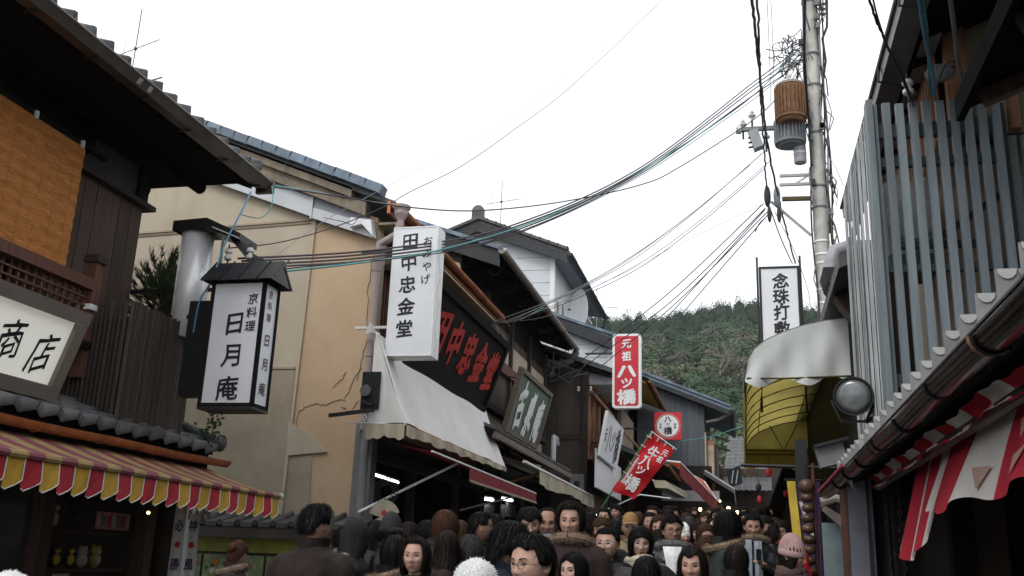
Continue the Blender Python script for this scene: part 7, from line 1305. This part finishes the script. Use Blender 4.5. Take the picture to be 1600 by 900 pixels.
def person(label, px, ytop, hpx, yaw=0, pitch=0, roll=0, fem=0, hair='short', hcol='hair_black', coat='w_black', puff=False, pose='down', skin='skin_light', face='calm', glasses=None, hat=None, hatc=None, scarf=None, fur=None, hood=None, group=None, wide=1., byaw=None, trousers='w_charcoal', seed=0, phone=False, bag=None, inner=None, hr=None, tie=None):
    Y = .262 * 1500 / hpx; hatx = {'beanie': .012, 'fluffy': .05, 'cap': .01, 'hood': .02}.get(hat, 0)
    p = onY(px, ytop, Y); H = p.z - gz(Y) - .02 - hatx; Hc = max(1.40, min(1.84, H)); k = Hc / 1.715
    z0 = gz(Y) + .02; by = R(yaw * .6 if byaw is None else byaw)
    t = thing('person', label, 'person', (p.x, Y, z0), group); t.rotation_euler = (0, 0, by); t.scale = (k, k, k); 
    if abs(H - Hc) > .1: print('HEIGHT', label, round(H, 2), 'Y', round(Y, 1))
    B_ = body_parts(pose); HM = Matrix.Translation((0, .0, 1.585)) @ Matrix.Rotation(R(yaw) - by, 4, 'Z') @ Matrix.Rotation(R(roll), 4, 'Y') @ Matrix.Rotation(R(pitch), 4, 'X')
    key = (round(wide, 2), fem)
    if key not in _hc: _hc[key] = head_mesh(fem, wide)
    hm = _hc[key]; hv = np.array(hm.v) @ np.array(HM.to_3x3()).T + np.array(HM.to_translation()); bv, bf, dv, df = B_['body']; o1, o2 = len(bv), len(bv) + len(dv)
    vs = np.concatenate([bv, dv, hv]); fs = list(bf) + [tuple(i + o1 for i in f) for f in df] + [tuple(i + o2 for i in f) for f in hm.f]
    me = bpy.data.meshes.new('body'); me.from_pydata(vs.tolist(), [], fs); me.polygons.foreach_set('use_smooth', [True] * len(fs)); me.materials.append(None); me.update(); child('body', me, skin, t)
    if abs((yaw + 180) % 360 - 180) < 115:
        for nm, mm in (('brow', hcol if hcol != 'hair_chestnut' else 'hair_dark'), ('eyes', None), ('lips', 'lip' if fem else 'lip_male'), ('mouth', 'mouth_dark')):
            kk = ('f', nm, fem, round(wide, 2), face)
            if kk not in _mc:
                b = features(fem, wide, face)[nm]; m_ = bpy.data.meshes.new(nm); m_.from_pydata([tuple(v) for v in b.v], [], b.f)
                if nm == 'eyes': m_.materials.append(M['eye_white']); m_.materials.append(M['eye_dark']); m_.polygons.foreach_set('material_index', b.m)
                else: m_.materials.append(None)
                m_.polygons.foreach_set('use_smooth', [True] * len(m_.polygons)); _mc[kk] = m_
            child(nm, _mc[kk], mm, t, HM)
    if glasses: child('glasses', shared(('gl', glasses == 'round', glasses == 'thick'), lambda: glasses_mesh(glasses == 'round', .002 if glasses == 'thick' else .0011), 'glasses'), 'black_metal' if glasses != 'thin' else 'steel', t, HM)
    if hair:
        kw = dict(HAIR[hair]); kw.update(hr or {}); sd_ = seed % 3
        if hat in ('beanie', 'cap'): hr = dict(hr or {}, vol=.001, mess=.2); kw.update(hr)
        child('hair', shared(('hair', hair, sd_, str(hr)), lambda: hair_mesh(seed=sd_ + 5, **kw), 'hair'), hcol, t, HM)
        if hair == 'bun': child('hair_bun', shared('bun', lambda: MB().ell((0, .115, .045), (.042, .036, .045), 14, 10).ell((0, .10, .02), (.03, .03, .03), 10, 8), 'hair_bun'), hcol, t, HM)
    if hat == 'beanie': child('knit_hat', shared('beanie', lambda: MB().grid(lambda u_, v_: (lambda a, th_: V((.086 + .003 * math.sin(a * 24)) * math.sin(th_) ** .8 * math.sin(a), .006 - (.103 + .003 * math.sin(a * 24)) * math.sin(th_) ** .8 * math.cos(a) + .02 * (1 - v_), .142 * math.cos(th_) + .022 * (1 - math.sin(th_))))(2 * math.pi * u_, R(2 + 84 * v_)), 96, 14).lathe((0, .006, -.012), [(.092, 0), (.1, .012), (.1, .034), (.092, .046)], 30), 'knit_hat'), hatc, t, HM)
    if hat == 'cap':
        child('cap', shared('cap', lambda: MB().grid(lambda u_, v_: (lambda a, th_: V(.084 * math.sin(th_) ** .8 * math.sin(a), .004 - .101 * math.sin(th_) ** .8 * math.cos(a), .132 * math.cos(th_) + .016))(2 * math.pi * u_, R(1 + 76 * v_)), 40, 12), 'cap'), hatc, t, HM)
        child('cap_brim', shared('brim', lambda: MB().grid(lambda u_, v_: V((.080 - .01 * v_) * math.sin(math.pi * (u_ - .5)) , -.055 - .05 * math.cos(math.pi * (u_ - .5)) - .065 * v_ * math.cos(math.pi * (u_ - .5)) ** .6 if True else 0, .052 - .012 * v_ - .012 * abs(math.sin(math.pi * (u_ - .5))) ** 2), 16, 5), 'cap_brim'), hatc, t, HM)
    if hat == 'fluffy': child('fur_hat', shared('fluffy', lambda: fluffy((.124, .136, .142), 2600, .010), 'fur_hat'), 'fluffy_white', t, HM)
    if hat == 'hood': child('hood', shared('hood', lambda: hair_mesh(front=38, side=150, back=170, vol=.030, mess=0, nstr=0, open_az=58), 'hood'), hatc, t, HM)
    child('coat', B_['puffer' if puff else 'coat'], coat, t); child('trousers', B_['trousers'], trousers, t); child('shoes', B_['shoes'], 'w_black', t)
    child('collar', shared('collar', lambda: MB().grid(lambda u_, v_: (lambda a: V((.088 + .02 * v_ + .004 * math.sin(a * 5)) * math.sin(a), .022 - (.085 + .022 * v_) * math.cos(a), 1.435 + .075 * v_ * (1 - .45 * max(0, math.cos(a)) ** 2) - .035 * max(0, math.cos(a)) ** 3))(2 * math.pi * u_), 40, 5), 'collar'), coat, t)
    if inner: child('inner_shirt', shared('inner', lambda: MB().grid(lambda u_, v_: V((u_ - .5) * .16 * (.35 + .65 * v_), -.105 - .055 * (1 - v_) ** .5 - .02 * math.cos((u_ - .5) * 3), 1.16 + .29 * v_), 10, 10), 'inner_shirt'), inner, t)
    if tie: child('scarf_ends', shared('tie', lambda: MB().grid(lambda u_, v_: V(.03 + .075 * (u_ - .5), -.17 - .02 * math.sin(v_ * 3) + .01 * math.sin(u_ * 9), .82 + .62 * v_), 6, 14).grid(lambda u_, v_: V(-.06 + .06 * (u_ - .5), -.165 - .02 * math.sin(v_ * 3), .95 + .5 * v_), 5, 12), 'scarf_ends'), tie, t)
    if scarf: child('scarf', shared('scarf', lambda: MB().tube([V((.085 + .012 * math.sin(a * 3)) * math.sin(a), .02 - .09 * math.cos(a), 1.455 + .012 * math.sin(a * 2 + 1)) for a in [2 * math.pi * i / 28 for i in range(29)]], .036, 10).tube([V((.09 + .01 * math.sin(a * 2)) * math.sin(a), .015 - .098 * math.cos(a), 1.425 + .012 * math.sin(a * 3)) for a in [2 * math.pi * i / 28 for i in range(29)]], .034, 10).tube([V(.05, -.10, 1.42), V(.06, -.155, 1.30), V(.05, -.165, 1.1)], [.035, .04, .03], 8), 'scarf'), scarf, t)
    if fur: child('fur_trim', shared(('fur',), lambda: fur_ring((0, .035, 1.44), .135, .125, .032, 2600, .028, tiltz=-.035), 'fur_trim', False), fur, t)
    if hood: child('hood_down', shared('hooddown', lambda: MB().ell((0, .135, 1.41), (.135, .075, .085), 18, 12).grid(lambda u_, v_: (lambda a: V((.12 + .03 * v_) * math.sin(a), .04 - (.085 + .03 * v_) * math.cos(a), 1.44 + .03 * math.sin(math.pi * v_)))(2 * math.pi * u_), 28, 4), 'hood_down'), hood, t)
    if phone:
        tp_ = POSE['phone'][1][2]; ph_ = MB().obox(tp_ + V(-.0, -.055, .055), V(.026, 0, 0), V(0, .006, .002), V(0, -.01, .052)); child('t', shared('phone', lambda: ph_, 'mobile_phone', False), 'black_metal', t).name = 'mobile_phone'
    if bag: child('bag_strap', shared('strap', lambda: MB().tube([V(-.16, .05, 1.42), V(-.05, -.155, 1.3), V(.10, -.175, 1.05), V(.2, -.12, .85)], .012, 6), 'bag_strap'), bag, t)
    return t
gA = 'people in the crowd walking through the street'
Pn = person
Pn('man from behind in a dark brown coat with short thick black hair, leftmost', 497, 787, 70, 152, 4, 0, hair='spiky', coat='w_darkbrown', seed=1, group=gA, skin='skin_tan', wide=1.05, byaw=178)
Pn('woman from behind with a reddish brown bun and fur collar before the food photographs', 374, 843, 56, 178, 5, 0, 1, hair='bun', hcol='hair_chestnut', coat='w_brown', fur='w_fur', group=gA)
Pn('person in a white fluffy hat at the bottom left corner', 18, 884, 116, 10, 0, 0, 1, hair='bob', hat='fluffy', hatc='w_white', coat='w_grey', group=gA)
Pn('person in a black hooded coat seen from behind beside the brown coated man', 557, 808, 58, 185, 5, 0, 1, hair='bob', hcol='hair_black', coat='w_black', puff=True, hood='w_gloss', hat='hood', hatc='w_black', group=gA)
Pn('person in a charcoal knit hat under the hanging fan ornament', 613, 803, 56, 170, 6, 0, hair='short', hat='beanie', hatc='w_charcoal', coat='w_charcoal', group=gA, seed=2)
Pn('black haired woman from behind with a tan fur hood trim, left of the facing woman', 618, 836, 66, 195, 4, 0, 1, hair='bob', coat='w_black', fur='w_fur', group=gA)
Pn('middle aged woman facing the camera with shoulder length dark hair', 651, 839, 69, 2, -3, 0, 1, hair='midlen', hcol='hair_dark', coat='w_black', skin='skin_light', group=gA, seed=1, hr=dict(front=48))
Pn('person from behind with reddish brown hair and dark scarf before the gift shop', 697, 797, 56, 175, 6, 3, 1, hair='midlen', hcol='hair_chestnut', scarf='w_darkbrown', coat='w_charcoal', group=gA)
Pn('woman from behind with long straight very dark brown hair', 700, 828, 60, 178, 2, 0, 1, hair='long', hcol='hair_dark', coat='w_darkbrown', group=gA, seed=2, hr=dict(front=80, open_az=30))
Pn('person in a grey fur hooded coat bending behind the white fluffy hat', 735, 836, 58, 190, 14, 0, 1, hair='curly', hcol='hair_grey', fur='w_greyfur', coat='w_grey', hood='w_grey', group=gA)
Pn('man with short black hair in right profile below the picture posters', 753, 799, 50, 112, 0, 0, hair='short', coat='w_charcoal', group=gA, wide=1.02, skin='skin_tan', seed=2)
Pn('dark haired person from behind right of the man in profile', 774, 803, 45, 180, 5, 0, hair='fringe', coat='w_black', group=gA)
Pn('man with a big mop of black hair turned away to the right, ear showing', 797, 814, 76, 118, 14, 0, hair='shaggy', coat='w_navy', group=gA, wide=1.03, seed=1)
Pn('person wearing a large white fluffy fur hat at the bottom centre', 745, 866, 88, 20, 4, 0, 1, hair='bob', hat='fluffy', hatc='w_white', coat='w_white', puff=True, group=gA)
Pn('nearest man with round thin glasses and a parted black fringe looking to the left', 832, 834, 96, -32, 3, 0, hair='fringe', glasses='round', coat='w_charcoal', group=gA, skin='skin_light', wide=1.08, seed=1, hr=dict(front=56))
Pn('young man with black fringe looking down beside the balding man', 828, 792, 52, 18, 16, -6, hair='fringe', face='closed', coat='w_black', group=gA, skin='skin_pale', seed=2)
Pn('older man with receding hair behind the young man looking down', 856, 792, 50, 12, 6, 0, hair='balding', hcol='hair_dark', coat='w_greygreen', scarf='w_skyblue', group=gA, skin='skin_tan')
Pn('man with bushy wavy black hair standing tallest in the middle of the crowd', 892, 784, 57, 2, 4, 0, hair='shaggy', hcol='hair_dark', coat='w_brown', group=gA, fur='w_fur', skin='skin_light', hr=dict(front=50, curl=.6))
Pn('smiling woman with curly dark brown hair looking down to the right', 897, 832, 55, 32, 10, 4, 1, hair='curly', hcol='hair_brown', face='smile', coat='w_mauve', group=gA)
Pn('young woman with long black hair and centre parting below the curly haired woman', 897, 861, 68, -26, 2, 0, 1, hair='long', coat='w_black', group=gA, skin='skin_pale', seed=1)
Pn('man with thin metal glasses and open mouth in a grey jacket', 948, 824, 56, -6, -4, 0, hair='short', glasses='thin', face='open', coat='w_grey', group=gA, wide=1.12, seed=1, skin='skin_light', inner='w_charcoal')
Pn('woman half hidden behind the man in the grey jacket', 941, 808, 44, 0, 3, 0, 1, hair='fringe', hcol='hair_brown', coat='w_black', group=gA)
Pn('dark haired person from behind between the wavy haired man and the tan cap', 921, 800, 40, 180, 2, 0, hair='short', coat='w_black', group=gA)
Pn('older man in a tan baseball cap and beige jacket', 985, 801, 42, 4, 2, 0, hair='short', hcol='hair_grey', hat='cap', hatc='w_tan', coat='w_beige', group=gA, skin='skin_tan', glasses='thin')
Pn('small man with glasses in the back row right of the tan cap', 1016, 800, 33, 3, 0, 0, hair='short', glasses='thin', coat='w_charcoal', group=gA, skin='skin_tan')
Pn('smiling young woman with a rounded black bob and striped scarf', 1001, 822, 54, 12, 6, 3, 1, hair='bob', face='smile', coat='w_black', pose='hold', scarf='w_cream', group=gA, skin='skin_pale', seed=1)
Pn('young man with dark framed glasses, fur hooded black jacket and white shirt', 1050, 805, 47, 18, 2, 0, hair='spiky', glasses='thick', coat='w_gloss', puff=True, fur='w_greyfur', inner='w_white', group=gA, skin='skin_tan', byaw=4)
Pn('woman with auburn hair and a bright red scarf left of the young man with glasses', 1031, 805, 40, -8, 2, 0, 1, hair='midlen', hcol='hair_chestnut', scarf='w_red', coat='w_black', group=gA)
Pn('dark haired person from behind above the young man with glasses', 1044, 796, 31, 180, 0, 0, hair='short', coat='w_black', group=gA)
Pn('person in a small white knit hat behind the fur hooded jacket', 1068, 818, 36, 25, 6, 0, 1, hair='bob', hat='beanie', hatc='w_white', coat='w_cream', scarf='w_red', group=gA)
Pn('dark grey haired person from behind next to the white knit hat', 1077, 806, 33, 178, 2, 0, hair='short', hcol='hair_grey', coat='w_grey', group=gA)
Pn('woman with light brown hair looking down before the beige knit hat', 1103, 818, 41, 12, 12, 0, 1, hair='midlen', hcol='hair_chestnut', coat='w_brown', group=gA, seed=1)
Pn('person in a beige knit hat from behind', 1119, 815, 38, 165, 4, 0, 1, hair='bob', hcol='hair_brown', hat='beanie', hatc='w_cream', coat='w_fur', group=gA)
Pn('woman with brown hair and a yellow scarf carrying a bag', 1106, 836, 49, 24, 8, 0, 1, hair='midlen', hcol='hair_brown', scarf='w_yellow', coat='w_charcoal', bag='w_tan', group=gA, seed=2)
Pn('woman in front with long dark brown hair and parted fringe, bottom right', 1082, 851, 68, -8, 4, 0, 1, hair='long', hcol='hair_dark', coat='w_black', group=gA, seed=2, skin='skin_light')
Pn('tall person from behind with a black hair and a grey-green coat with fur trim', 1136, 796, 50, 172, 2, 0, hair='shaggy', coat='w_greygreen', fur='w_fur', group=gA, seed=2)
Pn('man in a fur hooded black coat and pale blue scarf holding a phone', 1175, 802, 39, 8, 10, 0, hair='short', coat='w_gloss', fur='w_fur', tie='w_skyblue', pose='phone', phone=True, group=gA, skin='skin_tan', seed=1, byaw=5)
Pn('woman with dark hair in right profile behind the man with the phone', 1193, 805, 38, 60, 0, 0, 1, hair='fringe', hcol='hair_dark', coat='w_mauve', group=gA)
Pn('woman with glasses and a bright orange-red scarf near the purple banner', 1219, 812, 37, -4, 3, 0, 1, hair='bob', hcol='hair_dark', glasses='round', scarf='w_orange', tie='w_orange', coat='w_red', face='smile', group=gA)
Pn('person in a pink ribbed knit hat and dark scarf looking right beside the giant beads', 1237, 837, 56, 68, 10, 0, 1, hair='bob', hcol='hair_dark', hat='beanie', hatc='w_pink', scarf='w_mauve', coat='w_fur', group=gA, skin='skin_tan')
# people further up the street, small in the picture
gB = 'distant visitors further up the street'; rdp = random.Random(44)
cols = [('black', 'w_black'), ('charcoal', 'w_charcoal'), ('brown', 'w_brown'), ('grey', 'w_grey'), ('beige', 'w_beige'), ('navy', 'w_navy'), ('mauve', 'w_mauve'), ('cream', 'w_cream'), ('red', 'w_red')]
ordn = 'first second third fourth fifth sixth seventh eighth ninth tenth eleventh twelfth thirteenth fourteenth fifteenth sixteenth seventeenth eighteenth nineteenth twentieth'.split()
far = []
for i, px in enumerate(np.linspace(945, 1208, 20)): far.append((px + rdp.uniform(-5, 5), rdp.uniform(23, 31), i, 'nearer'))
for i, px in enumerate(np.linspace(1050, 1196, 13)): far.append((px + rdp.uniform(-4, 4), rdp.uniform(13, 19), i, 'farther'))
for px, hp, i, row in far:
    Y = .262 * 1500 / hp; H_ = rdp.uniform(1.56, 1.74); top = gz(Y) + .02 + H_; q = onY(px, 800, Y); yt = 800 + (q.z - top) * 1500 / Y * .98
    cn, cm = cols[rdp.randrange(9) if rdp.random() < .5 else rdp.randrange(4)]; hc_, hn = rdp.choice([('hair_black', 'black'), ('hair_dark', 'dark'), ('hair_brown', 'brown')]); back = rdp.random() < .4
    Pn('%s from left in the %s row of distant visitors, %s coat, %s hair' % (ordn[i], row, cn, hn), px, yt, hp, 180 if back else rdp.uniform(-25, 25), 3, 0, int(rdp.random() < .5), hair=rdp.choice(['short', 'fringe', 'bob', 'midlen', 'spiky']), hcol=hc_, coat=cm, group=gB, seed=i, pose=rdp.choice(['down', 'walk']))
# filler rows close behind the main figures, backs and dark coats between the heads
gC = 'people half hidden between the nearer heads'
for i, (px, yt, hp, yw, hs, hc_, cm, lb) in enumerate(((540, 822, 52, 178, 'short', 'hair_black', 'w_black', 'dark person half hidden between the hooded coat and the brown coated man'), (588, 812, 52, 182, 'bob', 'hair_black', 'w_charcoal', 'dark haired person half hidden left of the charcoal knit hat'), (640, 815, 52, 175, 'short', 'hair_dark', 'w_black', 'dark haired person half hidden above the facing woman'), (668, 812, 48, 180, 'short', 'hair_black', 'w_black', 'dark head between the facing woman and the auburn haired person'), (718, 812, 47, 178, 'bob', 'hair_brown', 'w_brown', 'brown haired person half hidden right of the auburn haired person'), (870, 812, 46, 180, 'short', 'hair_black', 'w_black', 'dark head between the balding man and the wavy haired man'), (908, 815, 45, 2, 'fringe', 'hair_dark', 'w_black', 'half hidden face right of the wavy haired man'), (965, 812, 40, 176, 'short', 'hair_black', 'w_black', 'dark head between the man in the grey jacket and the tan cap'), (1030, 826, 44, 182, 'short', 'hair_dark', 'w_charcoal', 'dark head between the smiling bob haired woman and the young man'), (1090, 815, 36, 5, 'bob', 'hair_dark', 'w_brown', 'small face just left of the light brown haired woman'), (1142, 822, 42, 178, 'short', 'hair_black', 'w_black', 'dark head below the grey-green coat'), (1160, 812, 34, 182, 'fringe', 'hair_black', 'w_charcoal', 'dark head left of the man with the phone'), (1205, 818, 38, 180, 'short', 'hair_dark', 'w_black', 'dark head between the phone man and the orange scarf'), (1150, 850, 54, 176, 'bob', 'hair_dark', 'w_charcoal', 'low dark head right of the long haired woman in front'), (1010, 868, 66, 182, 'bob', 'hair_black', 'w_black', 'low dark head at the bottom edge below the smiling bob haired woman'))):
    Pn(lb, px, yt, hp, yw, 3, 0, int(hs == 'bob'), hair=hs, hcol=hc_, coat=cm, group=gC, seed=i)
